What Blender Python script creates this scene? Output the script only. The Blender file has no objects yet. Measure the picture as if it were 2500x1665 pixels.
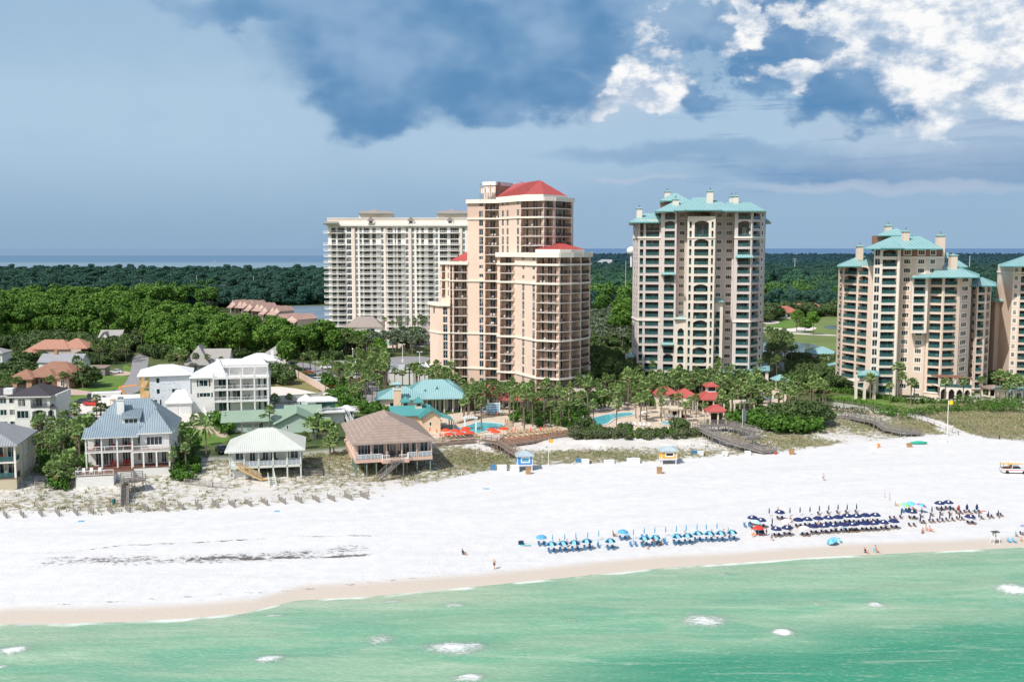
import bpy, math, random
import numpy as np
from math import sin, cos, tan, pi, radians, sqrt, atan2, hypot
random.seed(7); RN = np.random.RandomState(11)
sc = bpy.context.scene
COL = sc.collection
# ---------------------------------------------------------------- camera model (drone about 49 m above the sea)
F, CX, CY, CAMH = 2400.0, 1250.0, 832.5, 49.0
TH = math.atan((832.5-606)/F)
def ray(px, py):
 r = (px-CX)/F; u = -(py-CY)/F
 return (r, cos(TH)+u*sin(TH), -sin(TH)+u*cos(TH))
def at(px, py, D):
 d = ray(px, py); t = D/d[1]
 return (d[0]*t, D, CAMH+d[2]*t)
def gnd(px, py, z=0.0):
 d = ray(px, py); t = (z-CAMH)/d[2]
 return (d[0]*t, d[1]*t)
def zat(py, D): return at(CX, py, D)[2]
def XY(px, D, py=700): a = at(px, py, D); return (a[0], a[1])
cam = bpy.data.objects.new('camera', bpy.data.cameras.new('camera'))
COL.objects.link(cam); sc.camera = cam
cam.location = (0, 0, CAMH); cam.rotation_euler = (pi/2-TH, 0, 0)
cam.data.sensor_width = 36; cam.data.lens = F/2500*36
cam.data.clip_start = 1; cam.data.clip_end = 200000
sc.view_settings.view_transform = 'Standard'; sc.view_settings.look = 'None'
sc.view_settings.exposure = 0; sc.view_settings.gamma = 1
sc.cycles.max_bounces = 6; sc.cycles.diffuse_bounces = 3; sc.cycles.glossy_bounces = 2
sc.cycles.transmission_bounces = 2; sc.cycles.transparent_max_bounces = 8
sc.cycles.caustics_reflective = False; sc.cycles.caustics_refractive = False
# ---------------------------------------------------------------- materials
def srgb(r, g, b):
 f = lambda c: (c/255/12.92) if c/255 <= 0.04045 else ((c/255+0.055)/1.055)**2.4
 return (f(r), f(g), f(b))
MATS = {}
class NT:
 def __init__(s, nt): s.nt = nt; s.n = nt.nodes; s.l = nt.links
 def node(s, t, **kw):
  n = s.n.new(t)
  for k, v in kw.items(): setattr(n, k, v)
  return n
 def link(s, a, b): s.l.new(a, b)
 def val(s, sock, v):
  if isinstance(v, (int, float)): sock.default_value = v
  elif isinstance(v, tuple): sock.default_value = v if len(v) == len(sock.default_value) else (*v, 1)
  else: s.l.new(v, sock)
 def math(s, op, a, b=0.0, c=None, clamp=False):
  n = s.n.new('ShaderNodeMath'); n.operation = op; n.use_clamp = clamp
  s.val(n.inputs[0], a); s.val(n.inputs[1], b)
  if c is not None: s.val(n.inputs[2], c)
  return n.outputs[0]
 def mix(s, f, a, b, t='MIX'):
  n = s.n.new('ShaderNodeMixRGB'); n.blend_type = t
  s.val(n.inputs[0], f); s.val(n.inputs[1], a); s.val(n.inputs[2], b)
  return n.outputs[0]
 def noise(s, vec, scale, detail=4, rough=0.55, dist=0.0):
  n = s.n.new('ShaderNodeTexNoise'); n.inputs['Scale'].default_value = scale
  n.inputs['Detail'].default_value = detail; n.inputs['Roughness'].default_value = rough
  n.inputs['Distortion'].default_value = dist
  if vec is not None: s.l.new(vec, n.inputs['Vector'])
  return n.outputs['Fac']
 def ramp(s, f, lo, hi, a=0.0, b=1.0, smooth=True):
  n = s.n.new('ShaderNodeMapRange'); n.interpolation_type = 'SMOOTHSTEP' if smooth else 'LINEAR'
  s.val(n.inputs[0], f); s.val(n.inputs[1], lo); s.val(n.inputs[2], hi)
  n.inputs[3].default_value = a; n.inputs[4].default_value = b
  return n.outputs[0]
 def vscale(s, vec, sx, sy, sz):
  n = s.n.new('ShaderNodeVectorMath'); n.operation = 'MULTIPLY'
  s.l.new(vec, n.inputs[0]); n.inputs[1].default_value = (sx, sy, sz)
  return n.outputs[0]
def newmat(name):
 m = bpy.data.materials.new(name); m.use_nodes = True
 t = NT(m.node_tree); b = t.n['Principled BSDF']
 return m, t, b
def geo_pos(t): return t.node('ShaderNodeNewGeometry').outputs['Position']
def obj_pos(t): return t.node('ShaderNodeTexCoord').outputs['Object']
def mat(name, col, rough=0.7, var=0.10, scale=0.6, metal=0.0, bump=0.0, bscale=8.0, spec=0.3, rand=0.0, streak=0.0, courses=0.0, alpha=1.0, emit=None):
 if name in MATS: return MATS[name]
 m, t, b = newmat(name); P = geo_pos(t)
 c = (*col, 1)
 if var > 0:
  n = t.noise(P, scale, 5, 0.6); n2 = t.noise(P, scale*9, 2, 0.5)
  f = t.math('ADD', t.math('MULTIPLY', n, 0.65), t.math('MULTIPLY', n2, 0.35))
  f = t.ramp(f, 0.3, 0.7)
  dk = tuple(x*(1-var) for x in col); lt = tuple(min(1, x*(1+var*0.7)) for x in col)
  c = t.mix(f, (*dk, 1), (*lt, 1))
 if streak > 0:
  sv = t.vscale(P, 1.3, 1.3, 0.06); sn = t.ramp(t.noise(sv, 1.0, 4, 0.7), 0.45, 0.75)
  c = t.mix(t.math('MULTIPLY', sn, streak), c if not isinstance(c, tuple) else c, tuple(x*0.45 for x in col))
 if courses > 0:
  sep = t.node('ShaderNodeSeparateXYZ'); t.link(P, sep.inputs[0])
  w = t.math('FRACT', t.math('MULTIPLY', sep.outputs[2], 1/courses))
  ln = t.math('LESS_THAN', w, 0.22)
  c = t.mix(t.math('MULTIPLY', ln, 0.32), c, tuple(x*0.3 for x in col))
 if rand > 0:
  oi = t.node('ShaderNodeObjectInfo')
  c = t.mix(t.math('MULTIPLY', oi.outputs['Random'], rand), c, tuple(x*0.35 for x in col))
 t.val(b.inputs['Base Color'], c)
 b.inputs['Roughness'].default_value = rough; b.inputs['Metallic'].default_value = metal
 b.inputs['Specular IOR Level'].default_value = spec
 if alpha < 1: b.inputs['Alpha'].default_value = alpha
 if bump > 0:
  bn = t.node('ShaderNodeBump'); bn.inputs['Strength'].default_value = bump
  t.link(t.noise(P, bscale, 3), bn.inputs['Height']); t.link(bn.outputs[0], b.inputs['Normal'])
 MATS[name] = m
 return m
def glassmat(name, col, rough=0.08, var=0.6, curtain=0.25):
 # window glass as dark reflective panes, some with pale curtains behind: hashed by position so each pane differs
 m, t, b = newmat(name); P = geo_pos(t)
 n = t.node('ShaderNodeTexWhiteNoise'); n.noise_dimensions = '3D'
 v = t.node('ShaderNodeVectorMath', operation='SNAP'); t.link(P, v.inputs[0]); v.inputs[1].default_value = (1.3, 1.3, 2.8)
 t.link(v.outputs[0], n.inputs['Vector'])
 r = n.outputs['Value']
 c = t.mix(r, tuple(x*(1-var) for x in col), tuple(min(1, x*(1+var)) for x in col))
 cur = t.math('GREATER_THAN', t.math('FRACT', t.math('MULTIPLY', r, 7.13)), 1-curtain)
 c = t.mix(t.math('MULTIPLY', cur, 0.55), c, (0.32, 0.31, 0.28))
 t.link(c, b.inputs['Base Color']); b.inputs['Roughness'].default_value = rough
 b.inputs['Specular IOR Level'].default_value = 0.55
 MATS[name] = m; return m
# ---------------------------------------------------------------- mesh builder
class MB:
 def __init__(s): s.v = []; s.f = []; s.m = []; s.mats = []
 def mi(s, m):
  if m not in s.mats: s.mats.append(m)
  return s.mats.index(m)
 def face(s, pts, m):
  n = len(s.v); s.v.extend(tuple(p) for p in pts); s.f.append(tuple(range(n, n+len(pts)))); s.m.append(s.mi(m))
 def hexa(s, p, m):   # 8 points: bottom 4 ccw, top 4 ccw
  for q in ((3,2,1,0),(4,5,6,7),(0,1,5,4),(1,2,6,5),(2,3,7,6),(3,0,4,7)): s.face([p[i] for i in q], m)
 def box(s, x0, y0, z0, x1, y1, z1, m):
  s.hexa([(x0,y0,z0),(x1,y0,z0),(x1,y1,z0),(x0,y1,z0),(x0,y0,z1),(x1,y0,z1),(x1,y1,z1),(x0,y1,z1)], m)
 def obox(s, o, e, n, u0, u1, d0, d1, z0, z1, m):  # box in a facade frame: along e, outwards n
  P = lambda u, d, z: (o[0]+e[0]*u+n[0]*d, o[1]+e[1]*u+n[1]*d, z)
  s.hexa([P(u0,d1,z0),P(u1,d1,z0),P(u1,d0,z0),P(u0,d0,z0),P(u0,d1,z1),P(u1,d1,z1),P(u1,d0,z1),P(u0,d0,z1)], m)
 def bar(s, a, b, w, m, h=None):
  a = np.array(a, float); b = np.array(b, float); d = b-a; L = np.linalg.norm(d)
  if L < 1e-6: return
  d /= L; up = np.array((0,0,1.0)) if abs(d[2]) < 0.95 else np.array((1.0,0,0))
  sx = np.cross(d, up); sx /= np.linalg.norm(sx); sy = np.cross(sx, d); h = h or w
  sx = sx*w/2; sy = sy*h/2
  s.hexa([a-sx-sy, a+sx-sy, b+sx-sy, b-sx-sy, a-sx+sy, a+sx+sy, b+sx+sy, b-sx+sy], m)
 def tube(s, a, b, r0, r1, m, n=8, caps=True):
  a = np.array(a, float); b = np.array(b, float); d = b-a; d /= max(np.linalg.norm(d), 1e-9)
  up = np.array((0,0,1.0)) if abs(d[2]) < 0.95 else np.array((1.0,0,0))
  x = np.cross(up, d); x /= np.linalg.norm(x); y = np.cross(d, x)
  A = [a+r0*(x*cos(2*pi*i/n)+y*sin(2*pi*i/n)) for i in range(n)]
  B = [b+r1*(x*cos(2*pi*i/n)+y*sin(2*pi*i/n)) for i in range(n)]
  for i in range(n):
   j = (i+1) % n; s.face([A[i], A[j], B[j], B[i]], m)
  if caps: s.face(B, m); s.face(A[::-1], m)
 def sphere(s, c, r, m, n=10, k=7, sc=(1,1,1)):
  g = [[(c[0]+r*sc[0]*sin(pi*j/k)*cos(2*pi*i/n), c[1]+r*sc[1]*sin(pi*j/k)*sin(2*pi*i/n), c[2]+r*sc[2]*cos(pi*j/k)) for i in range(n)] for j in range(k+1)]
  for j in range(k):
   for i in range(n):
    q = (i+1) % n
    if j == 0: s.face([g[0][0], g[1][i], g[1][q]], m)
    elif j == k-1: s.face([g[j][i], g[k][0], g[j][q]], m)
    else: s.face([g[j][i], g[j+1][i], g[j+1][q], g[j][q]], m)
 def add(s, o, fn=None):
  n = len(s.v); s.v.extend([fn(p) for p in o.v] if fn else o.v)
  mm = [s.mi(x) for x in o.mats]
  s.f.extend(tuple(i+n for i in f) for f in o.f); s.m.extend(mm[i] for i in o.m)
 def mesh(s, name, off=(0,0,0), rz=0.0):
  me = bpy.data.meshes.new(name)
  V = np.array(s.v, float).reshape(-1, 3)
  if len(V): V = V-np.array(off)
  if rz:
   c, q = cos(-rz), sin(-rz); V = np.stack([V[:,0]*c-V[:,1]*q, V[:,0]*q+V[:,1]*c, V[:,2]], 1)
  me.from_pydata(V.tolist(), [], s.f)
  for m in s.mats: me.materials.append(m)
  if len(s.mats) > 1: me.polygons.foreach_set('material_index', s.m)
  me.update(); return me
def tag(o, label=None, cat=None, group=None, kind=None):
 if label: o['label'] = label
 if cat: o['category'] = cat
 if group: o['group'] = group
 if kind: o['kind'] = kind
 return o
def link(name, data, parent=None, loc=(0,0,0), rz=0.0):
 o = bpy.data.objects.new(name, data); COL.objects.link(o)
 o.location = loc; o.rotation_euler = (0, 0, rz)
 if parent is not None: o.parent = parent
 return o
def thing(name, label, cat, loc=(0,0,0), rz=0.0, group=None):
 return tag(link(name, None, None, loc, rz), label, cat, group)
def part(name, mb, parent, label=None, kind=None, smooth=False, world=None):
 me = mb.mesh(name, world.location if world else (0,0,0), world.rotation_euler[2] if world else 0)
 if smooth: me.polygons.foreach_set('use_smooth', [True]*len(me.polygons))
 return tag(link(name, me, parent), label, None, None, kind)
def solo(name, mb, label, cat, loc=(0,0,0), rz=0.0, group=None, kind=None, smooth=False):
 me = mb.mesh(name, loc)
 if smooth: me.polygons.foreach_set('use_smooth', [True]*len(me.polygons))
 return tag(link(name, me, None, loc, rz), label, cat, group, kind)
def structure(name, mb, smooth=False):
 me = mb.mesh(name)
 if smooth: me.polygons.foreach_set('use_smooth', [True]*len(me.polygons))
 return tag(link(name, me), kind='structure')
KIDS = {}
def dup(root, loc, rz=0.0, label=None, group=None, scale=None):
 r = root.copy(); COL.objects.link(r); r.location = loc; r.rotation_euler = (0, 0, rz)
 if label: r['label'] = label
 if group: r['group'] = group
 if scale: r.scale = scale if isinstance(scale, tuple) else (scale,)*3
 if root.name not in KIDS: KIDS[root.name] = [(c, list(c.children)) for c in root.children]
 for ch, gr in KIDS[root.name]:
  c = ch.copy(); COL.objects.link(c); c.parent = r
  for g in gr:
   d = g.copy(); COL.objects.link(d); d.parent = c
 return r
class Proto:   # first use moves the source thing, later uses copy it
 def __init__(s, root): s.root = root; s.used = False
 def put(s, loc, rz=0.0, label=None, group=None, scale=None):
  if not s.used:
   s.used = True; r = s.root; r.location = loc; r.rotation_euler = (0, 0, rz)
   if label: r['label'] = label
   if group: r['group'] = group
   if scale: r.scale = scale if isinstance(scale, tuple) else (scale,)*3
   return r
  return dup(s.root, loc, rz, label, group, scale)
ORD = 'first second third fourth fifth sixth seventh eighth ninth tenth eleventh twelfth thirteenth fourteenth fifteenth sixteenth seventeenth eighteenth nineteenth twentieth'.split()
ORD += ['twenty-'+w for w in ORD[:9]]+['thirtieth']
# ---------------------------------------------------------------- terrain
def wline(pts, z):
 p = [gnd(x, y, z) for x, y in pts]
 a, b = p[0], p[-1]; sl = 0.2
 p = [(a[0]-600, a[1]-600*sl)]+p+[(b[0]+600, b[1]+600*sl)]
 return np.array([q[0] for q in p]), np.array([q[1] for q in p])
SH = wline([(0,1524),(150,1522),(300,1518),(450,1510),(600,1497),(650,1483),(720,1466),(900,1456),(1200,1428),(1600,1388),(2000,1360),(2500,1336)], 0)
TOE = wline([(0,1262),(200,1262),(400,1258),(600,1245),(900,1222),(1150,1162),(1300,1142),(1600,1132),(1900,1112),(2100,1085),(2300,1066),(2500,1082)], 1.6)
BK = wline([(0,1168),(300,1150),(560,1146),(740,1130),(870,1116),(1060,1090),(1400,1062),(1700,1046),(1950,1030),(2150,1000),(2500,985)], 3.0)
def sstep(t): t = np.clip(t, 0, 1); return t*t*(3-2*t)
def vnoise(x, y, seed=0):
 xi = np.floor(x).astype(int); yi = np.floor(y).astype(int); xf = x-xi; yf = y-yi
 def h(a, b):
  n = (a*374761393+b*668265263+seed*1274126177) & 0x7fffffff
  n = ((n ^ (n >> 13))*1103515245+12345) & 0x7fffffff
  return ((n ^ (n >> 16)) & 0xffff)/65535.0
 u = xf*xf*(3-2*xf); v = yf*yf*(3-2*yf)
 return (h(xi,yi)*(1-u)+h(xi+1,yi)*u)*(1-v)+(h(xi,yi+1)*(1-u)+h(xi+1,yi+1)*u)*v
def fbm(x, y, seed=0, o=4):
 r = 0; a = 0.5
 for i in range(o): r = r+a*vnoise(x*2**i, y*2**i, seed+i); a /= 2
 return r
def terr(x, y):
 x = np.asarray(x, float); y = np.asarray(y, float)
 sh = np.interp(x, *SH); te = np.interp(x, *TOE); bk = np.maximum(np.interp(x, *BK), te+6)
 s = (y-sh)/(te-sh); t = (y-te)/(bk-te)
 z = np.where(s < 0, np.maximum(-0.12*(sh-y), -8), 1.6*np.clip(s, 0, 1)**0.8)
 z = z+np.where((s > 0) & (t < 1), 0.10*(fbm(x*0.12, y*0.3, 5)-0.47)*np.clip(s*3, 0, 1)*np.clip((1-t)*4, 0, 1), 0)
 # (ends: dunes)
 bump = np.clip(t, 0, 1)*4*(1-np.clip(t, 0, 1));
 dn = (fbm(x*0.07, y*0.1, 3)-0.42)*2.9+(fbm(x*0.35, y*0.4, 9)-0.47)*1.2
 lf = 1-sstep((x+5)/30)
 z = z+1.4*sstep((t-0.25-0.35*lf)/(0.75-0.35*lf))+np.where((t > 0) & (t < 1), (bump*dn*0.8+0.4*bump)*(1-0.55*lf), 0)
 far = 1530+np.clip((x-60)/340, 0, 1)*3900
 z = z-9*sstep((y-far)/60)
 return z
def tz(x, y): return float(terr(np.array([x]), np.array([y]))[0])
def G(px, py):     # the ground point seen at a pixel, as a world point
 z = 2.0
 for _ in range(8):
  x, y = gnd(px, py, z); z = tz(x, y)
 return (x, y, z)
# ---------------------------------------------------------------- sun and storm sky
SUN_EL, SUN_DIR = radians(50), (0.66, 0.75)     # shadows fall to the right and inland
sx, sy = -SUN_DIR[0]*cos(SUN_EL), -SUN_DIR[1]*cos(SUN_EL)
sun = bpy.data.objects.new('sun', bpy.data.lights.new('sun', 'SUN')); COL.objects.link(sun)
sun.data.energy = 4.4; sun.data.angle = radians(0.5); sun.data.color = (1.0, 0.95, 0.88)
sun.rotation_euler = (pi/2-SUN_EL, 0, atan2(sx, -sy))
sun.location = (-200, -200, 400)
w = bpy.data.worlds.new('World'); sc.world = w; w.use_nodes = True
t = NT(w.node_tree); t.n.clear()
out = t.node('ShaderNodeOutputWorld'); bg = t.node('ShaderNodeBackground'); t.link(bg.outputs[0], out.inputs[0])
sky = t.node('ShaderNodeTexSky', sky_type='NISHITA'); sky.sun_disc = False
sky.sun_elevation = SUN_EL; sky.sun_rotation = atan2(-SUN_DIR[0], -SUN_DIR[1]) % (2*pi)
sky.air_density = 1.4; sky.dust_density = 2.0
nish = t.mix(1.0, sky.outputs[0], (0.13, 0.13, 0.13), 'MULTIPLY')
gen = t.node('ShaderNodeTexCoord').outputs['Generated']
sep = t.node('ShaderNodeSeparateXYZ'); t.link(gen, sep.inputs[0])
az = t.math('MULTIPLY', t.math('ARCTAN2', sep.outputs[0], sep.outputs[1]), 180/pi)
el = t.math('MULTIPLY', t.math('ARCSINE', sep.outputs[2]), 180/pi)
def ae(px, py):
 d = ray(px, py); return (math.degrees(atan2(d[0], d[1])), math.degrees(math.asin(d[2]/sqrt(d[0]**2+d[1]**2+d[2]**2))))
# domain warp for ragged cloud edges
comb = t.node('ShaderNodeCombineXYZ'); t.val(comb.inputs[0], az); t.val(comb.inputs[1], t.math('MULTIPLY', el, 1.5))
A = comb.outputs[0]
n1 = t.node('ShaderNodeTexNoise'); n1.inputs['Scale'].default_value = 0.28; n1.inputs['Detail'].default_value = 5; n1.inputs['Roughness'].default_value = 0.52
t.link(A, n1.inputs['Vector'])
s1 = t.node('ShaderNodeSeparateColor'); t.link(n1.outputs['Color'], s1.inputs[0])
wa = t.math('ADD', az, t.math('MULTIPLY', t.math('SUBTRACT', s1.outputs[0], 0.5), 8.5))
we = t.math('ADD', el, t.math('MULTIPLY', t.math('SUBTRACT', s1.outputs[1], 0.5), 5.0))
sa = t.math('ADD', az, t.math('MULTIPLY', t.math('SUBTRACT', s1.outputs[0], 0.5), 4.0))
se = t.math('ADD', el, t.math('MULTIPLY', t.math('SUBTRACT', s1.outputs[1], 0.5), 2.0))
def blob(px, py, rx, ry, soft=0.6, a=None, e=None, gain=1.0):
 a = a or wa; e = e or we
 ca, ce = ae(px, py); ra = rx/F*57.3; re = ry/F*57.3
 dx = t.math('MULTIPLY', t.math('SUBTRACT', a, ca), 1/ra); dy = t.math('MULTIPLY', t.math('SUBTRACT', e, ce), 1/re)
 d2 = t.math('ADD', t.math('MULTIPLY', dx, dx), t.math('MULTIPLY', dy, dy))
 return t.ramp(d2, 1-soft, 1+soft, gain, 0.0)
def union(l):
 r = l[0]
 for x in l[1:]: r = t.math('MAXIMUM', r, x)
 return r
# base: pale rain haze at the left, bluer at the right, darker band above the horizon
base = t.mix(t.ramp(az, -26, 20), srgb(168,196,221), srgb(158,188,215))
lightmid = union([blob(330, 300, 520, 260, 0.95, sa, se), blob(1250, 330, 420, 130, 0.9, sa, se), blob(1750, 300, 420, 90, 0.9)])
base = t.mix(t.math('MULTIPLY', lightmid, 0.75), base, srgb(176,203,226))
hz = t.ramp(el, -0.5, 6.5, 1.0, 0.0)
base = t.mix(t.math('MULTIPLY', hz, 0.75), base, t.mix(t.ramp(az, -20, 12), srgb(134,164,193), srgb(150,178,206)))
# streaky darker layers low at the right
svec = t.vscale(A, 0.10, 0.75, 1); st = t.noise(svec, 1.0, 7, 0.62)
low = t.math('MULTIPLY', t.ramp(st, 0.50, 0.62), t.math('MULTIPLY', t.ramp(az, 6, 16), t.math('MULTIPLY', t.ramp(el, 2.5, 4.5), t.ramp(el, 7.5, 10, 1, 0))))
base = t.mix(t.math('MULTIPLY', low, 0.65), base, srgb(104,146,192))
base = t.mix(blob(2300, 405, 420, 40, 0.9, sa, se, 0.7), base, srgb(104,144,188))
base = t.mix(blob(1700, 370, 330, 22, 0.9, sa, se, 0.5), base, srgb(116,154,194))
base = t.mix(blob(2150, 455, 300, 14, 0.9, sa, se, 0.55), base, srgb(186,200,218))
base = t.mix(blob(1540, 436, 120, 8, 0.9, sa, se, 0.5), base, srgb(186,200,218))
# white cumulus, with its own billows
bv = t.noise(A, 0.42, 8, 0.55); bv2 = t.noise(A, 1.6, 6, 0.62)
white = union([blob(2330, 110, 290, 170, 0.5), blob(2080, 40, 330, 90, 0.5), blob(1830, 10, 120, 90, 0.5), blob(1560, 205, 110, 60, 0.7), blob(1950, 175, 90, 45, 0.7), blob(1640, 60, 90, 90, 0.8)])
wmask = t.ramp(t.math('ADD', white, t.math('MULTIPLY', t.math('SUBTRACT', bv, 0.5), 2.2)), 0.30, 0.95)
wmask = t.math('MULTIPLY', wmask, t.ramp(white, 0.02, 0.35)); wcol = t.mix(t.ramp(t.math('ADD', t.math('MULTIPLY', bv, 0.7), t.math('MULTIPLY', bv2, 0.3)), 0.40, 0.58), srgb(186,203,224), srgb(252,252,252))
base = t.mix(wmask, base, wcol)
veil = union([blob(2330, 300, 300, 110, 0.9, sa, se), blob(1450, 215, 200, 70, 0.9, sa, se)])
base = t.mix(t.math('MULTIPLY', veil, 0.5), base, srgb(188,205,224))
# the dark storm clouds
da = t.math('ADD', az, t.math('MULTIPLY', t.math('SUBTRACT', s1.outputs[0], 0.5), 5.5)); de = t.math('ADD', el, t.math('MULTIPLY', t.math('SUBTRACT', s1.outputs[1], 0.5), 4.0))
dark = union([blob(1080, 110, 400, 160, 0.6, da, de), blob(1240, 215, 280, 70, 0.6, da, de), blob(900, 245, 150, 80, 0.7, da, de), blob(1500, 60, 300, 120, 0.6), blob(760, 30, 330, 60, 0.9),
              blob(1760, 170, 190, 85, 0.45), blob(1900, 80, 230, 90, 0.5), blob(2120, 230, 190, 70, 0.6), blob(2060, 20, 60, 60, 0.5), blob(2180, 110, 60, 30, 0.5)])
dmask = t.ramp(t.math('ADD', dark, t.math('MULTIPLY', t.math('SUBTRACT', bv, 0.5), 0.45)), -0.05, 1.08)
holes = t.ramp(t.noise(A, 0.30, 8, 0.60), 0.50, 0.62)
holes = t.math('MULTIPLY', holes, t.ramp(az, 4, 9))
dmask = t.math('MULTIPLY', dmask, t.math('SUBTRACT', 1.0, t.math('MULTIPLY', holes, 0.85)))
dcol = t.mix(t.ramp(t.math('ADD', t.noise(A, 0.16, 3, 0.5), t.math('MULTIPLY', el, 0.012)), 0.50, 0.80), srgb(86,137,184), srgb(140,174,208))
base = t.mix(t.math('MULTIPLY', dmask, 0.93), base, dcol)
white2 = union([blob(2390, 100, 270, 165, 0.6), blob(2180, 50, 150, 70, 0.6), blob(1835, 20, 50, 70, 0.6), blob(1570, 195, 75, 50, 0.8, da, de), blob(1945, 175, 70, 32, 0.7, da, de)])
w2m = t.ramp(t.math('ADD', white2, t.math('MULTIPLY', t.math('SUBTRACT', bv, 0.5), 2.6)), 0.22, 1.15)
w2m = t.math('MULTIPLY', w2m, t.ramp(white2, 0.02, 0.4)); base = t.mix(w2m, base, wcol)
tl = blob(0, -40, 700, 150, 0.95, sa, se); base = t.mix(t.math('MULTIPLY', tl, 0.28), base, srgb(128,168,203))
# the modelled storm front fills the half of the sky we look at; the rest is clear Nishita daylight
front = t.math('MULTIPLY', t.ramp(sep.outputs[1], -0.05, 0.35), t.ramp(el, 22, 42, 1, 0))
t.link(t.mix(front, nish, base), bg.inputs[0]); bg.inputs[1].default_value = 1.0
# ---------------------------------------------------------------- ground sheet
def fan(rows, ncol, spread=0.60, pad=70):
 Y = np.repeat(rows, ncol+1); tt = np.tile(np.linspace(-1, 1, ncol+1), len(rows))
 X = tt*(spread*Y+pad); n = len(rows)
 idx = np.arange(n*(ncol+1)).reshape(n, ncol+1)
 f = np.stack([idx[:-1,:-1], idx[:-1,1:], idx[1:,1:], idx[1:,:-1]], -1).reshape(-1, 4)
 return X, Y, f
def npmesh(name, V, faces, mats, smooth=True):
 me = bpy.data.meshes.new(name); nf = len(faces); k = faces.shape[1]
 me.vertices.add(len(V)); me.vertices.foreach_set('co', V.astype(np.float32).ravel())
 me.loops.add(nf*k); me.loops.foreach_set('vertex_index', faces.astype(np.int32).ravel())
 me.polygons.add(nf); me.polygons.foreach_set('loop_start', np.arange(0, nf*k, k, dtype=np.int32))
 me.polygons.foreach_set('loop_total', np.full(nf, k, dtype=np.int32))
 me.polygons.foreach_set('use_smooth', np.full(nf, smooth))
 for m in mats: me.materials.append(m)
 me.update(calc_edges=True); return me
def attr(me, name, arr):
 a = me.attributes.new(name, 'FLOAT', 'POINT'); a.data.foreach_set('value', np.asarray(arr, np.float32))
def gauss_line(X, Y, pts, wy, z=0.8):
 P = np.array([gnd(a, b, z) for a, b in pts]); yy = np.interp(X, P[:,0], P[:,1])
 m = np.exp(-((Y-yy)/wy)**2); e = 6
 return m*sstep((X-P[0,0])/e)*sstep((P[-1,0]-X)/e)
rows = np.concatenate([np.arange(88, 150, 0.9), np.arange(150, 290, 0.7), np.arange(290, 450, 4), 450*1.05**np.arange(0, 105)])
X, Y, f = fan(rows, 420)
Z = terr(X, Y)
sh = np.interp(X, *SH); te = np.interp(X, *TOE); bk = np.maximum(np.interp(X, *BK), te+6)
T = (Y-te)/(bk-te)
m, t, b = newmat('ground_sand_and_soil')
P = geo_pos(t)
def A_(n): a = t.node('ShaderNodeAttribute', attribute_name=n); return a.outputs['Fac']
sandn = t.noise(P, 0.5, 6, 0.65); sandf = t.noise(P, 6.0, 3, 0.6)
sand = t.mix(t.ramp(sandn, 0.35, 0.65), (0.60, 0.60, 0.60), (0.65, 0.645, 0.64))
streak = t.noise(t.vscale(P, 0.05, 0.55, 1), 1.0, 5, 0.6)
sand = t.mix(t.math('MULTIPLY', t.ramp(streak, 0.5, 0.66), 0.30), sand, (0.52, 0.54, 0.575))
sand = t.mix(t.math('MULTIPLY', t.ramp(sandf, 0.5, 0.75), 0.10), sand, (0.45, 0.44, 0.42))
foot = t.math('MULTIPLY', t.ramp(t.noise(P, 2.2, 3, 0.7), 0.52, 0.66), A_('foot'))
sand = t.mix(t.math('MULTIPLY', foot, 0.28), sand, (0.42, 0.42, 0.43))
sand = t.mix(t.math('MULTIPLY', A_('track'), 0.22), sand, (0.42, 0.43, 0.46))
sand = t.mix(A_('wet'), sand, (0.53, 0.465, 0.40))
wr = t.noise(t.vscale(P, 0.7, 1.3, 1), 1.5, 8, 0.76, 0.6)
wm_ = t.ramp(t.math('ADD', t.math('MULTIPLY', A_('wrack'), 0.34), wr), 0.73, 0.84)
sand = t.mix(t.math('MULTIPLY', wm_, 0.9), sand, (0.07, 0.055, 0.05))
gn = t.noise(P, 0.85, 7, 0.7); gf = t.noise(P, 3.5, 4, 0.65)
veg = t.math('ADD', A_('veg'), t.math('ADD', t.math('MULTIPLY', t.math('SUBTRACT', gn, 0.5), 1.9), t.math('MULTIPLY', t.math('SUBTRACT', gf, 0.5), 0.8)))
vm = t.ramp(veg, 0.42, 0.80)
vcol = t.mix(t.ramp(t.noise(P, 0.12, 4), 0.4, 0.62), (0.34, 0.285, 0.175), (0.23, 0.24, 0.11))
vcol = t.mix(t.ramp(gf, 0.35, 0.7), (0.13, 0.125, 0.07), vcol)
dune = t.mix(t.math('MULTIPLY', A_('dune'), t.ramp(sandn, 0.3, 0.7)), sand, (0.56, 0.52, 0.46))
c = t.mix(vm, dune, vcol)
inl = t.mix(t.ramp(t.noise(P, 0.05, 5, 0.6), 0.4, 0.6), (0.05, 0.085, 0.028), (0.10, 0.125, 0.045))
inl = t.mix(t.ramp(t.noise(P, 1.2, 4, 0.6), 0.55, 0.8), inl, (0.17, 0.15, 0.09))
c = t.mix(A_('inland'), c, inl)
t.link(c, b.inputs['Base Color']); b.inputs['Roughness'].default_value = 0.9; b.inputs['Specular IOR Level'].default_value = 0.15
bn = t.node('ShaderNodeBump'); bn.inputs['Strength'].default_value = 0.32; bn.inputs['Distance'].default_value = 0.25
t.link(t.math('ADD', t.noise(P, 1.6, 6, 0.7), t.math('MULTIPLY', foot, 0.8)), bn.inputs['Height']); t.link(bn.outputs[0], b.inputs['Normal'])
me = npmesh('ground', np.stack([X, Y, Z], 1), f, [m])
wetw = 2.4+3.2*sstep((gnd(1400, 1400)[0]-X)/60)*0+2.0*fbm(X*0.05, Y*0, 2)
attr(me, 'wet', 1-sstep((Y-sh-wetw)/3.2))
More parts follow.
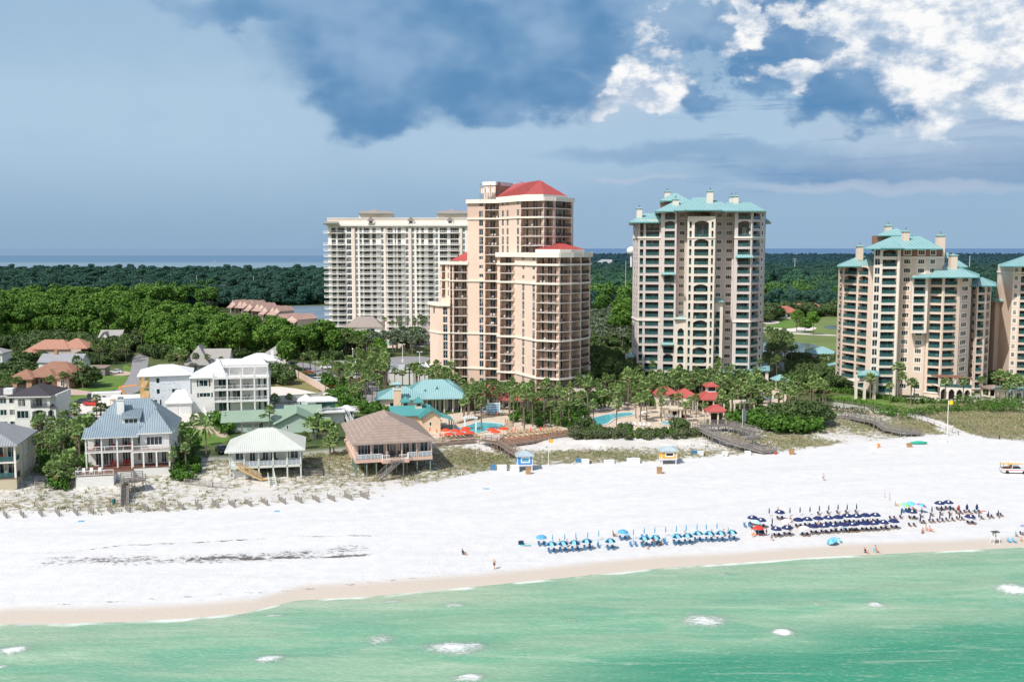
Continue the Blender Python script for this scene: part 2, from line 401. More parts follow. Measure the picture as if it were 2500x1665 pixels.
wrack = np.maximum.reduce([gauss_line(X, Y, [(0,1362),(80,1353),(160,1352),(300,1336),(500,1328),(700,1315),(1000,1307)], 0.45),
 gauss_line(X, Y, [(400,1367),(480,1364),(560,1362),(620,1366),(690,1361),(800,1358),(900,1352),(965,1345)], 0.7)*1.25,
 0.80*gauss_line(X, Y, [(0,1390),(150,1370),(350,1368),(500,1366),(700,1355),(960,1330)], 3.4),
 0.85*gauss_line(X, Y, [(0,1372),(130,1365),(260,1362)], 1.6), 0.8*gauss_line(X, Y, [(60,1470),(300,1459),(700,1433),(1000,1403),(1200,1385)], 0.4)])
wrack = wrack*np.clip(0.35+1.5*fbm(X*0.13, Y*0.2, 51), 0, 1.05)
attr(me, 'wrack', wrack)
tr = 0
for ln in ([(-30,1316),(500,1296),(1000,1262),(1600,1205),(2540,1140)], [(-30,1301),(450,1284),(900,1253),(1300,1190),(1900,1150),(2540,1118)], [(1000,1330),(1500,1262),(2000,1205),(2540,1180)], [(1100,1240),(1350,1200),(1700,1175),(2200,1120),(2540,1100)]):
 for dx_ in (0, 5): tr = np.maximum(tr, gauss_line(X, Y, [(a, b_+dx_) for a, b_ in ln], 0.42))
attr(me, 'track', tr*(0.4+0.6*fbm(X*0.06, Y*0.06, 31)))
attr(me, 'foot', gauss_line(X, Y, [(1000,1375),(1300,1330),(1800,1280),(2500,1240)], 10)*0.8+gauss_line(X, Y, [(0,1440),(400,1420),(900,1395),(1300,1365)], 5)*0.5)
inland = sstep((Y-bk-6)/10)
dens = 0.30+0.34*fbm(X*0.05, Y*0.07, 21)
GR = [(700,1120,1120,40,.30),(250,1225,500,18,.12),(1160,1112,60,14,.6),(1450,1108,260,9,.2),(1500,1085,320,9,-.6),(1500,1066,250,6,.5),(2060,1062,60,10,-.4),(1930,1078,220,20,.45),(2400,1020,200,40,.75),(2100,1040,300,14,.4),(1200,1092,60,9,-.3),(620,1190,40,14,-.3),(1000,1120,60,15,-.25)]
for (gx, gy, rx, ry, a) in GR:
 px0, py0 = gnd(gx, gy, 2.5); sxr = rx/F*py0; syr = abs(gnd(gx, gy-ry, 2.5)[1]-py0)
 dens = dens+a*np.exp(-((X-px0)/sxr)**2-((Y-py0)/syr)**2)
veg_ = dens*sstep(T/0.14+0.1)*(1-inland)
veg_ = np.where(T < 0, np.clip(0.35+T*1.6, 0, 1)*0.8*(fbm(X*0.1, Y*0.1, 8) > 0.45), veg_)
for (pa, pb, wd) in (((2232,1012),(2310,1038),1.7),((2310,1038),(2395,1068),2.6),((962,1160),(950,1200),1.0),((905,1210),(925,1185),1.0)):
 a_, b_ = gnd(*pa, 3), gnd(*pb, 2.4); ux, uy = b_[0]-a_[0], b_[1]-a_[1]; q = np.clip(((X-a_[0])*ux+(Y-a_[1])*uy)/(ux*ux+uy*uy), 0, 1)
 dd = np.hypot(X-a_[0]-q*ux, Y-a_[1]-q*uy); veg_ = np.where(dd < wd*1.3, veg_-1.5*(1-sstep((dd-wd*.6)/(wd*.7))), veg_)
attr(me, 'veg', veg_); attr(me, 'dune', np.clip(T*4, 0, 1)); attr(me, 'inland', inland*(1-0.9*np.exp(-((X-gnd(2350,1030,3)[0])/40)**2)*(Y < bk+18)))
ground = tag(link('ground', me), kind='structure')
def veg_at(x, y):
 x = np.asarray(x); y = np.asarray(y)
 te = np.interp(x, *TOE); bk = np.maximum(np.interp(x, *BK), te+6); T = (y-te)/(bk-te)
 d = 0.30+0.34*fbm(x*0.05, y*0.07, 21)
 for (gx, gy, rx, ry, a) in GR:
  px0, py0 = gnd(gx, gy, 2.5); sxr = rx/F*py0; syr = abs(gnd(gx, gy-ry, 2.5)[1]-py0)
  d = d+a*np.exp(-((x-px0)/sxr)**2-((y-py0)/syr)**2)
 return d*sstep(T/0.14+0.1)+1.9*(fbm(x*0.85, y*0.85, 77)-0.47)
# ---------------------------------------------------------------- the sea
rows = np.concatenate([np.arange(60, 92, 1.0), np.arange(92, 172, 0.32), np.arange(172, 180, 2.0)])
X, Y, f = fan(rows, 520)
FO = [(34,1590,42,11,1),(658,1610,40,11,1),(926,1564,46,13,.8),(658,1556,32,6,.6),(671,1502,36,4,.8),(960,1469,32,5,.8),(8,1626,16,5,.9),(1111,1477,40,7,.8),(1111,1583,84,17,1),(1146,1655,46,10,1),
      (1401,1517,36,8,.6),(1720,1516,64,14,.95),(1602,1506,22,7,.5),(1911,1547,26,10,1.2),(2140,1480,25,7,1),(1993,1479,20,6,.7),(1904,1485,52,12,.4),(2471,1441,46,13,1.1),(2410,1517,10,8,.6),(2334,1562,22,9,.6),(1770,1406,20,4,.8),(1774,1386,16,3,.8),(1240,1422,60,2.5,.6),(1960,1366,60,3,.7),(560,1500,60,3,.8),(60,1524,60,3,.8),(2350,1340,60,3,.5),(1010,1512,30,5,.4),(1880,1520,25,4,.4)]
foam = np.zeros_like(X)
for (a, c_, rx, ry, g) in FO:
 p = gnd(a, c_, 0); q = gnd(a, c_-ry, 0); d_ = ((X-p[0])/(rx/F*p[1]))**2+((Y-p[1]-(fbm(X*0.5, Y*0.1, 4)-0.47)*1.5)/max(q[1]-p[1], 0.3))**2
 foam = np.maximum(foam, g*np.exp(-d_*0.55))
sh = np.interp(X, *SH)
off = sh-Y
Z = 0.10*np.sin((Y-X*0.16+4*fbm(X*0.05, Y*0.08, 6))*0.55)*np.clip(off/8, 0, 1)+0.16*(fbm(X*0.22, Y*0.7, 15)-0.47)*np.clip(off/5, 0, 1)+0.25*foam*np.clip(off/5, 0, 1)
m, t, b = newmat('sea_water'); P = geo_pos(t)
o_ = A_ if False else (lambda n: t.node('ShaderNodeAttribute', attribute_name=n).outputs['Fac'])
offn = t.math('ADD', o_('off'), t.math('MULTIPLY', t.math('SUBTRACT', t.noise(t.vscale(P, 0.35, 1.0, 1), 0.075, 6, 0.6, 0.3), 0.5), 22.0))
c = t.mix(t.ramp(offn, -3, 9), (0.42, 0.475, 0.35), (0.27, 0.43, 0.29))
bars = t.noise(t.vscale(P, 0.12, 0.55, 1), 0.32, 6, 0.62, 0.5)
c = t.mix(t.math('MULTIPLY', t.ramp(bars, 0.44, 0.60), t.ramp(offn, 6, 14, 0.35, 0.8)), c, (0.14, 0.37, 0.235))
deep = t.math('MULTIPLY', t.ramp(offn, 24, 37), 1.0)
c = t.mix(t.math('MULTIPLY', deep, o_('deepx')), c, (0.03, 0.255, 0.15))
weed = t.ramp(t.noise(t.vscale(P, 0.25, 0.7, 1), 0.30, 8, 0.72), 0.62, 0.72)
c = t.mix(t.math('MULTIPLY', weed, 0.35), c, (0.10, 0.17, 0.07))
rip = t.noise(t.vscale(P, 0.9, 2.3, 1), 1.25, 5, 0.65, 0.7)
sw = t.noise(t.vscale(P, 0.09, 0.8, 1), 0.55, 7, 0.66, 0.8)
c = t.mix(t.ramp(sw, 0.50, 0.62, 0, 0.34), c, (0.13, 0.35, 0.22))
c = t.mix(t.ramp(sw, 0.36, 0.46, 0.35, 0), c, (0.46, 0.55, 0.42))
c = t.mix(t.ramp(rip, 0.36, 0.52, 0.25, 0), c, (0.12, 0.33, 0.21))
c = t.mix(t.ramp(rip, 0.50, 0.66, 0, 0.5), c, t.mix(0.5, c, (0.46, 0.58, 0.46)))
fn = t.noise(t.vscale(P, 0.8, 1.9, 1), 1.3, 8, 0.80, 1.2)
fm = t.ramp(t.math('ADD', t.math('MULTIPLY', o_('foam'), 0.44), fn), 0.72, 0.93)
edge = t.ramp(t.math('ADD', o_('off'), t.math('MULTIPLY', t.math('SUBTRACT', t.noise(P, 0.25, 3), 0.5), 1.6)), 0.25, 1.0, 0.75, 0.0)
fm = t.math('MAXIMUM', fm, t.math('MULTIPLY', edge, t.ramp(t.noise(P, 0.12, 2), 0.42, 0.58)))
c = t.mix(fm, c, (0.80, 0.82, 0.80))
t.link(c, b.inputs['Base Color'])
t.link(t.math('ADD', t.math('MULTIPLY', fm, 0.5), 0.22), b.inputs['Roughness']); b.inputs['Specular IOR Level'].default_value = 0.28
bn = t.node('ShaderNodeBump'); bn.inputs['Strength'].default_value = 0.8; bn.inputs['Distance'].default_value = 0.2
t.link(t.math('ADD', t.noise(t.vscale(P, 0.8, 2.0, 1), 1.6, 5, 0.65, 0.5), t.math('MULTIPLY', fm, 0.6)), bn.inputs['Height']); t.link(bn.outputs[0], b.inputs['Normal'])
me = npmesh('sea', np.stack([X, Y, Z], 1), f, [m])
attr(me, 'foam', foam); attr(me, 'off', off)
dp = gnd(1500, 1600)[0]
attr(me, 'deepx', np.clip(0.15+0.85*sstep((X-gnd(1150,1640)[0])/25)+0.35*sstep((gnd(700,1600)[0]-X)/20), 0, 1))
tag(link('sea', me), kind='structure')
# ---------------------------------------------------------------- the far bay, out to the horizon
m, t, b = newmat('bay_water'); P = geo_pos(t)
sp = t.node('ShaderNodeSeparateXYZ'); t.link(P, sp.inputs[0])
k_ = lambda r, g, b_: tuple(q/1.55 for q in srgb(r, g, b_))
azw = t.math('DIVIDE', sp.outputs[0], sp.outputs[1])
left = t.ramp(azw, -0.12, 0.05, 1, 0)
c = t.mix(t.ramp(sp.outputs[1], 3100, 3800), k_(146,174,192), k_(114,150,182))
c = t.mix(t.ramp(t.noise(t.vscale(P, 0.0008, 0.003, 1), 1.0, 4), 0.45, 0.65, 0, 0.3), c, k_(146,168,176))
c = t.mix(t.math('MULTIPLY', left, t.ramp(sp.outputs[1], 6400, 6900)), c, k_(139,167,194))  # rain haze painted into the far left water, in the sky's tone
c = t.mix(t.math('MULTIPLY', t.math('SUBTRACT', 1.0, left), t.ramp(sp.outputs[1], 5000, 14000)), c, k_(112,146,184))
t.link(c, b.inputs['Base Color']); b.inputs['Roughness'].default_value = 1.0; b.inputs['Specular IOR Level'].default_value = 0.0
rows = 1500*1.12**np.arange(0, 40)
X, Y, f = fan(rows, 10, 0.9, 100)
tag(link('bay_water', npmesh('bay_water', np.stack([X, Y, X*0-1.0], 1), f, [m])), kind='structure')
# ---------------------------------------------------------------- building kit
class Bldg:
 def __init__(s, name, label, cat, loc, rz=0.0, group=None, lim=100):
  s.root = thing(name, label, cat, loc, rz, group); s.loc = loc; s.rz = rz
  s.W = MB(); s.wins = []; s.doors = []; s.bals = []; s.lim = lim; s.extra = []; s.world = True
 def local(s): s.world = False; return s
 def _emit(s, items, name, sub):
  items.sort(key=lambda q: -q[0])
  wr = s.root if s.world else None
  for _, a, b in items[:s.lim]:
   o = part(name, a, s.root, world=wr)
   if b is not None and b.f: part(sub, b, o, world=wr)
  rest = items[s.lim:]
  if rest:
   m = MB()
   for _, a, b in rest:
    m.add(a)
    if b is not None: m.add(b)
   part(name, m, s.root, kind='stuff', world=wr)
 def add(s, name, mb, sub=None, label=None):
  wr = s.root if s.world else None
  o = part(name, mb, s.root, label, world=wr)
  if sub: part(sub[0], sub[1], o, world=wr)
  return o
 def done(s):
  s.add('wall', s.W)
  s._emit(s.wins, 'window', 'frame'); s._emit(s.doors, 'balcony_door', 'frame'); s._emit(s.bals, 'balcony', 'railing')
  return s.root
def railing(m, o, e, n, u0, u1, z, style, d=0.0, h=1.05, rm=None, ends=0.0):
 if style == 'none': return
 segs = [((u0, d), (u1, d))]
 if ends: segs += [((u0, d-ends), (u0, d)), ((u1, d), (u1, d-ends))]
 P = lambda u, q, zz: (o[0]+e[0]*u+n[0]*q, o[1]+e[1]*u+n[1]*q, zz)
 for (ua, da), (ub, db) in segs:
  L = hypot(ub-ua, db-da)
  if L < 0.05: continue
  if style == 'clear':
   m.bar(P(ua,da,z+0.52), P(ub,db,z+0.52), 0.03, MATS['clear_glass'], h*0.85); m.bar(P(ua,da,z+h), P(ub,db,z+h), 0.08, MATS['white_paint'])
   for q in range(4): m.bar(P(ua+(ub-ua)*q/3,da+(db-da)*q/3,z), P(ua+(ub-ua)*q/3,da+(db-da)*q/3,z+h), 0.07, MATS['white_paint'])
   continue
  if style == 'glass':
   m.bar(P(ua,da,z+0.52), P(ub,db,z+0.52), 0.03, MATS['rail_glass'], h*0.9); m.bar(P(ua,da,z+h), P(ub,db,z+h), 0.06, MATS['rail_teal'])
   continue
  a = rm or MATS['rail_brown' if style == 'metal' else 'white_paint']
  w = 0.055 if style == 'metal' else 0.09
  m.bar(P(ua,da,z+h), P(ub,db,z+h), w+0.02, a); m.bar(P(ua,da,z+0.12), P(ub,db,z+0.12), w, a)
  if style == 'cable':
   for k in (0.35, 0.6, 0.85): m.bar(P(ua,da,z+k), P(ub,db,z+k), 0.02, a)
   st = 1.6
  else: st = 0.26 if style == 'metal' else 0.34
  k = max(1, int(L/st))
  for i in range(k+1):
   f = i/k; m.bar(P(ua+(ub-ua)*f, da+(db-da)*f, z), P(ua+(ub-ua)*f, da+(db-da)*f, z+h), w*(1.25 if style == 'metal' else (0.75 if style != 'cable' else 1)), a)
def pane_unit(o, e, n, u0, u1, z0, z1, d, glass, fmat, mull=1, trans=0, fw=0.09, surround=0.0):
 """a glazed unit whose glass lies at depth d (negative: behind the wall face)"""
 g = MB(); fr = MB()
 P = lambda u, q, z: (o[0]+e[0]*u+n[0]*q, o[1]+e[1]*u+n[1]*q, z)
 g.face([P(u0,d,z0), P(u1,d,z0), P(u1,d,z1), P(u0,d,z1)], glass)
 B = lambda a, b_, c, d_: fr.obox(o, e, n, a, b_, d+0.01, d+0.06, c, d_, fmat)
 B(u0, u0+fw, z0, z1); B(u1-fw, u1, z0, z1); B(u0+fw, u1-fw, z0, z0+fw); B(u0+fw, u1-fw, z1-fw, z1)
 for i in range(1, mull):
  c = u0+(u1-u0)*i/mull; B(c-fw*0.45, c+fw*0.45, z0+fw, z1-fw)
 for i in range(trans):
  c = z0+(z1-z0)*(i+1)/(trans+1); fr.obox(o, e, n, u0+fw, u1-fw, d+0.01, d+0.05, c-0.03, c+0.03, fmat)
 if surround:
  s_ = surround
  for (a, b_, c, q) in ((u0-s_, u0, z0-s_, z1+s_), (u1, u1+s_, z0-s_, z1+s_), (u0, u1, z0-s_, z0), (u0, u1, z1, z1+s_)):
   fr.obox(o, e, n, a, b_, 0.0, 0.05, c, q, fmat)
 return g, fr
def facade(T, A, B, zs, cols, wm, zbot=None, ztop=None, zlo=None, i0=0):
 """wall from A to B (outward normal to the right of A->B when seen from above, i.e. towards the viewer);
 cols: (u0,u1,spec) in metres; spec dict keys: k kind, a sill, b head, d depth, gl glass, fm frame, door list, rail, arch"""
 L = hypot(B[0]-A[0], B[1]-A[1]); e = ((B[0]-A[0])/L, (B[1]-A[1])/L); n = (e[1], -e[0]); o = A
 P = lambda u, q, z: (o[0]+e[0]*u+n[0]*q, o[1]+e[1]*u+n[1]*q, z)
 W = T.W; zbot = zs[0] if zbot is None else zbot; ztop = zs[-1] if ztop is None else ztop
 wmf = wm if callable(wm) else (lambda z: wm)
 def rect(u0, u1, a, b):
  if u1-u0 < 1e-3 or b-a < 1e-3: return
  W.face([P(u0,0,a), P(u1,0,a), P(u1,0,b), P(u0,0,b)], wmf((a+b)/2))
 def strip(u0, u1, a, b):
  if callable(wm):
   cuts = [a]+[z for z in getattr(T, 'cuts', []) if a < z < b]+[b]
   for i in range(len(cuts)-1): rect(u0, u1, cuts[i], cuts[i+1])
  else: rect(u0, u1, a, b)
 u = 0.0; dist = sqrt(A[0]**2+A[1]**2) if T.world else 150
 cols = sorted(cols, key=lambda q: q[0]); grp = []
 for c_ in cols:
  if grp and c_[0] < grp[-1][1]-1e-6: grp[-1][2].append(c_); grp[-1][1] = max(grp[-1][1], c_[1])
  else: grp.append([c_[0], c_[1], [c_]])
 cols = [g[2][0] if len(g[2]) == 1 else (g[0], g[1], g[2]) for g in grp]
 for (u0, u1, S) in cols:
  if isinstance(S, list):      # columns that differ from storey to storey
   strip(u, u0, zbot, ztop); pa, pb = P(u0,0,0), P(u1,0,0)
   for i in range(len(zs)-1):
    sub = [(a_-u0, b_-u0, {k_: v_ for k_, v_ in s_.items() if k_ != 'rows'}) for a_, b_, s_ in S if 'rows' not in s_ or s_['rows'](i)]
    facade(T, pa[:2], pb[:2], [zs[i], zs[i+1]], sub, wm, zbot if i == 0 else zs[i], ztop if i == len(zs)-2 else zs[i+1], None, i)
   u = u1; continue
  u0 = max(u0, 0.02); u1 = min(u1, L-0.02)
  if u1 <= u0: continue
  strip(u, u0, zbot, ztop); zc = zbot
  for i in range(len(zs)-1):
   z0, z1 = zs[i], zs[i+1]
   if zlo is not None and z0 < zlo-0.01: continue
   if 'rows' in S and not S['rows'](i): continue
   s = dict(S)
   if 'alt' in S:
    q = S['alt'](i+i0)
    if q: s.update(q)
   a, b_ = z0+s.get('a', 0.9), z1-s.get('b', 0.5)
   if s.get('span'): b_ = min(zs[min(i+s['span'], len(zs)-1)]-s.get('b', 0.5), ztop)
   if a < zc: continue
   strip(u0, u1, zc, a); d = s.get('d', 0.12); wmi = wmf((a+b_)/2)
   W.face([P(u0,0,a), P(u0,0,b_), P(u0,-d,b_), P(u0,-d,a)], wmi); W.face([P(u1,0,b_), P(u1,0,a), P(u1,-d,a), P(u1,-d,b_)], wmi)
   W.face([P(u0,0,b_), P(u1,0,b_), P(u1,-d,b_), P(u0,-d,b_)], wmi); W.face([P(u0,0,a), P(u0,-d,a), P(u1,-d,a), P(u1,0,a)], s.get('floor', wmi))
   gl, fm = s.get('gl', MATS['glass_dark']), s.get('fm', MATS['white_paint'])
   if s.get('arch'):
    r = s['arch']; K = 8; w_ = u1-u0; top = []
    for j in range(K+1):
     x = -1+2*j/K; top.append((u0+w_*j/K, b_-r*(x*x)))
    for j in range(K):
     p, q = top[j], top[j+1]
     W.face([P(p[0],0.004,p[1]), P(q[0],0.004,q[1]), P(q[0],0.004,b_+0.01), P(p[0],0.004,b_+0.01)], wmi)
     W.face([P(p[0],0.004,p[1]), P(p[0],-0.25,p[1]), P(q[0],-0.25,q[1]), P(q[0],0.004,q[1])], wmi)
   if s['k'] == 'w':
    g, fr = pane_unit(o, e, n, u0, u1, a, b_, -d, gl, fm, s.get('m', 2), s.get('t', 0), s.get('fw', 0.09), s.get('sur', 0))
    T.wins.append(((u1-u0)*(b_-a)/dist, g, fr))
   elif s['k'] == 'b':
    bm_ = s.get('back', wmi)
    W.face([P(u0,-d,a), P(u1,-d,a), P(u1,-d,b_), P(u0,-d,b_)], bm_)
    w_ = u1-u0
    for (f0, f1, mu) in s.get('doors', [(0.2, 0.6, 2)]):
     g, fr = pane_unit(o, e, n, u0+w_*f0, u0+w_*f1, a+0.02, min(b_-0.15, a+s.get('dh', 2.25)), -d+0.02, gl, fm, mu, 0, s.get('fw', 0.08))
     T.doors.append((w_*(f1-f0)*2/dist, g, fr))
    bm = MB(); rl = MB(); pj = s.get('proj', 0.12)
    bm.obox(o, e, n, u0-0.05, u1+0.05, 0.003, pj, a-s.get('sh', 0.28), a, s.get('sm', MATS['white_paint']))
    rt = s.get('rail', 'metal'); pd = s.get('rd', 0.02)
    ru0, ru1 = u0+0.04+s.get('ri', 0), u1-0.04-s.get('ri', 0)
    railing(rl, o, e, n, ru0, ru1, a, rt, pd)
    if s.get('furn') and random.random() < s['furn']:
     for q in range(random.randint(1, 3)):
      fu = random.uniform(u0+0.3, u1-0.9); fc = MATS[random.choice(['white_paint', 'white_paint', 'furn_dark', 'furn_tan'])]
      bm.obox(o, e, n, fu, fu+0.55, -d*0.7, -d*0.7+0.5, a+0.35, a+0.45, fc); bm.obox(o, e, n, fu, fu+0.55, -d*0.7-0.08, -d*0.7, a+0.1, a+0.95, fc)
    T.bals.append((w_/dist, bm, rl))
   elif s['k'] == 'o':      # open bay with a back wall only
    W.face([P(u0,-d,a), P(u1,-d,a), P(u1,-d,b_), P(u0,-d,b_)], s.get('back', wmi))
   zc = b_
  strip(u0, u1, zc, ztop); u = u1
 strip(u, L, zbot, ztop)
 return o, e, n, L
def pband(mb, pts, z0, z1, out, m):   # projecting band along consecutive facade points
 for i in range(len(pts)-1):
  A, B = pts[i], pts[i+1]; L = hypot(B[0]-A[0], B[1]-A[1])
  if L < 0.05: continue
  e = ((B[0]-A[0])/L, (B[1]-A[1])/L); n = (e[1], -e[0])
  mb.obox(A, e, n, -out*0.4+i*0.003, L+out*0.4-i*0.002, 0.004+i*0.0005, out+i*0.002, z0+i*0.001, z1+i*0.001, m)
def ucol(px, A, B, py=700):
 d = ray(px, py); ex, ey = B[0]-A[0], B[1]-A[1]
 # A + s*(ex,ey) parallel to (d0,d1)
 s = (A[1]*d[0]-A[0]*d[1])/(ex*d[1]-ey*d[0])
 return s*hypot(ex, ey)
def pxcols(A, B, cols): return [(ucol(a, A, B), ucol(b, A, B), s) for a, b, s in cols]
def cap(mb, pts, z, m): mb.face([(p[0], p[1], z) for p in pts], m)
def roof_face(mb, pts, m, rib=1.1, rw=0.09, rh=0.08, rm=None):
 """planar roof slope; pts[0]->pts[1] is the eave; standing seams run up the slope"""
 P = [np.array(p, float) for p in pts]; mb.face(P, m)
 if not rib: return
 e = P[1]-P[0]; L = np.linalg.norm(e); e /= L
 nn = np.zeros(3)
 for i in range(len(P)): nn += np.cross(P[i], P[(i+1) % len(P)])
 if np.linalg.norm(nn) < 1e-6: return
 nn /= np.linalg.norm(nn);
 if nn[2] < 0: nn = -nn
 s = np.cross(nn, e)
 if s[2] < 0: s = -s
 q = [(np.dot(p-P[0], e), np.dot(p-P[0], s)) for p in P]
 lo, hi = min(a for a, _ in q), max(a for a, _ in q); x = lo+rib/2
 while x < hi:
  ys = []
  for i in range(len(q)):
   (a, b_), (c, d) = q[i], q[(i+1) % len(q)]
   if (a-x)*(c-x) < 0: ys.append(b_+(d-b_)*(x-a)/(c-a))
  if len(ys) >= 2:
   y0, y1 = min(ys), max(ys)
   if y1-y0 > 0.25:
    a = P[0]+e*x+s*y0+nn*rh/2; b_ = P[0]+e*x+s*y1+nn*rh/2
    mb.hexa([a-e*rw/2-nn*rh/2, a+e*rw/2-nn*rh/2, b_+e*rw/2-nn*rh/2, b_-e*rw/2-nn*rh/2, a-e*rw/2+nn*rh/2, a+e*rw/2+nn*rh/2, b_+e*rw/2+nn*rh/2, b_-e*rw/2+nn*rh/2], rm or m)
  x += rib
def hip(mb, x0, y0, x1, y1, z, h, m, over=0.6, ridge=None, rib=0.6, fascia=0.25, fm=None, axis=None, off=0.5, tf=None, rm=None):
 """hip roof over a rectangle; tf maps local xyz to output xyz. ridge = length share of the long side"""
 tf = tf or (lambda p: p)
 x0 -= over; y0 -= over; x1 += over; y1 += over; W_, D_ = x1-x0, y1-y0
 ax = axis or ('x' if W_ >= D_ else 'y')
 if ax == 'x':
  rl = max(W_-D_, 0.02*W_) if ridge is None else ridge*W_
  c = x0+W_*0.5; ym = y0+D_*off; A, B = (c-rl/2, ym, z+h), (c+rl/2, ym, z+h)
  F_ = [[(x0,y0,z),(x1,y0,z),B,A], [(x1,y0,z),(x1,y1,z),B], [(x1,y1,z),(x0,y1,z),A,B], [(x0,y1,z),(x0,y0,z),A]]
 else:
  rl = max(D_-W_, 0.02*D_) if ridge is None else ridge*D_
  c = y0+D_*0.5; xm = x0+W_*off; A, B = (xm, c-rl/2, z+h), (xm, c+rl/2, z+h)
  F_ = [[(x0,y0,z),(x1,y0,z),A], [(x1,y0,z),(x1,y1,z),B,A], [(x1,y1,z),(x0,y1,z),B], [(x0,y1,z),(x0,y0,z),A,B]]
 for q in F_: roof_face(mb, [tf(p) for p in q], m, rib, rm=rm)
 cs = [(x0,y0),(x1,y0),(x1,y1),(x0,y1)]
 mb.face([tf((a, b_, z-0.02)) for a, b_ in cs][::-1], fm or m)
 for i in range(4):
  a, b_ = cs[i], cs[(i+1) % 4]
  mb.face([tf((a[0],a[1],z-fascia)), tf((b_[0],b_[1],z-fascia)), tf((b_[0],b_[1],z)), tf((a[0],a[1],z))], fm or m)
def gable(mb, x0, y0, x1, y1, z, h, m, over=0.5, rib=0.6, wall=None, fm=None, tf=None, axis='x', thick=0.18):
 tf = tf or (lambda p: p)
 if axis == 'x':
  ym = (y0+y1)/2; k = over*h/((y1-y0)/2)
  a = [(x0-over,y0-over,z-k),(x1+over,y0-over,z-k),(x1+over,ym,z+h),(x0-over,ym,z+h)]
  b_ = [(x1+over,y1+over,z-k),(x0-over,y1+over,z-k),(x0-over,ym,z+h),(x1+over,ym,z+h)]
  g = [[(x0,y1,z),(x0,y0,z),(x0,ym,z+h-0.02)], [(x1,y0,z),(x1,y1,z),(x1,ym,z+h-0.02)]]
 else:
  xm = (x0+x1)/2; k = over*h/((x1-x0)/2)
  a = [(x0-over,y1+over,z-k),(x0-over,y0-over,z-k),(xm,y0-over,z+h),(xm,y1+over,z+h)]
  b_ = [(x1+over,y0-over,z-k),(x1+over,y1+over,z-k),(xm,y1+over,z+h),(xm,y0-over,z+h)]
  g = [[(x0,y0,z),(x1,y0,z),(xm,y0,z+h-0.02)], [(x1,y1,z),(x0,y1,z),(xm,y1,z+h-0.02)]]
 for q in (a, b_):
  roof_face(mb, [tf(p) for p in q], m, rib)
  lo = [tf((p[0],p[1],p[2]-thick)) for p in q]; up = [tf(p) for p in q]
  mb.face(lo[::-1], fm or m)
  for i in range(4):
   j = (i+1) % 4; mb.face([lo[i], lo[j], up[j], up[i]], fm or m)
 if wall:
  for q in g: mb.face([tf(p) for p in q], wall)
# ---------------------------------------------------------------- shared materials
mat('white_paint', (0.78,0.78,0.77), 0.5, 0.05, streak=0.05)
mat('rail_brown', (0.06,0.028,0.025), 0.5, 0)
mat('rail_teal', (0.05,0.16,0.165), 0.4, 0)
mat('rail_glass', (0.035,0.125,0.13), 0.12, 0.25, 0.5, spec=0.5, alpha=0.7)
mat('clear_glass', (0.50,0.58,0.64), 0.1, 0.1, 0.5, spec=0.5, alpha=0.5)
mat('furn_dark', (0.08,0.07,0.07), 0.6, 0); mat('furn_tan', (0.45,0.33,0.2), 0.6, 0)
glassmat('glass_dark', (0.024,0.042,0.06), 0.07, 0.7, 0.16)
glassmat('glass_teal', (0.012,0.042,0.055), 0.10, 0.6, 0.10)
glassmat('glass_far', (0.018,0.032,0.055), 0.12, 0.6, 0.06)
mat('peach', (0.75,0.585,0.48), 0.85, 0.05, 0.15, streak=0.06, bump=0.1)
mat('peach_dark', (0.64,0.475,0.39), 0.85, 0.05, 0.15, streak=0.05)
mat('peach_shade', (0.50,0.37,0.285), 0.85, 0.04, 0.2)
mat('cream', (0.80,0.75,0.67), 0.8, 0.04, 0.3, streak=0.05)
mat('ivory', (0.83,0.815,0.77), 0.8, 0.05, 0.2, streak=0.05)
mat('blush', (0.82,0.72,0.64), 0.8, 0.05, 0.2, streak=0.05)
mat('greige', (0.62,0.56,0.54), 0.85, 0.05, 0.2, streak=0.08, bump=0.1)
mat('greige_light', (0.74,0.67,0.59), 0.85, 0.05, 0.2, streak=0.08)
mat('tan_stucco', (0.68,0.555,0.465), 0.85, 0.05, 0.2, streak=0.08)
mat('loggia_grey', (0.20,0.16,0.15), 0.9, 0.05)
mat('brown_band', (0.28,0.15,0.11), 0.85, 0.06)
mat('teal_roof', (0.27,0.455,0.465), 0.45, 0.07, 0.25, streak=0.12, spec=0.4)
mat('teal_roof_seam', (0.18,0.345,0.355), 0.45, 0.05)
mat('teal_roof_dark', (0.065,0.26,0.25), 0.5, 0.07, 0.25)
mat('red_roof', (0.42,0.09,0.085), 0.5, 0.06, 0.3, streak=0.1)
mat('grey_roof', (0.33,0.28,0.25), 0.7, 0.1, 0.5, courses=0.35)
mat('flat_roof', (0.5,0.48,0.45), 0.9, 0.1, 0.3)
WP, CR = MATS['white_paint'], MATS['cream']
def close_block(T, pts, nfront, z0, z1, m, top=None):
 n = len(pts)
 for i in range(nfront, n):
  A, B = pts[i], pts[(i+1) % n]; T.W.face([(A[0],A[1],z0),(B[0],B[1],z0),(B[0],B[1],z1),(A[0],A[1],z1)], m)
 cap(T.W, pts, z1, top or MATS['flat_roof'])
def block(T, plan, zs, cols, wm, top=None, zlo=None, ztop=None, zb=1.0):
 """plan: (px,D) corners, front edges first; cols: one list per front edge in pixel columns"""
 pts = [XY(*p) for p in plan]; zt = ztop or zs[-1]
 for i, c in enumerate(cols):
  facade(T, pts[i], pts[i+1], zs, pxcols(pts[i], pts[i+1], c), wm, zbot=zb, ztop=zt, zlo=zlo[i] if isinstance(zlo, list) else zlo)
 close_block(T, pts, len(cols), zb, zt, wm if not callable(wm) else wm(20), top)
 if zb > 1.5: T.W.face([(p[0], p[1], zb) for p in pts][::-1], wm)
 return pts
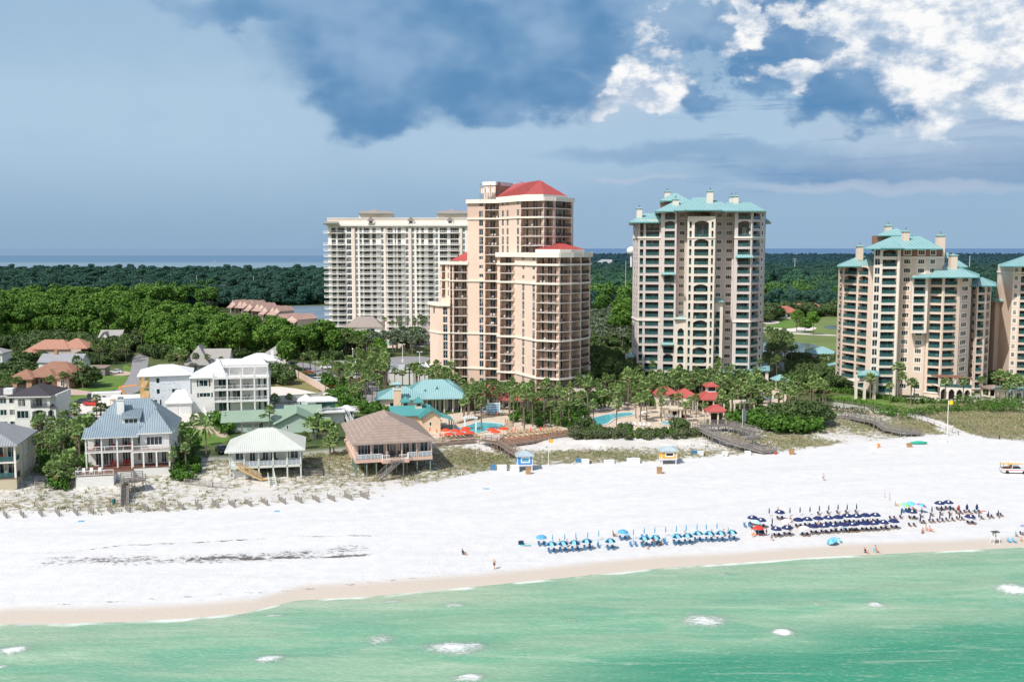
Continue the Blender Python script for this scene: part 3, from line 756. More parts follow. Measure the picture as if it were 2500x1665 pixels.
def pt3(px, py, D): return at(px, py, D)
def chimney(T, px0, px1, py0, py1, D, m, capm, depth=2.0):
 A, B = XY(px0, D, py0), XY(px1, D, py0); z0, z1 = zat(py1, D)-1.0, zat(py0, D)
 mb = MB(); mb.box(A[0], D, z0, B[0], D+depth, z1-0.5, m)
 c = MB(); c.box(A[0]-0.18, D-0.18, z1-0.5, B[0]+0.18, D+depth+0.18, z1-0.2, MATS['teal_roof_dark'])
 hip(c, A[0], D, B[0], D+depth, z1-0.2, 0.35, capm, over=0.25, rib=0)
 c.tube(((A[0]+B[0])/2, D+1, z1), ((A[0]+B[0])/2, D+1, z1+0.9), 0.22, 0.28, MATS['metal_grey'])
 T.add('chimney', mb, ('chimney_cap', c))
mat('metal_grey', (0.35,0.36,0.37), 0.4, 0.05, metal=0.6)
# ============================ 1: the peach tower with the red roofs
z1s = [2.82+2.94*i for i in range(22)]
T = Bldg('hotel_tower', 'tall peach stucco resort tower with red hipped metal roofs and curved balconies', 'building', (*XY(1240, 325), 3.0))
T.cuts = [8.7, 58.7]
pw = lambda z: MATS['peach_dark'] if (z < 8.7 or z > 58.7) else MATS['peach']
def tallalt(i): return None
w1 = dict(k='w', a=0.5, b=0.35, m=2, d=0.15, fw=.06)
w1t = dict(k='w', a=0.30, b=0.02, m=2, d=0.15, t=1)
w1x = dict(w1, alt=lambda i: dict(a=0.25, b=0.03, t=1) if 3 <= i < 7 or 7 < i < 12 or 14 < i < 17 else (dict(a=1.2, b=0.6) if i in (6, 12, 13, 14, 20) else None))
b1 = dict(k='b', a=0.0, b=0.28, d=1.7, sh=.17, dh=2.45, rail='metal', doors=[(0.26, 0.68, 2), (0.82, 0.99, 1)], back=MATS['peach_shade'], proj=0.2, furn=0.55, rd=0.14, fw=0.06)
b1w = dict(b1, doors=[(0.12, 0.25, 1), (0.40, 0.62, 2), (0.72, 0.90, 2)])
b1d = dict(b1, doors=[(0.2, 0.62, 2)]); b1r = dict(b1, doors=[(0.45, 0.85, 1)]); b1m = dict(b1, doors=[(0.02, 0.30, 2), (0.56, 0.90, 2)])
lowp = [(1049,340),(1071,332),(1098,331),(1098,350),(1055,354)]
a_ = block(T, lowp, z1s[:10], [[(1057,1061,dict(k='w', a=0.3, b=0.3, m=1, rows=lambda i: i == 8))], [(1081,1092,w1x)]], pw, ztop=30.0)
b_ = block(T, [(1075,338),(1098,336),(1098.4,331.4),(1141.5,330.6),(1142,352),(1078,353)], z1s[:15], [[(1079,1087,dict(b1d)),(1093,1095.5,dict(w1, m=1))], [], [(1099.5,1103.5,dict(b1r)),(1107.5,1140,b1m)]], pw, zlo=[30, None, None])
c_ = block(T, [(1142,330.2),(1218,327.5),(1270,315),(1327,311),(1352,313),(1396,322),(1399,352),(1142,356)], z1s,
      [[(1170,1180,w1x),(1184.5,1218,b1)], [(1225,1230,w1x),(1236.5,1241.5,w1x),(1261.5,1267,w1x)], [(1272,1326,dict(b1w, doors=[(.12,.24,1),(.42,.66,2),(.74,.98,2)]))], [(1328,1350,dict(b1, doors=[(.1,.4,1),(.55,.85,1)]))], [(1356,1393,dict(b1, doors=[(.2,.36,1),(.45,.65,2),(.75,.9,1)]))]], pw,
      zlo=[None, 46.9, 46.9, 46.9, 46.9])
d_ = block(T, [(1214,320),(1258,318),(1308,304.6),(1365,301),(1394,304),(1418,308),(1439,315),(1441,345),(1214,345)], z1s[:16],
      [[(1221,1256,b1)], [(1261.5,1267,w1x),(1274.5,1280,w1x),(1299.5,1305.5,w1x)], [(1310,1364,b1w)], [(1367,1392,b1d)], [(1396,1416,b1d)], [(1420,1437.5,b1r)]], pw)
cn = MB()
def bands(mb, pts, spec, m=CR):
 for z, h, o in spec: mb = MB(); pband(mb, pts, z-h/2, z+h/2, o, m); T.add('cornice', mb)
bands(cn, a_[:3], [(30.1, 1.1, 0.7), (20.46, 0.45, 0.3), (8.7, 0.45, 0.3)])
bands(cn, b_[2:4], [(20.46, .45, .3), (8.7, .45, .3), (38.1, .45, .3)]); bands(cn, b_[:2], [(43.98, 1.1, 0.7), (38.1, .45, .3)]); bands(cn, b_[2:4], [(44.0, 1.1, .7)])
bands(cn, c_[:3], [(64.4, 1.3, 0.8), (58.7, .5, .35), (38.1, .5, .35), (20.46, .5, .35), (8.7, .5, .35)]); bands(cn, c_[2:6], [(64.4, 1.3, 0.8), (58.7, .5, .35)])
bands(cn, d_[:8], [(46.9, 1.5, 0.9), (43.9, .6, .45), (38.1, .6, .35), (20.46, .6, .35), (8.7, .6, .35)])
par = MB()
r_ = MB(); z = zat(478, 315)
A = pt3(1319.5,441,325); R = pt3(1257,449.5,338); e0, e1, e2, e3 = pt3(1211,481.6,332), pt3(1281,475.5,314.5), pt3(1326.6,475.5,312.5), pt3(1384,477.5,322)
zz = e1[2]; fx = lambda p: (p[0], p[1], zz)
e0, e1, e2, e3 = map(fx, (e0, e1, e2, e3)); e4 = (e3[0]+2, 350, zz); e5 = (e0[0], 352, zz)
for q in ([e0, e1, A, R], [e1, e2, A], [e2, e3, A], [e3, e4, R, A], [e4, e5, R], [e5, e0, R]): roof_face(r_, q, MATS['red_roof'], 1.0)
r_.face([e0, e1, e2, e3, e4, e5][::-1], CR)
for p, q in ((e0, e1), (e1, e2), (e2, e3)): r_.face([(p[0],p[1],65.0), (q[0],q[1],65.0), q, p], CR)
T.add('roof', r_, label='large red hipped roof on top of the tower')
r_ = MB(); zz = zat(613, 309)+0.5
A = pt3(1357.5,590,318); e0, e1, e2, e3 = map(lambda p: (p[0], p[1], zz), (pt3(1307,613,309.5), pt3(1367,613,303.5), pt3(1395,613,306), pt3(1427,613,313)))
e4 = (e3[0]+1, 336, zz); e5 = (e0[0], 336, zz)
for q in ([e0, e1, A], [e1, e2, A], [e2, e3, A], [e3, e4, A], [e4, e5, A], [e5, e0, A]): roof_face(r_, q, MATS['red_roof'], 1.0)
for p, q in ((e0, e1), (e1, e2), (e2, e3)): r_.face([(p[0],p[1],46.9), (q[0],q[1],46.9), q, p], CR)
p0 = XY(1329, 319); p1 = XY(1378, 321); r_.box(p0[0], 320, 46.9, p1[0], 330, zat(588, 320), MATS['peach_shade'])
T.add('roof', r_, label='small red hipped roof on the lower front wing')
r_ = MB(); A = pt3(1141, 615, 340); zz = 44.7
e = [(*XY(1102,335), zz), (*XY(1141,333), zz), (*XY(1141,352), zz), (*XY(1100,352), zz)]
roof_face(r_, [e[0], e[1], A], MATS['red_roof'], 0.9); roof_face(r_, [e[3], e[0], A], MATS['red_roof'], 0.9); roof_face(r_, [e[2], e[3], A], MATS['red_roof'], 0)
T.add('roof', r_, label='red roof slope on the left shoulder of the tower')
ph = MB(); p0, p1 = XY(1180, 338, 460), XY(1250, 345, 460); pm_ = XY(1210, 336, 460)
pp = [p0, pm_, (p1[0], 345), (p1[0], 356), (p0[0], 356)]; zt = zat(447, 338)
for i in range(5): ph.face([(pp[i][0],pp[i][1],64), (pp[(i+1)%5][0],pp[(i+1)%5][1],64), (pp[(i+1)%5][0],pp[(i+1)%5][1],zt), (pp[i][0],pp[i][1],zt)], MATS['peach'] if i != 1 else MATS['peach_shade'])
cap(ph, pp, zt, MATS['flat_roof']); pband(ph, pp[:3], zt-0.9, zt+0.35, 0.35, WP)
for k in range(9):
 q = XY(1172+k*4.2, 334.5, 460); ph.tube((q[0], q[1]+0.4, 65.2), (q[0], q[1]+0.4, 66+random.uniform(1.5, 4.6)), 0.10, 0.10, MATS['metal_grey'], 5)
 ph.box(q[0]-0.22, q[1]+0.2, 67.2+random.uniform(0, 1), q[0]+0.22, q[1]+0.5, 68.9+random.uniform(0, .6), MATS['furn_tan'] if k % 3 == 0 else WP)
ph.bar((pm_[0]+1.3, pm_[1]-0.3, 65), (pm_[0]+1.3, pm_[1]-0.3, zt), 0.7, MATS['furn_dark'])
T.add('rooftop_plant_room', ph)
T.done()
# ============================ 3: the grey tower with teal roofs
z3 = [3.94+3.04*i for i in range(-1, 20)]      # z3[k+1] = storey k
T = Bldg('condominium_tower', 'grey stucco condominium tower with teal metal roofs, tall chimneys and arched centre bay', 'building', (*XY(1700, 345), 3.0))
gt = MATS['glass_teal']; GG = MATS['greige']; GL = MATS['greige_light']
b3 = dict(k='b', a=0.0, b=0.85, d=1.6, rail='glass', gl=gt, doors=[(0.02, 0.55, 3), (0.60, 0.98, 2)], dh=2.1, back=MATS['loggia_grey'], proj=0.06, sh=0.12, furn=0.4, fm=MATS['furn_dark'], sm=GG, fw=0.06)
b3s = dict(b3, doors=[(0.05, 0.95, 1)], furn=0)
b3top = dict(b3, alt=lambda i: dict(span=2, b=0.6, arch=0.7, dh=4.6, doors=[(0.02, 0.98, 4)]) if i == 17 else None, rows=lambda i: i != 18)
w3 = dict(k='w', a=0.95, b=0.75, m=3, d=0.12, gl=MATS['glass_dark'], sur=0.22, fm=MATS['cream'])
w3n = dict(k='w', a=0.8, b=0.75, m=1, d=0.12, gl=gt, sur=0.12, fm=MATS['cream'])
w3t = dict(w3, a=0.3, alt=lambda i: dict(span=2, a=0.1, b=0.4, t=2, m=2) if i == 17 else None, rows=lambda i: i != 18)
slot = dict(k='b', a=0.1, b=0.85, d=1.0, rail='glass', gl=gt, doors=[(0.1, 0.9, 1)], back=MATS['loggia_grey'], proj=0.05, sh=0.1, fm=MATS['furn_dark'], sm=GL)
c3 = dict(b3, sm=GL, ri=0.7, alt=lambda i: (dict(span=2, b=0.5, arch=0.8, dh=4.6, ri=0.0) if i == 17 else (dict(arch=0.75, b=0.55) if i in (16, 11, 7, 4) else (dict(ri=0.0) if i > 11 else None))), rows=lambda i: i != 18)
b3a = dict(b3, alt=lambda i: dict(arch=0.55, b=0.5) if i in (3, 12, 18, 19) else None)
L_ = block(T, [(1544,354),(1557,341),(1612,340),(1612,372),(1548,374)], z3[:20], [[(1546.5,1549.5,w3n),(1552.5,1555.5,w3n)], [(1561,1569.5,dict(b3top, doors=[(0.1,.9,1)])),(1575.5,1608,b3top)]], lambda z: GG if z < 52 else GL, ztop=58.66)
T.cuts = []
M_ = block(T, [(1612,338),(1650,337),(1650.5,341),(1676,341),(1744,341),(1790,340),(1790.5,334),(1833,333),(1864,341),(1866,372),(1612,372)], z3,
     [[(1613.5,1615.5,dict(w3n, m=1)),(1621,1645.5,b3a)], [], [(1657,1669.5,w3)], [(1690,1702,dict(w3, rows=lambda i: i >= 19)),(1706,1729,dict(b3, rows=lambda i: i == 19))], [(1747,1759,w3),(1771,1785.5,w3)], [],
      [(1799,1830,b3top)], [(1836,1852.5,dict(b3, doors=[(0.1,.9,2)])),(1856,1860.5,dict(w3, m=1))]], GG, zlo=[None,None,None,50,None,None,None,None])
C_ = block(T, [(1676,341),(1676.2,333),(1744,331.5),(1744.2,341)], z3[:20], [[], [(1681,1686.5,slot),(1693.5,1728,c3),(1734.5,1739.5,slot)], []], GL, ztop=59.6)
a3 = dict(b3, sm=GL, alt=lambda i: dict(arch=0.9, b=0.4) if i in (2, 4, 6) else None)
B1 = block(T, [(1648,337.4),(1648.2,334.6),(1676,334.2),(1676,337)], z3[:8], [[], [(1656,1671.5,a3)]], GL, ztop=25.4)
B2 = block(T, [(1744,334.6),(1766,334.4),(1766.3,340)], z3[:10], [[(1746,1759,a3)], []], GL, ztop=31.0)
cn = MB()
pband(cn, L_[:3], 52.3, 52.9, .3, CR); pband(cn, M_[6:9], 52.3, 52.9, .3, CR); pband(cn, M_[4:6], 59.0, 59.3, .2, CR); pband(cn, C_[1:3], 52.2, 52.7, .25, GL)
pband(cn, L_[:3], 23.9, 24.4, .3, CR); pband(cn, M_[6:9], 23.9, 24.4, .3, CR); pband(cn, M_[2:4], 58.8, 59.2, .2, CR)
for i in range(18):
 pband(cn, L_[1:3], z3[i+1]-0.86, z3[i+1]-0.74, .05, GL)
T.add('cornice', cn)
br = MB()
for (p, q, y) in ((1645.5+7, 1668, 340.7), (1744.5, 1790, 340.4)):
 a, b_ = XY(p, y), XY(q, y);
TR, TS = MATS['teal_roof'], MATS['teal_roof_seam']
def hiproof(T, eL, eR, pyE, rL, rR, pyR, D0, D1, Dr, over=0, label=None, m=None, base=None, rib=1.2, thick=0.3):
 """hip roof from pixel columns: eave from eL to eR at depth D0 (front) to D1 (back); ridge rL..rR at depth Dr"""
 m = m or TR; mb = MB(); z = zat(pyE, D0); zr = zat(pyR, Dr)
 x0, x1 = XY(eL, D0, pyE)[0], XY(eR, D0, pyE)[0]; a, b_ = XY(rL, Dr, pyR)[0], XY(rR, Dr, pyR)[0]
 A, B = (a, Dr, zr), (b_, Dr, zr); xb0, xb1 = XY(eL+1, D1, pyE)[0], XY(eR-1, D1, pyE)[0]; f0, f1, g1, g0 = (x0,D0,z), (x1,D0,z), (xb1,D1,z), (xb0,D1,z)
 if b_-a < 0.3:
  for q in ([f0,f1,A], [f1,g1,A], [g1,g0,A], [g0,f0,A]): roof_face(mb, q, m, rib, rm=TS if m is TR else m)
 else:
  for q in ([f0,f1,B,A], [f1,g1,B], [g1,g0,A,B], [g0,f0,A]): roof_face(mb, q, m, rib, rm=TS if m is TR else m)
 lo = [(p[0], p[1], z-thick) for p in (f0, f1, g1, g0)]; up = [f0, f1, g1, g0]
 mb.face(lo[::-1], MATS['cream'])
 for i in range(4): mb.face([lo[i], lo[(i+1)%4], up[(i+1)%4], up[i]], MATS['teal_roof_dark'])
 T.add('roof', mb, label=label)
hiproof(T, 1535, 1614, 543, 1572, 1612, 521, 338, 372, 352)
hiproof(T, 1848, 1883, 541, 1850, 1862, 531, 342, 368, 352)
hiproof(T, 1598, 1706, 516, 1652, 1702, 489, 334.6, 372, 350)
hiproof(T, 1766, 1871, 515, 1775, 1832, 494, 330.5, 372, 348)
hiproof(T, 1645, 1815, 514, 1694, 1732, 482.5, 331.3, 372, 350)
hiproof(T, 1670, 1762, 513, 1705, 1707, 490.5, 329.8, 350, 343)
ph = MB(); p0, p1 = XY(1621, 352), XY(1676, 352); ph.box(p0[0], 352, 60, p1[0], 364, zat(490, 352), MATS['brown_band']); T.add('rooftop_room', ph)
hiproof(T, 1610, 1686, 490, 1645, 1652, 472, 350, 366, 357)
for q in ((1555.5,1568,507,533,345),(1624,1637,466,482,358),(1644,1657.5,485,502,343),(1728,1741.5,465,499,342),(1783,1792,478,494,352),(1791.5,1803.5,477,497,346)): chimney(T, *q, MATS['greige_light'], TR)
hiproof(T, 1613, 1650, 670.5, 1617, 1646, 665, 335.2, 338, 337.2, thick=0.15)
hiproof(T, 1612, 1648, 842, 1616, 1644, 836, 335.2, 338, 337.2, thick=0.15)
hiproof(T, 1795, 1840, 629, 1799, 1836, 622, 331, 334, 333.2, thick=0.15)
hiproof(T, 1646, 1677, 780, 1660, 1672, 771.5, 333.6, 340, 338, thick=0.15)
hiproof(T, 1740, 1768, 737, 1745, 1755, 727, 333.4, 341, 339, thick=0.15)
hiproof(T, 1760, 1839, 911, 1772, 1828, 901, 326, 336, 333)
hiproof(T, 1833, 1880, 905, 1850, 1868, 893, 330, 352, 342)
hiproof(T, 1531, 1549, 871, 1538, 1544, 865, 340, 352, 347)
an = MB()
for px in (1765, 1833):
 a = XY(px, 325); an.box(a[0]-.6, 326.5, 1, a[0]+.6, 327.7, zat(911, 326), GL)
for px in (1853, 1877):
 a = XY(px, 331); an.box(a[0]-.5, 330.6, 1, a[0]+.5, 331.6, zat(905, 330), GL)
a, b_ = XY(1536, 341), XY(1549, 341); an.box(a[0], 341, 1, b_[0], 351, zat(871, 340), GG)
T.add('porch', an)
# window-washing gantry hanging beside the top of the centre bay
gy = MB(); a, b_ = XY(1766, 338.5), XY(1798, 332); zg = zat(577, 338)
for k in (0, 0.5, 1.0): gy.bar((a[0], 338.6, zg+k), (b_[0], 338.6-1.5, zg+k), 0.09, MATS['metal_grey'])
for k in range(9): f_ = k/8; gy.bar((a[0]+(b_[0]-a[0])*f_, 338.6-1.5*f_, zg), (a[0]+(b_[0]-a[0])*f_, 338.6-1.5*f_, zg+1), 0.07, MATS['metal_grey'])
gy.box(a[0], 337.0, zg-0.15, b_[0], 338.4, zg-0.05, WP); T.add('window_gantry', gy)
T.done()
# ============================ 4: the beige stepped tower on the right
z4 = [1.5+2.79*i for i in range(0, 18)]
T = Bldg('condominium_tower', 'beige stepped condominium tower with teal hipped roofs and white bay columns', 'building', (*XY(2230, 312), 3.0))
TT = MATS['tan_stucco']
b4 = dict(b3, b=0.72, sm=TT, dh=1.95, doors=[(0.02, 0.60, 3), (0.66, 0.98, 2)], alt=lambda i: dict(arch=0.5, b=0.4) if i in (14, 13) else None)
b4w = dict(b4, sm=WP, alt=lambda i: dict(arch=0.5, b=0.4) if i == 16 else None)
b4n = dict(b4, doors=[(0.1, 0.9, 1)], furn=0, alt=lambda i: None)
w4 = dict(k='w', a=0.75, b=0.6, m=3, d=0.1, gl=MATS['glass_dark'], sur=0.22, fm=MATS['cream'])
w4g = dict(w4, a=0.4, b=0.35, m=2)
gr = lambda i: i > 0
W4c = lambda z: MATS['brown_band'] if 46.6 < z < 48.6 else TT
P_ = block(T, [(2046,329),(2058,322),(2131,309),(2131.3,335),(2050,342)], z4[:16], [[(2050,2055.5,b4n)], [(2061,2091,b4),(2096,2119,b4)]], TT)
Q_ = block(T, [(2131,312),(2131.3,304),(2195,303.5),(2195.4,330),(2131,330)], z4, [[], [(2134,2147,w4g),(2153,2188,dict(b4w, rows=lambda i: True))], []], MATS['greige_light'])
T.cuts = [46.15]
M4 = block(T, [(2195,308),(2228,306.5),(2262,305.0),(2298,306.0),(2303,310),(2303,332),(2195,332)], z4, [[(2204.5,2221,dict(w4, rows=gr))], [(2239,2255,dict(w4, rows=lambda i: i != 2))], [(2269,2281,dict(w4, rows=lambda i: i > 13))], []], lambda z: MATS['brown_band'] if z > 46.15 else TT)
T.cuts = []
V_ = block(T, [(2227,305.5),(2227.3,302.6),(2266,302.2),(2266.3,306)], z4[:15], [[], [(2231.5,2259.5,dict(b4w, rows=lambda i: i >= 8, alt=lambda i: dict(arch=.5, b=.4) if i == 13 else None))], []], MATS['greige_light'], zlo=22.9, zb=22.9)
R4 = block(T, [(2266,304.5),(2303,302),(2345,303.2),(2372,310),(2372,332),(2266,332)], z4[:15], [[(2272,2300,dict(b4, rows=gr))], [(2307,2337,dict(b4, rows=gr))], [(2349,2363.5,dict(w4, rows=gr))], []], TT)
S4 = block(T, [(2371,316),(2386.5,311.5),(2409,312),(2421,318),(2421,338),(2371,338)], z4[:14], [[(2374.5,2383,dict(w4, m=2))], [(2390,2405,b4n)], [(2411,2418.5,b4n)], []], TT)
# the white bay only hangs on the upper storeys: close its underside
un = MB(); q = [XY(2227,306), XY(2227.3,302.6), XY(2266,302.2), XY(2266.3,306)]
cn = MB(); pband(cn, M4[:4], 45.9, 46.4, .35, CR); pband(cn, Q_[1:3], 46.0, 46.4, .2, CR)
for pts in (P_[:3], R4[:4], S4[:4]):
 for k in (1,): pband(cn, pts, 4.1, 4.5, .25, CR)
T.add('cornice', cn)
# rounded pilaster down the white bay
pl = MB(); a = XY(2192, 303.2); pl.tube((a[0], 303.2, 1), (a[0], 303.2, 48.5), 0.5, 0.5, MATS['greige_light'], 10); T.add('pilaster', pl)
hiproof(T, 2044, 2132, 650, 2096, 2126, 626, 314, 342, 325)
hiproof(T, 2108, 2302, 607.5, 2180, 2247, 577, 301, 334, 314)
hiproof(T, 2150, 2208, 606, 2184, 2186, 591, 300.4, 314, 308)
ph = MB(); a, b_ = XY(2152, 318), XY(2212, 318); ph.box(a[0], 318, 48, b_[0], 328, zat(575, 318), MATS['brown_band']); T.add('rooftop_room', ph)
hiproof(T, 2140, 2229, 575, 2180, 2188, 557.5, 316, 330, 322)
hiproof(T, 2268, 2392, 677, 2300, 2312, 641, 299.5, 334, 312)
hiproof(T, 2225, 2274, 678, 2262, 2270, 667, 299.8, 310, 306, thick=0.3)
hiproof(T, 2368, 2433, 698, 2374, 2398, 677.5, 309, 340, 322)
hiproof(T, 2302, 2324, 630, 2306, 2314, 617, 318, 334, 326); hiproof(T, 2312, 2363, 652, 2326, 2340, 636, 322, 338, 330)
ph = MB(); a, b_ = XY(2303, 322), XY(2345, 322); ph.box(a[0], 322, 38, b_[0], 334, zat(652, 322), TT); T.add('rooftop_room', ph)
for q in ((2095,2108.5,599,628,320),(2165,2178.5,549,562,321),(2207,2221,563,582,309),(2291,2308.5,573,640,306),(2323,2338.5,621,660,306)): chimney(T, *q, MATS['tan_stucco'], TR)
hiproof(T, 2093, 2147, 916, 2112, 2132, 904, 296, 306, 301)
po = MB()
for px in (2099, 2120, 2144):
 a = XY(px, 297); po.box(a[0]-.35, 297, 1, a[0]+.35, 297.7, zat(916, 296), GL)
a, b_ = XY(2097, 297), XY(2146, 297); zz = zat(932, 297); po.box(a[0], 297.1, zz-.3, b_[0], 305, zz, GL)
T.add('porch', po)
# arcaded terrace with timber pergola
pg = MB(); zt = zat(946, 296)
A, B = XY(2305, 297), XY(2383, 294); q = Bldg.__new__(Bldg);
arc = Bldg.__new__(Bldg); arc.W = MB(); arc.wins = []; arc.doors = []; arc.bals = []; arc.world = True; arc.lim = 5
L = hypot(B[0]-A[0], B[1]-A[1])
facade(arc, A, B, [1.2, zt], [(L*(i+0.12)/4, L*(i+0.88)/4, dict(k='o', a=0.1, b=0.5, d=2.5, arch=1.0, back=MATS['furn_dark'])) for i in range(4)], GL)
arc.W.face([(A[0],A[1],zt),(B[0],B[1],zt),(B[0],B[1]+9,zt),(A[0],A[1]+9,zt)], MATS['greige_light']); arc.W.face([(B[0],B[1],1),(B[0],B[1]+9,1),(B[0],B[1]+9,zt),(B[0],B[1],zt)], GL)
T.add('terrace_arcade', arc.W)
for k in range(5):
 f_ = k/4; x, y = A[0]+(B[0]-A[0])*f_, A[1]+(B[1]-A[1])*f_+0.4
 pg.box(x-.22, y, zt, x+.22, y+.44, zt+2.7, GL); pg.bar((x, y-0.5, zt+2.9), (x, y+7, zt+2.9), 0.22, MATS['brown_band'])
for k in range(26):
 f_ = k/25; x, y = A[0]+(B[0]-A[0])*f_, A[1]+(B[1]-A[1])*f_; pg.bar((x, y-0.3, zt+3.1), (x, y+6, zt+3.1), 0.12, MATS['brown_band'])
railing(pg, A, ((B[0]-A[0])/L, (B[1]-A[1])/L), ((B[1]-A[1])/L, -(B[0]-A[0])/L), 0, L, zt, 'glass', -0.2)
T.add('pergola', pg)
T.done()
# ============================ 5: the beige tower cut by the right edge of the picture
T = Bldg('condominium_tower', 'beige condominium tower with a teal roof, cut by the right edge', 'building', (*XY(2500, 325), 3.0))
E_ = block(T, [(2434,334),(2472,322),(2488,321),(2570,319),(2570,350),(2437,352)], z4[:16], [[], [(2475.5,2484.5,w4)], [(2492,2519,b4),(2530,2556,b4)]], lambda z: MATS['brown_band'] if z > 41 else TT)
T.cuts = [41.0]
cn = MB(); pband(cn, E_[:4], 40.8, 41.2, .3, CR); T.add('cornice', cn)
hiproof(T, 2440, 2640, 650, 2510, 2560, 622, 315, 356, 335); hiproof(T, 2424, 2455, 735, 2436, 2446, 724, 328, 340, 334)
un = MB(); a, b_ = XY(2433, 331), XY(2450, 331); un.box(a[0], 331, 1, b_[0], 342, zat(736, 331), TT); T.add('side_bay', un)
T.done()
# ============================ 2: the long ivory block behind
z2 = [4.3+3.1*i for i in range(0, 19)]
T = Bldg('apartment_block', 'long ivory apartment block with white balconies in vertical stacks, behind the peach tower', 'building', (*XY(970, 530), 3.0))
IV, BL = MATS['ivory'], MATS['blush']
gf = MATS['glass_far']
w2 = dict(k='w', a=0.35, b=0.25, m=3, d=0.12, gl=gf, fw=0.11); w2d = dict(k='w', a=0.1, b=0.35, m=4, d=1.5, gl=gf, fw=0.10); w2s = dict(w2d, m=2, fw=0.12)
A, B = XY(803, 525), XY(1150, 523)
glz = [(811,822,w2d),(826,843.5,w2d),(848.5,859.5,w2),(869,875,w2),(879,885,w2s),(889,904,w2d),(910,919,w2s),(932,938,w2),(947,960,w2d),(965,968,dict(w2s, m=1)),(972,980,w2s),(992,998.5,w2),(1006,1012.5,w2),(1017.5,1023,w2s),(1029,1036,w2s),(1046,1058,w2d),(1064,1070.5,w2),(1074,1092,w2d),(1100,1120.5,w2d),(1130,1136,w2)]
facade(T, A, B, z2, pxcols(A, B, glz), IV, zbot=1.0, ztop=61.6)
pts = [A, B, (B[0], B[1]+22), (A[0], A[1]+22)]; close_block(T, pts, 1, 1.0, 61.6, IV)
pr = MB()
for (p, q) in ((860.5,868),(939,943.5),(999,1005.5),(1122,1129)):
 u0, u1 = ucol(p, A, B), ucol(q, A, B); e = ((B[0]-A[0]), (B[1]-A[1])); L = hypot(*e); e = (e[0]/L, e[1]/L); n = (e[1], -e[0])
 pr.obox(A, e, n, u0, u1, 0.004, 0.55, 1, 60.0, BL)
T.add('pilaster', pr)
cn = MB(); pband(cn, [A, B], 60.6, 61.9, 1.5, IV); pband(cn, [A, B], 61.9, 64.4, 0.4, MATS['blush']); pband(cn, [A, B], 64.4, 64.9, 0.7, IV); T.add('cornice', cn)
L = hypot(B[0]-A[0], B[1]-A[1]); e = ((B[0]-A[0])/L, (B[1]-A[1])/L); n = (e[1], -e[0])
for (p, q, left) in ((799,845.5,True),(878,930.5,False),(944,989.5,False),(1016,1060,False),(1073,1121,False)):
 u0, u1 = ucol(p, A, B), ucol(q, A, B)
 for i, z in enumerate(z2[:-1]):
  if i in (16,) : continue
  bm, rl = MB(), MB(); d = 1.9; P = lambda u, w_, zz: (A[0]+e[0]*u+n[0]*w_, A[1]+e[1]*u+n[1]*w_, zz)
  K = 6; arc_ = [(u0+(u1-u0)*k/K, d*(1-0.28*(2*k/K-1)**4)) for k in range(K+1)]
  if left: arc_ = [(u0-1.5, 0.3), (u0-1.2, 1.2)]+arc_
  ring = arc_+[(u1, 0.005)]+([(u0-1.5, -1.5)] if left else [])+[(u0, 0.005)]
  bm.face([P(a, b_, z+0.02) for a, b_ in ring], IV); bm.face([P(a, b_, z-0.26) for a, b_ in ring][::-1], IV)
  for k in range(len(arc_)-1):
   (a, b_), (c, d2) = arc_[k], arc_[k+1]
   bm.face([P(a,b_,z-0.26), P(c,d2,z-0.26), P(c,d2,z+0.02), P(a,b_,z+0.02)], IV)
   rl.bar(P(a,b_-.06,z+1.1), P(c,d2-.06,z+1.1), 0.13, WP); rl.bar(P(a,b_-.06,z+0.18), P(c,d2-.06,z+0.18), 0.1, WP)
   nb = max(2, int(hypot(c-a, d2-b_)/0.45))
   for j in range(nb): f_ = j/nb; rl.bar(P(a+(c-a)*f_, b_+(d2-b_)*f_-.06, z), P(a+(c-a)*f_, b_+(d2-b_)*f_-.06, z+1.1), 0.15, WP)
  T.bals.append(((u1-u0)*(1+0.001*i), bm, rl))
GR_ = MATS['grey_roof']
hiproof(T, 789, 826, 545, 818, 822, 530, 520, 548, 534, m=GR_, rib=0)
for (p, q, y, a, b_) in ((879,957,521.5,884,950),(1068,1150,521.5,1075,1145)):
 ph = MB(); x0, x1 = XY(p, 530)[0], XY(q, 530)[0]; ph.box(x0, 530, 60, x1, 544, zat(y, 530), BL); T.add('rooftop_room', ph)
 hiproof(T, p-4, q+5, y, a, b_, y-6.5, 528.5, 546, 537, m=GR_, rib=0); c = (a+b_)/2-2
 hiproof(T, p+15, p+50, y, p+32, p+34, y-11, 526.5, 540, 534, m=GR_, rib=0)
for px in (908, 1005, 1100):
 o_ = MB(); x = XY(px, 523.4)[0]; o_.box(x-1.6, 522.2, 61.9, x+1.6, 523.2, 63.6, IV); o_.face([(x-2,522.1,63.4),(x+2,522.1,63.4),(x,522.1,65.6)], GR_); o_.box(x-0.9, 522.05, 62.2, x+0.9, 522.2, 63.2, gf); T.add('dormer', o_)
T.done()
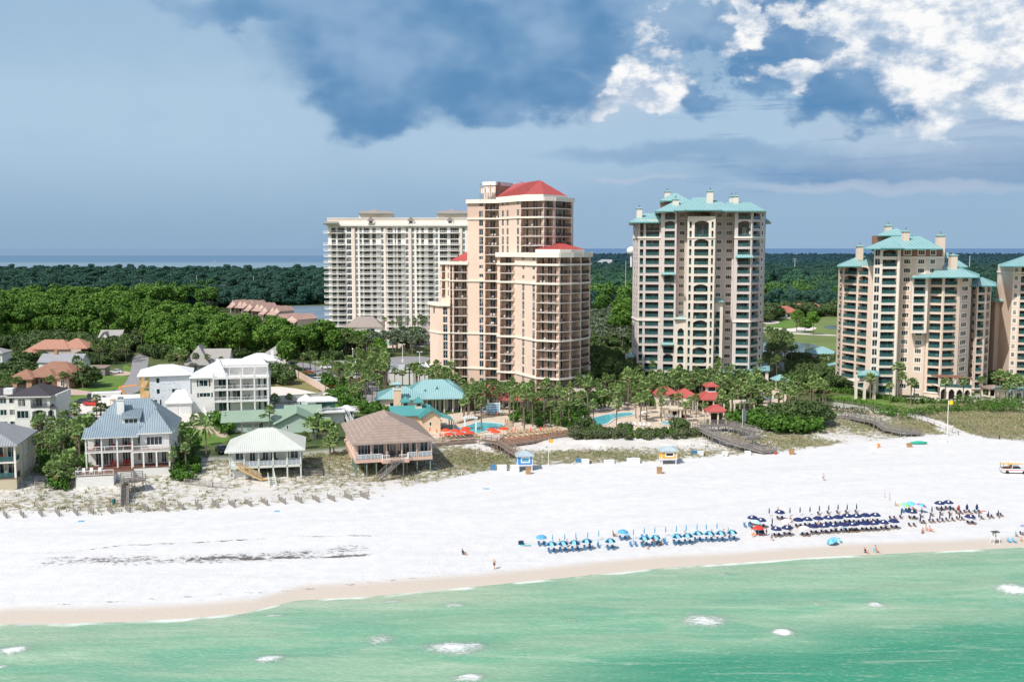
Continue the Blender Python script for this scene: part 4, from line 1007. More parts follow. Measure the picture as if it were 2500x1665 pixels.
# ---------------------------------------------------------------- vegetation kit
def leafmat(name, lo, hi, far=None, rough=0.75, sc_=0.5):
 m, t, b = newmat(name); P = geo_pos(t)
 oi = t.node('ShaderNodeObjectInfo'); r = oi.outputs['Random']
 n = t.noise(P, sc_, 4, 0.6); n2 = t.noise(P, 3.5, 2, 0.5)
 f = t.math('ADD', t.math('MULTIPLY', t.ramp(n, 0.3, 0.7), 0.6), t.math('MULTIPLY', n2, 0.4))
 c = t.mix(f, lo, hi)
 c = t.mix(t.math('MULTIPLY', r, 0.55), c, tuple(x*0.6 for x in lo))
 if far:  # distance haze painted into the leaf colour, bluer with world depth
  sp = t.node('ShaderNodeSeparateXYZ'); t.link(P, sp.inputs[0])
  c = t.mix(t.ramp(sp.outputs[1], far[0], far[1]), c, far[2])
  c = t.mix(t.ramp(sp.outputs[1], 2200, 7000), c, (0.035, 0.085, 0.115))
 t.link(c, b.inputs['Base Color']); b.inputs['Roughness'].default_value = rough; b.inputs['Specular IOR Level'].default_value = 0.2
 MATS[name] = m; return m
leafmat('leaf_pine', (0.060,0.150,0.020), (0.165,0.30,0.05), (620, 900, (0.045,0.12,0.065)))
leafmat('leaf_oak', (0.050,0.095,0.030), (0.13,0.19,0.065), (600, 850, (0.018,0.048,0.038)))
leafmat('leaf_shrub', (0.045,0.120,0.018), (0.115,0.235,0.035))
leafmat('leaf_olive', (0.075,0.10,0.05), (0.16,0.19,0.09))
leafmat('leaf_far', (0.032,0.095,0.072), (0.062,0.145,0.10), (1000, 2600, (0.036,0.098,0.128)), sc_=0.02)  # far crowns: blue-green haze painted into the leaf colour
leafmat('frond', (0.15,0.25,0.07), (0.36,0.49,0.19)); leafmat('frond_dry', (0.15,0.115,0.05), (0.26,0.20,0.10))
leafmat('frond_silver', (0.17,0.24,0.15), (0.40,0.47,0.33))
mat('bark', (0.16,0.12,0.09), 0.9, 0.25, 3.0); mat('palm_bark', (0.20,0.165,0.13), 0.9, 0.3, 2.0)
mat('core_dark', (0.012,0.028,0.010), 1.0, 0.2, 0.5)
def leafcloud(lobes, per, size, rs, aspect=1.0, outb=0.8):
 V = [];
 for (c, r, sq) in lobes:
  n = int(per*(r**2)); d = rs.normal(size=(n,3)); d /= np.linalg.norm(d, axis=1)[:,None]
  rad = r*(0.72+0.36*rs.rand(n))**1.0
  p = np.array(c)+d*rad[:,None]*np.array((1,1,sq))
  nr = d*outb+rs.normal(size=(n,3))*0.55; nr /= np.linalg.norm(nr, axis=1)[:,None]
  a = np.cross(nr, rs.normal(size=(n,3))); a /= np.linalg.norm(a, axis=1)[:,None]; b = np.cross(nr, a)
  s = size*(0.6+0.8*rs.rand(n))[:,None]
  V.append(np.stack([p-a*s-b*s*.35*aspect, p+a*s*.2-b*s*aspect, p+a*s+b*s*.3*aspect, p-a*s*.1+b*s*aspect], 1))
 return np.concatenate(V).reshape(-1, 3)
def cloudmesh(name, V, m, core=None, corem=None):
 f = np.arange(len(V)).reshape(-1, 4)
 me = npmesh(name, V, f, [m]+([corem] if core else []), smooth=False)
 return me
def tree_mesh(kind, seed):
 rs = np.random.RandomState(seed); lob = []
 if kind == 'pine':      # tall slash pine, flat-topped clumps carried high
  H_ = 15
  for i in range(15):
   a = rs.rand()*2*pi; rr = 3.6*sqrt(rs.rand()); z = H_*0.62+rs.rand()*H_*0.36; k = 1-0.5*((z/H_-0.62)/0.36)
   lob.append(((rr*cos(a)*k, rr*sin(a)*k, z), 1.5+rs.rand()*1.1, 0.62))
  lob.append(((0,0,H_*0.8), 2.6, 0.9)); V = leafcloud(lob, 34, 0.40, rs, 0.9)
 elif kind == 'round':   # rounded evergreen crown
  for i in range(13):
   a = rs.rand()*2*pi; rr = 3.4*sqrt(rs.rand()); z = 5.5+rs.rand()*5.5
   lob.append(((rr*cos(a)*(1-(z-5)/14), rr*sin(a)*(1-(z-5)/14), z), 1.7+rs.rand()*1.3, 0.8))
  lob.append(((0,0,7), 3.6, 0.9)); V = leafcloud(lob, 30, 0.42, rs)
 elif kind == 'oak':     # low wide live oak
  for i in range(15):
   a = rs.rand()*2*pi; rr = 3.8*sqrt(rs.rand()); z = 2.2+rs.rand()*3.2*(1-rr/8)
   lob.append(((rr*cos(a), rr*sin(a), z), 1.3+rs.rand()*1.0, 0.75))
  lob.append(((0,0,3.0), 3.0, 0.8)); V = leafcloud(lob, 34, 0.36, rs)
 elif kind == 'bush':
  for i in range(8):
   a = rs.rand()*2*pi; rr = 0.9*sqrt(rs.rand()); z = 0.5+rs.rand()*0.9
   lob.append(((rr*cos(a), rr*sin(a), z), 0.5+rs.rand()*0.4, 0.85))
  V = leafcloud(lob, 120, 0.16, rs)
 elif kind == 'cone':
  for i in range(12):
   z = 1+i*0.75; r = (10.5-z)*0.24
   lob.append((((rs.rand()-.5)*.6, (rs.rand()-.5)*.6, z), r, 0.8))
  V = leafcloud(lob, 50, 0.3, rs)
 return V, lob
mat_of = dict(pine='leaf_pine', round='leaf_pine', oak='leaf_oak', bush='leaf_shrub', cone='leaf_oak')
def trunk_mesh(kind, lobes, rs, hgt):
 mb = MB(); top = hgt; r0 = 0.28 if kind in ('pine', 'round') else 0.22
 p = (0,0,-0.6); n = 4; prev = p
 for i in range(1, n+1):
  q = ((rs.rand()-.5)*0.5*i/n, (rs.rand()-.5)*0.5*i/n, -0.6+(top+0.6)*i/n); mb.tube(prev, q, r0*(1-0.65*(i-1)/n), r0*(1-0.65*i/n), MATS['bark'], 6, False); prev = q
 for (c, r, _) in lobes[:9]:
  z0 = min(c[2]*0.8, top*0.95); mb.tube((0,0,z0), c, 0.10, 0.03, MATS['bark'], 4, False)
 return mb
TREE = {}
mat_of['sage'] = 'leaf_olive'
for kind, hgt, nv, nm in (('sage', .6, 3, 'shrub'), ('pine', 12.5, 4, 'pine_tree'), ('round', 8, 4, 'evergreen_tree'), ('oak', 3, 4, 'oak_tree'), ('cone', 9, 1, 'cypress_tree'), ('bush', 0.6, 4, 'shrub')):
 for v in range(nv):
  V, lob = tree_mesh('bush' if kind == 'sage' else kind, 100+v*7+len(kind)); rs = np.random.RandomState(v)
  me = cloudmesh('crown', V, MATS[mat_of[kind]])
  TREE.setdefault(kind, []).append((nm, me, trunk_mesh(kind, lob, rs, hgt).mesh('trunk') if kind not in ('bush', 'sage') else None))
def put_tree(kind, loc, s=1.0, label='tree', cat='tree', group=None, v=None, sz=None, m=None):
 nm, cm, tm = random.choice(TREE[kind]) if v is None else TREE[kind][v]
 rz = random.random()*6.28
 if tm is None:
  o = tag(link(nm, cm, None, loc, rz), label, cat, group); o.scale = (s, s, sz or s)
  return o
 r = thing(nm, label, cat, loc, rz, group); r.scale = (s, s, sz or s)
 link('trunk', tm, r); c = link('crown', cm, r)
 return r
# palms: sabal palms with a ball of fan leaves
def palm_mesh(seed, hgt, nf=34, fm='frond', sag=0.5, L=0.95, fan_n=7, feather=False):
 rs = np.random.RandomState(seed); c = MB(); cm = MATS[fm]; dm = MATS['frond_dry']
 for i in range(nf):
  a = i*2.39996+rs.rand()*0.4; k = i/nf; up = 1.25-2.0*k+rs.rand()*0.2     # elevation of the stalk
  dr = np.array((cos(a)*cos(up), sin(a)*cos(up), sin(up))); h0 = np.array((0,0,hgt))
  l = L*(0.8+0.4*rs.rand()); sd = np.array((-sin(a), cos(a), 0)); mm = dm if (k > 0.86) else cm
  tip = h0+dr*l; c.face([h0+sd*.04, h0-sd*.04, tip-sd*.03, tip+sd*.03], mm)
  if not feather:
   for j in range(fan_n):
    th = (j/(fan_n-1)-0.5)*2.6
    d2 = dr*cos(th)+sd*sin(th); e = tip+d2*l*0.62+np.array((0,0,-sag*l*(0.25+0.45*abs(sin(th)))))
    w = np.cross(d2, np.cross(dr, sd)); w = w/np.linalg.norm(w)*0.20*L
    md = tip+d2*l*0.33
    c.face([tip, md-w, e, md+w], mm)
  else:
   prev = tip; n = 6
   for j in range(n):
    f = (j+1)/n; q = tip+dr*l*0.9*f+np.array((0,0,-sag*l*1.1*f*f)); w = 0.32*L*(1-0.6*f)
    c.face([prev, prev+sd*w+(0,0,-.2*L*f), q+sd*w*.9+(0,0,-.25*L*f), q], mm); c.face([prev, q, q-sd*w*.9+(0,0,-.25*L*f), prev-sd*w+(0,0,-.2*L*f)], mm); prev = q
 t_ = MB(); lean = (rs.rand(2)-.5)*0.5; prev = (0,0,-0.4)
 n = 5
 for i in range(1, n+1):
  f = i/n; q = (lean[0]*f*(1-f)*2, lean[1]*f*(1-f)*2, -0.4+(hgt+0.4)*f); t_.tube(prev, q, 0.17-0.03*f+(0.05 if i == 1 else 0), 0.16-0.03*f+(0.06 if i == n else 0), MATS['palm_bark'], 6, False); prev = q
 return c.mesh('crown'), t_.mesh('trunk')
PALM = {'tall': [palm_mesh(i, 9.0) for i in range(4)], 'mid': [palm_mesh(10+i, 6.0) for i in range(4)], 'low': [palm_mesh(20+i, 2.6, L=1.0) for i in range(3)],
  'silver': [palm_mesh(30+i, 6.0, L=1.3, fm='frond_silver') for i in range(3)], 'date': [palm_mesh(40+i, 6.5, 26, L=1.5, feather=True) for i in range(3)]}
PALM_N = {}
PALMQ = []
def put_palm(kind, loc, label, group, s=1.0, cat='palm tree'):
 v = random.randrange(len(PALM[kind])); k = s*random.uniform(0.9, 1.12)
 PALMQ.append((s*{'tall':1.2,'mid':1,'low':.7,'silver':1,'date':1.2}[kind]/loc[1], kind, v, tuple(loc), label, group, (k, k, s*random.uniform(0.7, 1.28)), random.random()*6.28))
OCC = []    # footprints to keep trees out of: (px,py) -> world polygons
def inpoly(x, y, P):
 c = False; n = len(P); j = n-1
 for i in range(n):
  if (P[i][1] > y) != (P[j][1] > y) and x < (P[j][0]-P[i][0])*(y-P[i][1])/(P[j][1]-P[i][1])+P[i][0]: c = not c
  j = i
 return c
def region(poly_px, n, mind, z=3.0, rs=None, avoid=()):
 P = [gnd(a, b, z) for a, b in poly_px]; xs = [p[0] for p in P]; ys = [p[1] for p in P]; out = []; rs = rs or random.Random(5)
 for _ in range(n*40):
  if len(out) >= n: break
  x, y = rs.uniform(min(xs), max(xs)), rs.uniform(min(ys), max(ys))
  if not inpoly(x, y, P): continue
  if any((x-a)**2+(y-b)**2 < mind*mind for a, b in out): continue
  if any(inpoly(x, y, q) for q in avoid): continue
  out.append((x, y))
 return out
def pxpoly(pts, z=3.0): return [gnd(a, b, z) for a, b in pts]
# ---------------------------------------------------------------- lawns, roads, pools
mat('asphalt', (0.27,0.265,0.265), 0.9, 0.12, 0.4, streak=0.0, bump=0.1); mat('concrete', (0.55,0.50,0.44), 0.9, 0.12, 0.5); mat('pink_paving', (0.50,0.38,0.31), 0.9, 0.12, 0.5)
mat('pool_paving', (0.60,0.49,0.385), 0.9, 0.15, 0.7); mat('lawn', (0.115,0.20,0.035), 0.95, 0.22, 0.25, bump=0.2); mat('lawn_bright', (0.055,0.19,0.030), 0.95, 0.12, 0.4)
mat('golf_grass', (0.15,0.20,0.06), 0.95, 0.2, 0.04); mat('dry_grass', (0.21,0.19,0.075), 0.95, 0.3, 0.3, bump=0.3); mat('sand_lot', (0.66,0.61,0.55), 0.95, 0.1, 0.4)
mat('pool_tile', (0.62,0.60,0.55), 0.7, 0.05); mat('orange_deck', (0.45,0.20,0.11), 0.8, 0.15, 0.8); mat('grey_deck', (0.35,0.31,0.28), 0.85, 0.15, 1.0)
def watermat(name, col, col2, sc_=0.8, rough=0.12):
 m, t, b = newmat(name); P = geo_pos(t)
 t.link(t.mix(t.ramp(t.noise(P, sc_, 4, 0.6), 0.35, 0.65), col, col2), b.inputs['Base Color']); b.inputs['Roughness'].default_value = rough
 bn = t.node('ShaderNodeBump'); bn.inputs['Strength'].default_value = 0.25; t.link(t.noise(P, sc_*2.5, 3), bn.inputs['Height']); t.link(bn.outputs[0], b.inputs['Normal'])
 MATS[name] = m
watermat('pool_water', (0.085,0.42,0.50), (0.15,0.54,0.60)); watermat('pond_water', (0.10,0.14,0.16), (0.15,0.19,0.21), 0.15, 0.15); watermat('lagoon_water', (0.13,0.185,0.24), (0.20,0.26,0.32), 0.04, 0.4)
def sheet(name, pts_px, z, m, smooth_n=2, kerb=None):
 P = [gnd(a, b, z) for a, b in pts_px]
 for _ in range(smooth_n):
  Q = []
  for i in range(len(P)):
   a, b = P[i], P[(i+1) % len(P)]; Q += [(a[0]*.75+b[0]*.25, a[1]*.75+b[1]*.25), (a[0]*.25+b[0]*.75, a[1]*.25+b[1]*.75)]
  P = Q
 mb = MB(); area = sum(P[i][0]*P[(i+1)%len(P)][1]-P[(i+1)%len(P)][0]*P[i][1] for i in range(len(P)))
 if area < 0: P = P[::-1]
 mb.face([(p[0], p[1], z) for p in P], m)
 if kerb:
  km, kw, kh = kerb
  for i in range(len(P)): a, b = P[i], P[(i+1) % len(P)]; mb.bar((a[0],a[1],z+kh/2), (b[0],b[1],z+kh/2), kw, km, kh+0.002*(i % 2))
 return structure(name, mb)
sheet('road', [(325,864),(366,864),(358,905),(352,940),(335,960),(290,966),(245,975),(236,1000),(240,1032),(170,1036),(146,1022),(144,1002),(190,980),(268,962),(308,936),(320,905)], 3.03, MATS['asphalt'])
sheet('lawn', [(222,916),(318,916),(320,928),(304,944),(262,957),(215,962),(150,958),(140,952),(200,950),(225,935)], 3.02, MATS['lawn'])
sheet('lawn', [(118,966),(215,965),(245,963),(200,974),(160,984),(120,988)], 3.02, MATS['lawn'])
sheet('lawn', [(300,888),(322,896),(319,912),(300,912)], 3.02, MATS['lawn'])
sheet('driveway', [(110,946),(150,945),(225,957),(262,958),(250,964),(118,965)], 3.035, MATS['pink_paving'])
sheet('driveway', [(258,908),(318,905),(320,917),(258,917)], 3.035, MATS['pink_paving'])
sheet('sand_lot', [(190,985),(235,975),(300,985),(330,1000),(250,1030),(225,1012),(190,1010)], 3.045, MATS['sand_lot'])
sheet('driveway', [(385,1000),(478,1000),(490,1024),(440,1034),(395,1040)], 3.05, MATS['sand_lot'], 1)
sheet('driveway', [(130,1022),(225,1032),(300,1035),(280,1046),(190,1042),(140,1035)], 3.045, MATS['pink_paving'])
sheet('lawn', [(425,1045),(520,1042),(560,1060),(560,1078),(480,1095),(430,1080)], 3.02, MATS['lawn'])
sheet('driveway', [(455,1040),(530,1041),(560,1058),(548,1072),(500,1050),(455,1045)], 3.045, MATS['pink_paving'])
sheet('lawn', [(507,1012),(655,998),(662,1004),(600,1012),(515,1020)], 3.05, MATS['lawn_bright'], 1)
sheet('patio', [(650,985),(805,980),(830,1000),(800,1018),(665,1020),(650,1003)], 3.04, MATS['concrete'], 1)
sheet('pool_water', [(676,994),(690,990),(715,991),(727,985),(760,986),(770,992),(762,1000),(730,1003),(690,1004),(674,1001)], 3.10, MATS['pool_water'], 2, (MATS['pool_tile'], 0.5, 0.10))
sheet('lawn', [(778,975),(800,978),(850,998),(842,1004),(818,1000)], 3.05, MATS['lawn_bright'], 1)
sheet('dry_grass_ground', [(660,880),(700,900),(800,962),(735,962),(655,940)], 3.03, MATS['dry_grass'], 1)
sheet('sand_lot', [(640,944),(700,944),(790,962),(795,972),(655,974),(640,972)], 3.05, MATS['sand_lot'], 1)
sheet('lawn', [(440,880),(700,885),(720,905),(600,905),(440,905)], 3.02, MATS['dry_grass'], 1)
sheet('road', [(708,884),(757,886),(800,905),(850,935),(872,960),(850,985),(838,950),(800,926),(752,904)], 3.04, MATS['asphalt'], 1)
sheet('road', [(760,881),(930,878),(930,884),(765,888)], 3.05, MATS['asphalt'], 1)
sheet('lawn', [(757,868),(900,868),(930,876),(880,896),(850,908),(810,902),(770,888)], 3.02, MATS['lawn'], 1)
sheet('car_park', [(862,902),(905,896),(925,915),(925,950),(935,985),(890,1015),(862,985),(868,950),(890,930)], 3.05, MATS['asphalt'], 1)
sheet('car_park', [(1000,830),(1045,828),(1050,845),(985,850)], 3.05, MATS['asphalt'], 1)
sheet('terrace_paving', [(840,812),(990,815),(1000,850),(900,850),(855,842)], 3.05, MATS['pool_paving'], 1)
sheet('pool_water', [(908,836),(925,832),(955,834),(957,842),(930,845),(908,841)], 3.12, MATS['pool_water'], 2, (MATS['pool_tile'], 0.6, 0.10))
sheet('pool_paving', [(1065,1015),(1180,1000),(1290,1000),(1392,1010),(1395,1048),(1300,1064),(1180,1078),(1065,1088),(1040,1060)], 3.06, MATS['pool_paving'], 1)
sheet('pool_water', [(1092,1053),(1120,1045),(1165,1031),(1185,1030),(1232,1034),(1232,1040),(1208,1047),(1167,1059),(1104,1061)], 3.12, MATS['pool_water'], 1, (MATS['pool_tile'], 0.6, 0.10))
sheet('timber_terrace', [(1190,1074),(1300,1062),(1388,1048),(1392,1058),(1300,1076),(1205,1088)], 3.12, MATS['orange_deck'], 0)
sheet('pool_paving', [(1398,985),(1500,978),(1560,985),(1720,1000),(1790,1010),(1780,1036),(1690,1046),(1600,1050),(1440,1050),(1398,1030)], 3.06, MATS['pool_paving'], 1)
sheet('pool_water', [(1432,1024),(1458,1017),(1484,1011),(1520,1007),(1548,1006),(1549,1014),(1515,1019),(1496,1024),(1484,1036),(1452,1041),(1435,1036)], 3.12, MATS['pool_water'], 2, (MATS['pool_tile'], 0.6, 0.10))
sheet('pool_water', [(1610,1032),(1622,1029),(1640,1029),(1650,1033),(1640,1037),(1620,1037)], 3.14, MATS['pool_water'], 2, (MATS['pool_tile'], 0.5, 0.12))
sheet('pool_paving', [(1790,950),(1840,940),(1905,940),(1930,975),(1880,992),(1820,990),(1790,975)], 3.06, MATS['pool_paving'], 1)
sheet('pool_water', [(1858,971),(1872,968),(1890,970),(1888,975),(1870,976)], 3.12, MATS['pool_water'], 2, (MATS['pool_tile'], 0.5, 0.10))
sheet('lawn', [(1850,990),(2010,985),(2060,1000),(2060,1012),(1900,1012),(1850,1004)], 3.02, MATS['lawn'], 1)
sheet('lawn', [(2020,965),(2120,966),(2240,974),(2350,984),(2360,1000),(2240,1006),(2150,994),(2040,984)], 3.03, MATS['lawn'], 1)
sheet('driveway', [(2010,995),(2100,1000),(2160,1012),(2155,1016),(2090,1006),(2010,999)], 3.05, MATS['pink_paving'], 1)
sheet('lawn', [(2430,985),(2520,983),(2520,1000),(2420,1000)], 3.02, MATS['lawn'], 1)
sheet('lawn', [(1890,920),(1930,915),(1945,935),(1915,945),(1885,940)], 3.03, MATS['lawn_bright'], 1)
sheet('road', [(1905,880),(1925,893),(1975,915),(1975,930),(1940,928),(1925,905),(1900,890)], 3.05, MATS['asphalt'], 1)
sheet('golf_green', [(1868,775),(1960,772),(2060,765),(2060,860),(2000,862),(1868,838)], 3.03, MATS['golf_grass'], 1)
sheet('fairway', [(1872,788),(1900,782),(1960,780),(1975,790),(1930,803),(1890,800)], 3.08, MATS['lawn'], 2)
sheet('bunker', [(1864,783),(1905,783),(1900,790),(1864,791)], 3.1, MATS['sand_lot'], 1)
sheet('bunker', [(1864,798),(1890,800),(1930,803),(1960,797),(1998,799),(1985,807),(1940,811),(1864,806)], 3.1, MATS['sand_lot'], 2)
sheet('cart_path', [(1864,808),(1950,813),(2055,818),(2055,821),(1950,817),(1864,812)], 3.11, MATS['concrete'], 1)
sheet('pond', [(1860,832),(1905,836),(1960,836),(2005,845),(2012,860),(1940,872),(1860,868)], 3.1, MATS['pond_water'], 1)
sheet('pond', [(2010,795),(2060,794),(2060,804),(2015,803)], 3.1, MATS['pond_water'], 1)
sheet('lawn', [(1436,850),(1480,852),(1500,858),(1495,870),(1436,872)], 3.03, MATS['lawn_bright'], 1)
sheet('fairway', [(1866,700),(1905,700),(1912,735),(1866,740)], 3.03, MATS['lawn_bright'], 1)
sheet('driveway', [(1478,930),(1502,900),(1530,865),(1546,860),(1548,905),(1510,930)], 3.05, MATS['concrete'], 1)
sheet('driveway', [(1440,905),(1480,900),(1490,925),(1440,930)], 3.045, MATS['concrete'], 1)
sheet('lagoon', [(660,748),(900,744),(900,800),(760,790),(735,782),(700,768)], 2.6+0.5, MATS['lagoon_water'], 1)
sheet('pond', [(-40,840),(60,838),(120,842),(110,850),(-40,852)], 3.1, MATS['pond_water'], 1)
sheet('lawn', [(0,822),(40,818),(115,825),(120,838),(0,838)], 3.05, MATS['dry_grass'], 1)
sheet('pool_water', [(80,1112),(100,1106),(128,1108),(130,1122),(110,1136),(84,1134)], 3.14, MATS['pool_water'], 2, (MATS['pool_tile'], 0.5, 0.12))
sheet('car_park', [(905,884),(960,870),(1050,870),(1050,880),(1000,896)], 3.05, MATS['asphalt'], 1)
# ---------------------------------------------------------------- walls, fences, boardwalks
mat('peach_wall', (0.62,0.48,0.41), 0.9, 0.1, 0.5); mat('grey_wood', (0.24,0.22,0.205), 0.85, 0.3, 1.4); mat('brown_wood', (0.26,0.20,0.165), 0.85, 0.3, 1.4)
mat('new_wood', (0.62,0.43,0.22), 0.8, 0.12, 1.5); mat('sand_fence', (0.36,0.33,0.30), 0.9, 0.2, 2.0); mat('dark_iron', (0.03,0.03,0.03), 0.6, 0)
def wall_line(name, pts, h, th, m, label, cat='wall', z=3.0, piers=0, capm=None):
 P = [gnd(a, b, z) for a, b in pts]; mb = MB()
 for i in range(len(P)-1):
  a, b = P[i], P[i+1]; mb.bar((a[0],a[1],z-0.3+h/2), (b[0],b[1],z-0.3+h/2), th, m, h+0.6-0.004*i)
  mb.bar((a[0],a[1],z+h+.04), (b[0],b[1],z+h+.04), th+0.14, capm or m, 0.12)
  if piers:
   L = hypot(b[0]-a[0], b[1]-a[1]); n = max(1, int(L/piers))
   for k in range(n+1): f = k/n; x, y = a[0]+(b[0]-a[0])*f, a[1]+(b[1]-a[1])*f; mb.box(x-th*.9, y-th*.9, z-.3, x+th*.9, y+th*.9, z+h+0.2, m)
 c = P[0]; return solo(name, mb, label, cat, (c[0], c[1], z))
wall_line('garden_wall', [(696,904),(730,922),(796,960),(806,966)], 2.0, 0.3, MATS['peach_wall'], 'long peach masonry wall stepping down along the hotel car park', piers=4.5)
wall_line('garden_wall', [(815,966),(838,972),(858,986),(905,1000)], 1.9, 0.25, WP, 'white garden wall above the hedge, leading on from the peach wall', piers=5)
wall_line('garden_wall', [(650,985),(720,980),(790,974),(812,978)], 2.0, 0.25, MATS['cream'], 'pale rendered wall behind the swimming pool of the white house')
wall_line('garden_wall', [(495,1004),(512,1026),(520,1030)], 1.2, 0.2, WP, 'low white wall beside the lawn of the white balcony house')
wall_line('garden_wall', [(512,1030),(600,1022),(735,1014)], 1.2, 0.2, WP, 'low white wall behind the green-roofed ranch house')
wall_line('garden_wall', [(790,1012),(860,1006),(905,1004)], 1.6, 0.22, MATS['cream'], 'pale wall around the bright lawn beside the white shed')
def fence(name, pts, h, label, m, post=2.2, z=3.0, slat=0.0, rails=(0.3, 1.0), zz=None):
 P = [G(a, b) if z is None else (*gnd(a, b, z), z) for a, b in pts]; r = thing(name, label, 'fence', P[0]); mb = MB(); po = MB()
 for i in range(len(P)-1):
  a, b = np.array(P[i]), np.array(P[i+1]); L = np.linalg.norm(b-a); n = max(1, round(L/post))
  def g(f):
   q = a+(b-a)*f; return np.array((q[0], q[1], tz(q[0], q[1]))) if z is None else q
  for k in range(n+1): q = g(k/n); po = MB(); po.box(q[0]-.06, q[1]-.06, q[2]-.4, q[0]+.06, q[1]+.06, q[2]+h+0.08, m); part('post', po, r, world=r)
  for k in range(n):
   for hh in rails: mb.bar(g(k/n)+(0,0,h*hh), g((k+1)/n)+(0,0,h*hh), 0.05, m)
  if slat:
   N = int(L/slat)
   for k in range(N): q = g((k+.5)/N); mb.bar(q+(0,0,.08), q+(0,0,h), 0.045, m)
 part('rail', mb, r, world=r); return r
fence('iron_fence', [(140,1042),(175,1036),(215,1050)], 1.8, 'black iron fence beside the white three-storey villa', MATS['dark_iron'], 2.2, 3.0, 0.3)
fence('picket_fence', [(2010,988),(2060,992),(2110,1000),(2152,1006)], 1.6, 'grey slatted fence along the brick path below the beige tower', MATS['grey_wood'], 2.2, 3.0, 0.35)
fence('timber_fence', [(740,1075),(775,1072),(812,1070)], 1.4, 'weathered timber fence between the white stilt house and the pink stilt house', MATS['grey_wood'], 2.0, 3.0, 0.16)
fence('dune_fence', [(450,1182),(520,1190),(560,1192)], 1.1, 'weathered slat fence on the dune before the white stilt house', MATS['sand_fence'], 1.8, None, 0.18)
fence('dune_fence', [(745,1160),(790,1162),(850,1158)], 1.0, 'weathered slat fence on the dune between the two stilt houses', MATS['sand_fence'], 1.8, None, 0.18)
fence('dune_fence', [(85,1190),(140,1192),(200,1186)], 1.2, 'dark slat fence on the sand between the tan house and the blue-roofed house', MATS['sand_fence'], 1.8, None, 0.15)
fence('rope_fence', [(2237,1012),(2312,1030),(2395,1058)], 1.0, 'line of thin posts along the right side of the white sand path', MATS['grey_wood'], 3.0, None)
fence('rope_fence', [(2222,1015),(2280,1040),(2340,1062)], 1.0, 'line of thin posts along the left side of the white sand path', MATS['grey_wood'], 3.0, None)
fence('rope_fence', [(2394,1062),(2440,1072),(2500,1078)], 1.0, 'line of posts at the foot of the grassy dune at the right', MATS['grey_wood'], 3.0, None)
fence('cart_path_fence', [(1888,888),(1905,902),(1935,918)], 1.2, 'white post fence beside the path right of the grey tower', WP, 2.0, 3.0)
def boardwalk(name, pts, label, w=2.0, m=None, zs=None, rail=1.05, step=False):
 m = m or MATS['grey_wood']; P = [np.array((*gnd(a, b, z), z)) for a, b, z in pts]; r = thing(name, label, 'boardwalk', tuple(P[0])); dk, rl, ps = MB(), MB(), MB()
 for i in range(len(P)-1):
  a, b = P[i], P[i+1]; d = (b-a); L = np.linalg.norm(d[:2]); u = np.array((d[0], d[1], 0))/max(L, .01); s = np.array((-u[1], u[0], 0))
  n = max(1, int(L/0.35))
  for k in range(n):
   q0, q1 = a+d*(k/n), a+d*((k+0.88)/n); c0, c1 = q0-s*w/2, q0+s*w/2
   zt = q0[2] if not step else q0[2]
   dk.hexa([(*(q0-s*w/2)[:2], zt-.07), (*(q1-s*w/2)[:2], (q1[2] if not step else zt)-.07), (*(q1+s*w/2)[:2], (q1[2] if not step else zt)-.07), (*(q0+s*w/2)[:2], zt-.07),
                     (*(q0-s*w/2)[:2], zt), (*(q1-s*w/2)[:2], (q1[2] if not step else zt)), (*(q1+s*w/2)[:2], (q1[2] if not step else zt)), (*(q0+s*w/2)[:2], zt)], m)
  for sg in (-1, 1):
   o = s*(w/2-.03)*sg
   dk.bar(a+o+(0,0,-.2), b+o+(0,0,-.2), 0.07, m, 0.26)
   for hh in (rail, rail*.66, rail*.33): rl.bar(a+o+(0,0,hh), b+o+(0,0,hh), 0.07, m, 0.11)
   k2 = max(1, int(L/1.7))
   for k in range(k2+1):
    q = a+d*(k/k2)+o; g = min(tz(q[0], q[1]), q[2])-0.3; ps = MB(); ps.box(q[0]-.07, q[1]-.07, g, q[0]+.07, q[1]+.07, q[2]+rail+.05, m); part('post', ps, r, world=r)
 part('deck', dk, r, world=r); part('rail', rl, r, world=r); return r
boardwalk('boardwalk', [(1178,1073,4.0),(1222,1080,4.3),(1250,1098,3.6),(1274,1116,2.4)], 'dark timber boardwalk with railings leading down to the blue beach hut', 2.0, MATS['brown_wood'])
boardwalk('boardwalk', [(1700,1041,4.6),(1746,1063,4.6),(1800,1083,3.6),(1862,1101,2.3)], 'long weathered grey boardwalk ramp descending to the sand from the pool grounds', 2.1)
boardwalk('boardwalk', [(1706,1038,4.6),(1775,1036,4.6),(1848,1055,4.4)], 'grey timber boardwalk branch with a viewing deck behind the long ramp', 2.1)
boardwalk('viewing_deck', [(1812,1068,4.5),(1848,1064,4.5)], 'small grey timber viewing deck with a sign at the end of the branch walk', 3.2)
boardwalk('boardwalk', [(1858,1100,2.4),(1890,1098,2.4)], 'timber landing on the sand at the foot of the long ramp', 2.4)
boardwalk('boardwalk', [(1990,1012,3.8),(2071,1016,3.9),(2142,1030,4.0),(2163,1046,3.0),(2205,1054,2.9),(2246,1056,2.4)], 'weathered grey boardwalk zigzagging over the dune before the beige tower', 2.2)
boardwalk('beach_stair', [(306,1180,3.6),(305,1232,1.9)], 'steep weathered timber stair from the blue-roofed house down to the beach', 1.4, step=True)
boardwalk('landing', [(298,1172,4.2),(352,1166,4.2)], 'grey timber landing before the deck of the blue-roofed house', 3.4)
boardwalk('deck_rail', [(1062,1083,3.5),(1160,1076,3.5)], 'brown timber railed walk along the seaward edge of the umbrella terrace', 1.5, MATS['brown_wood'])
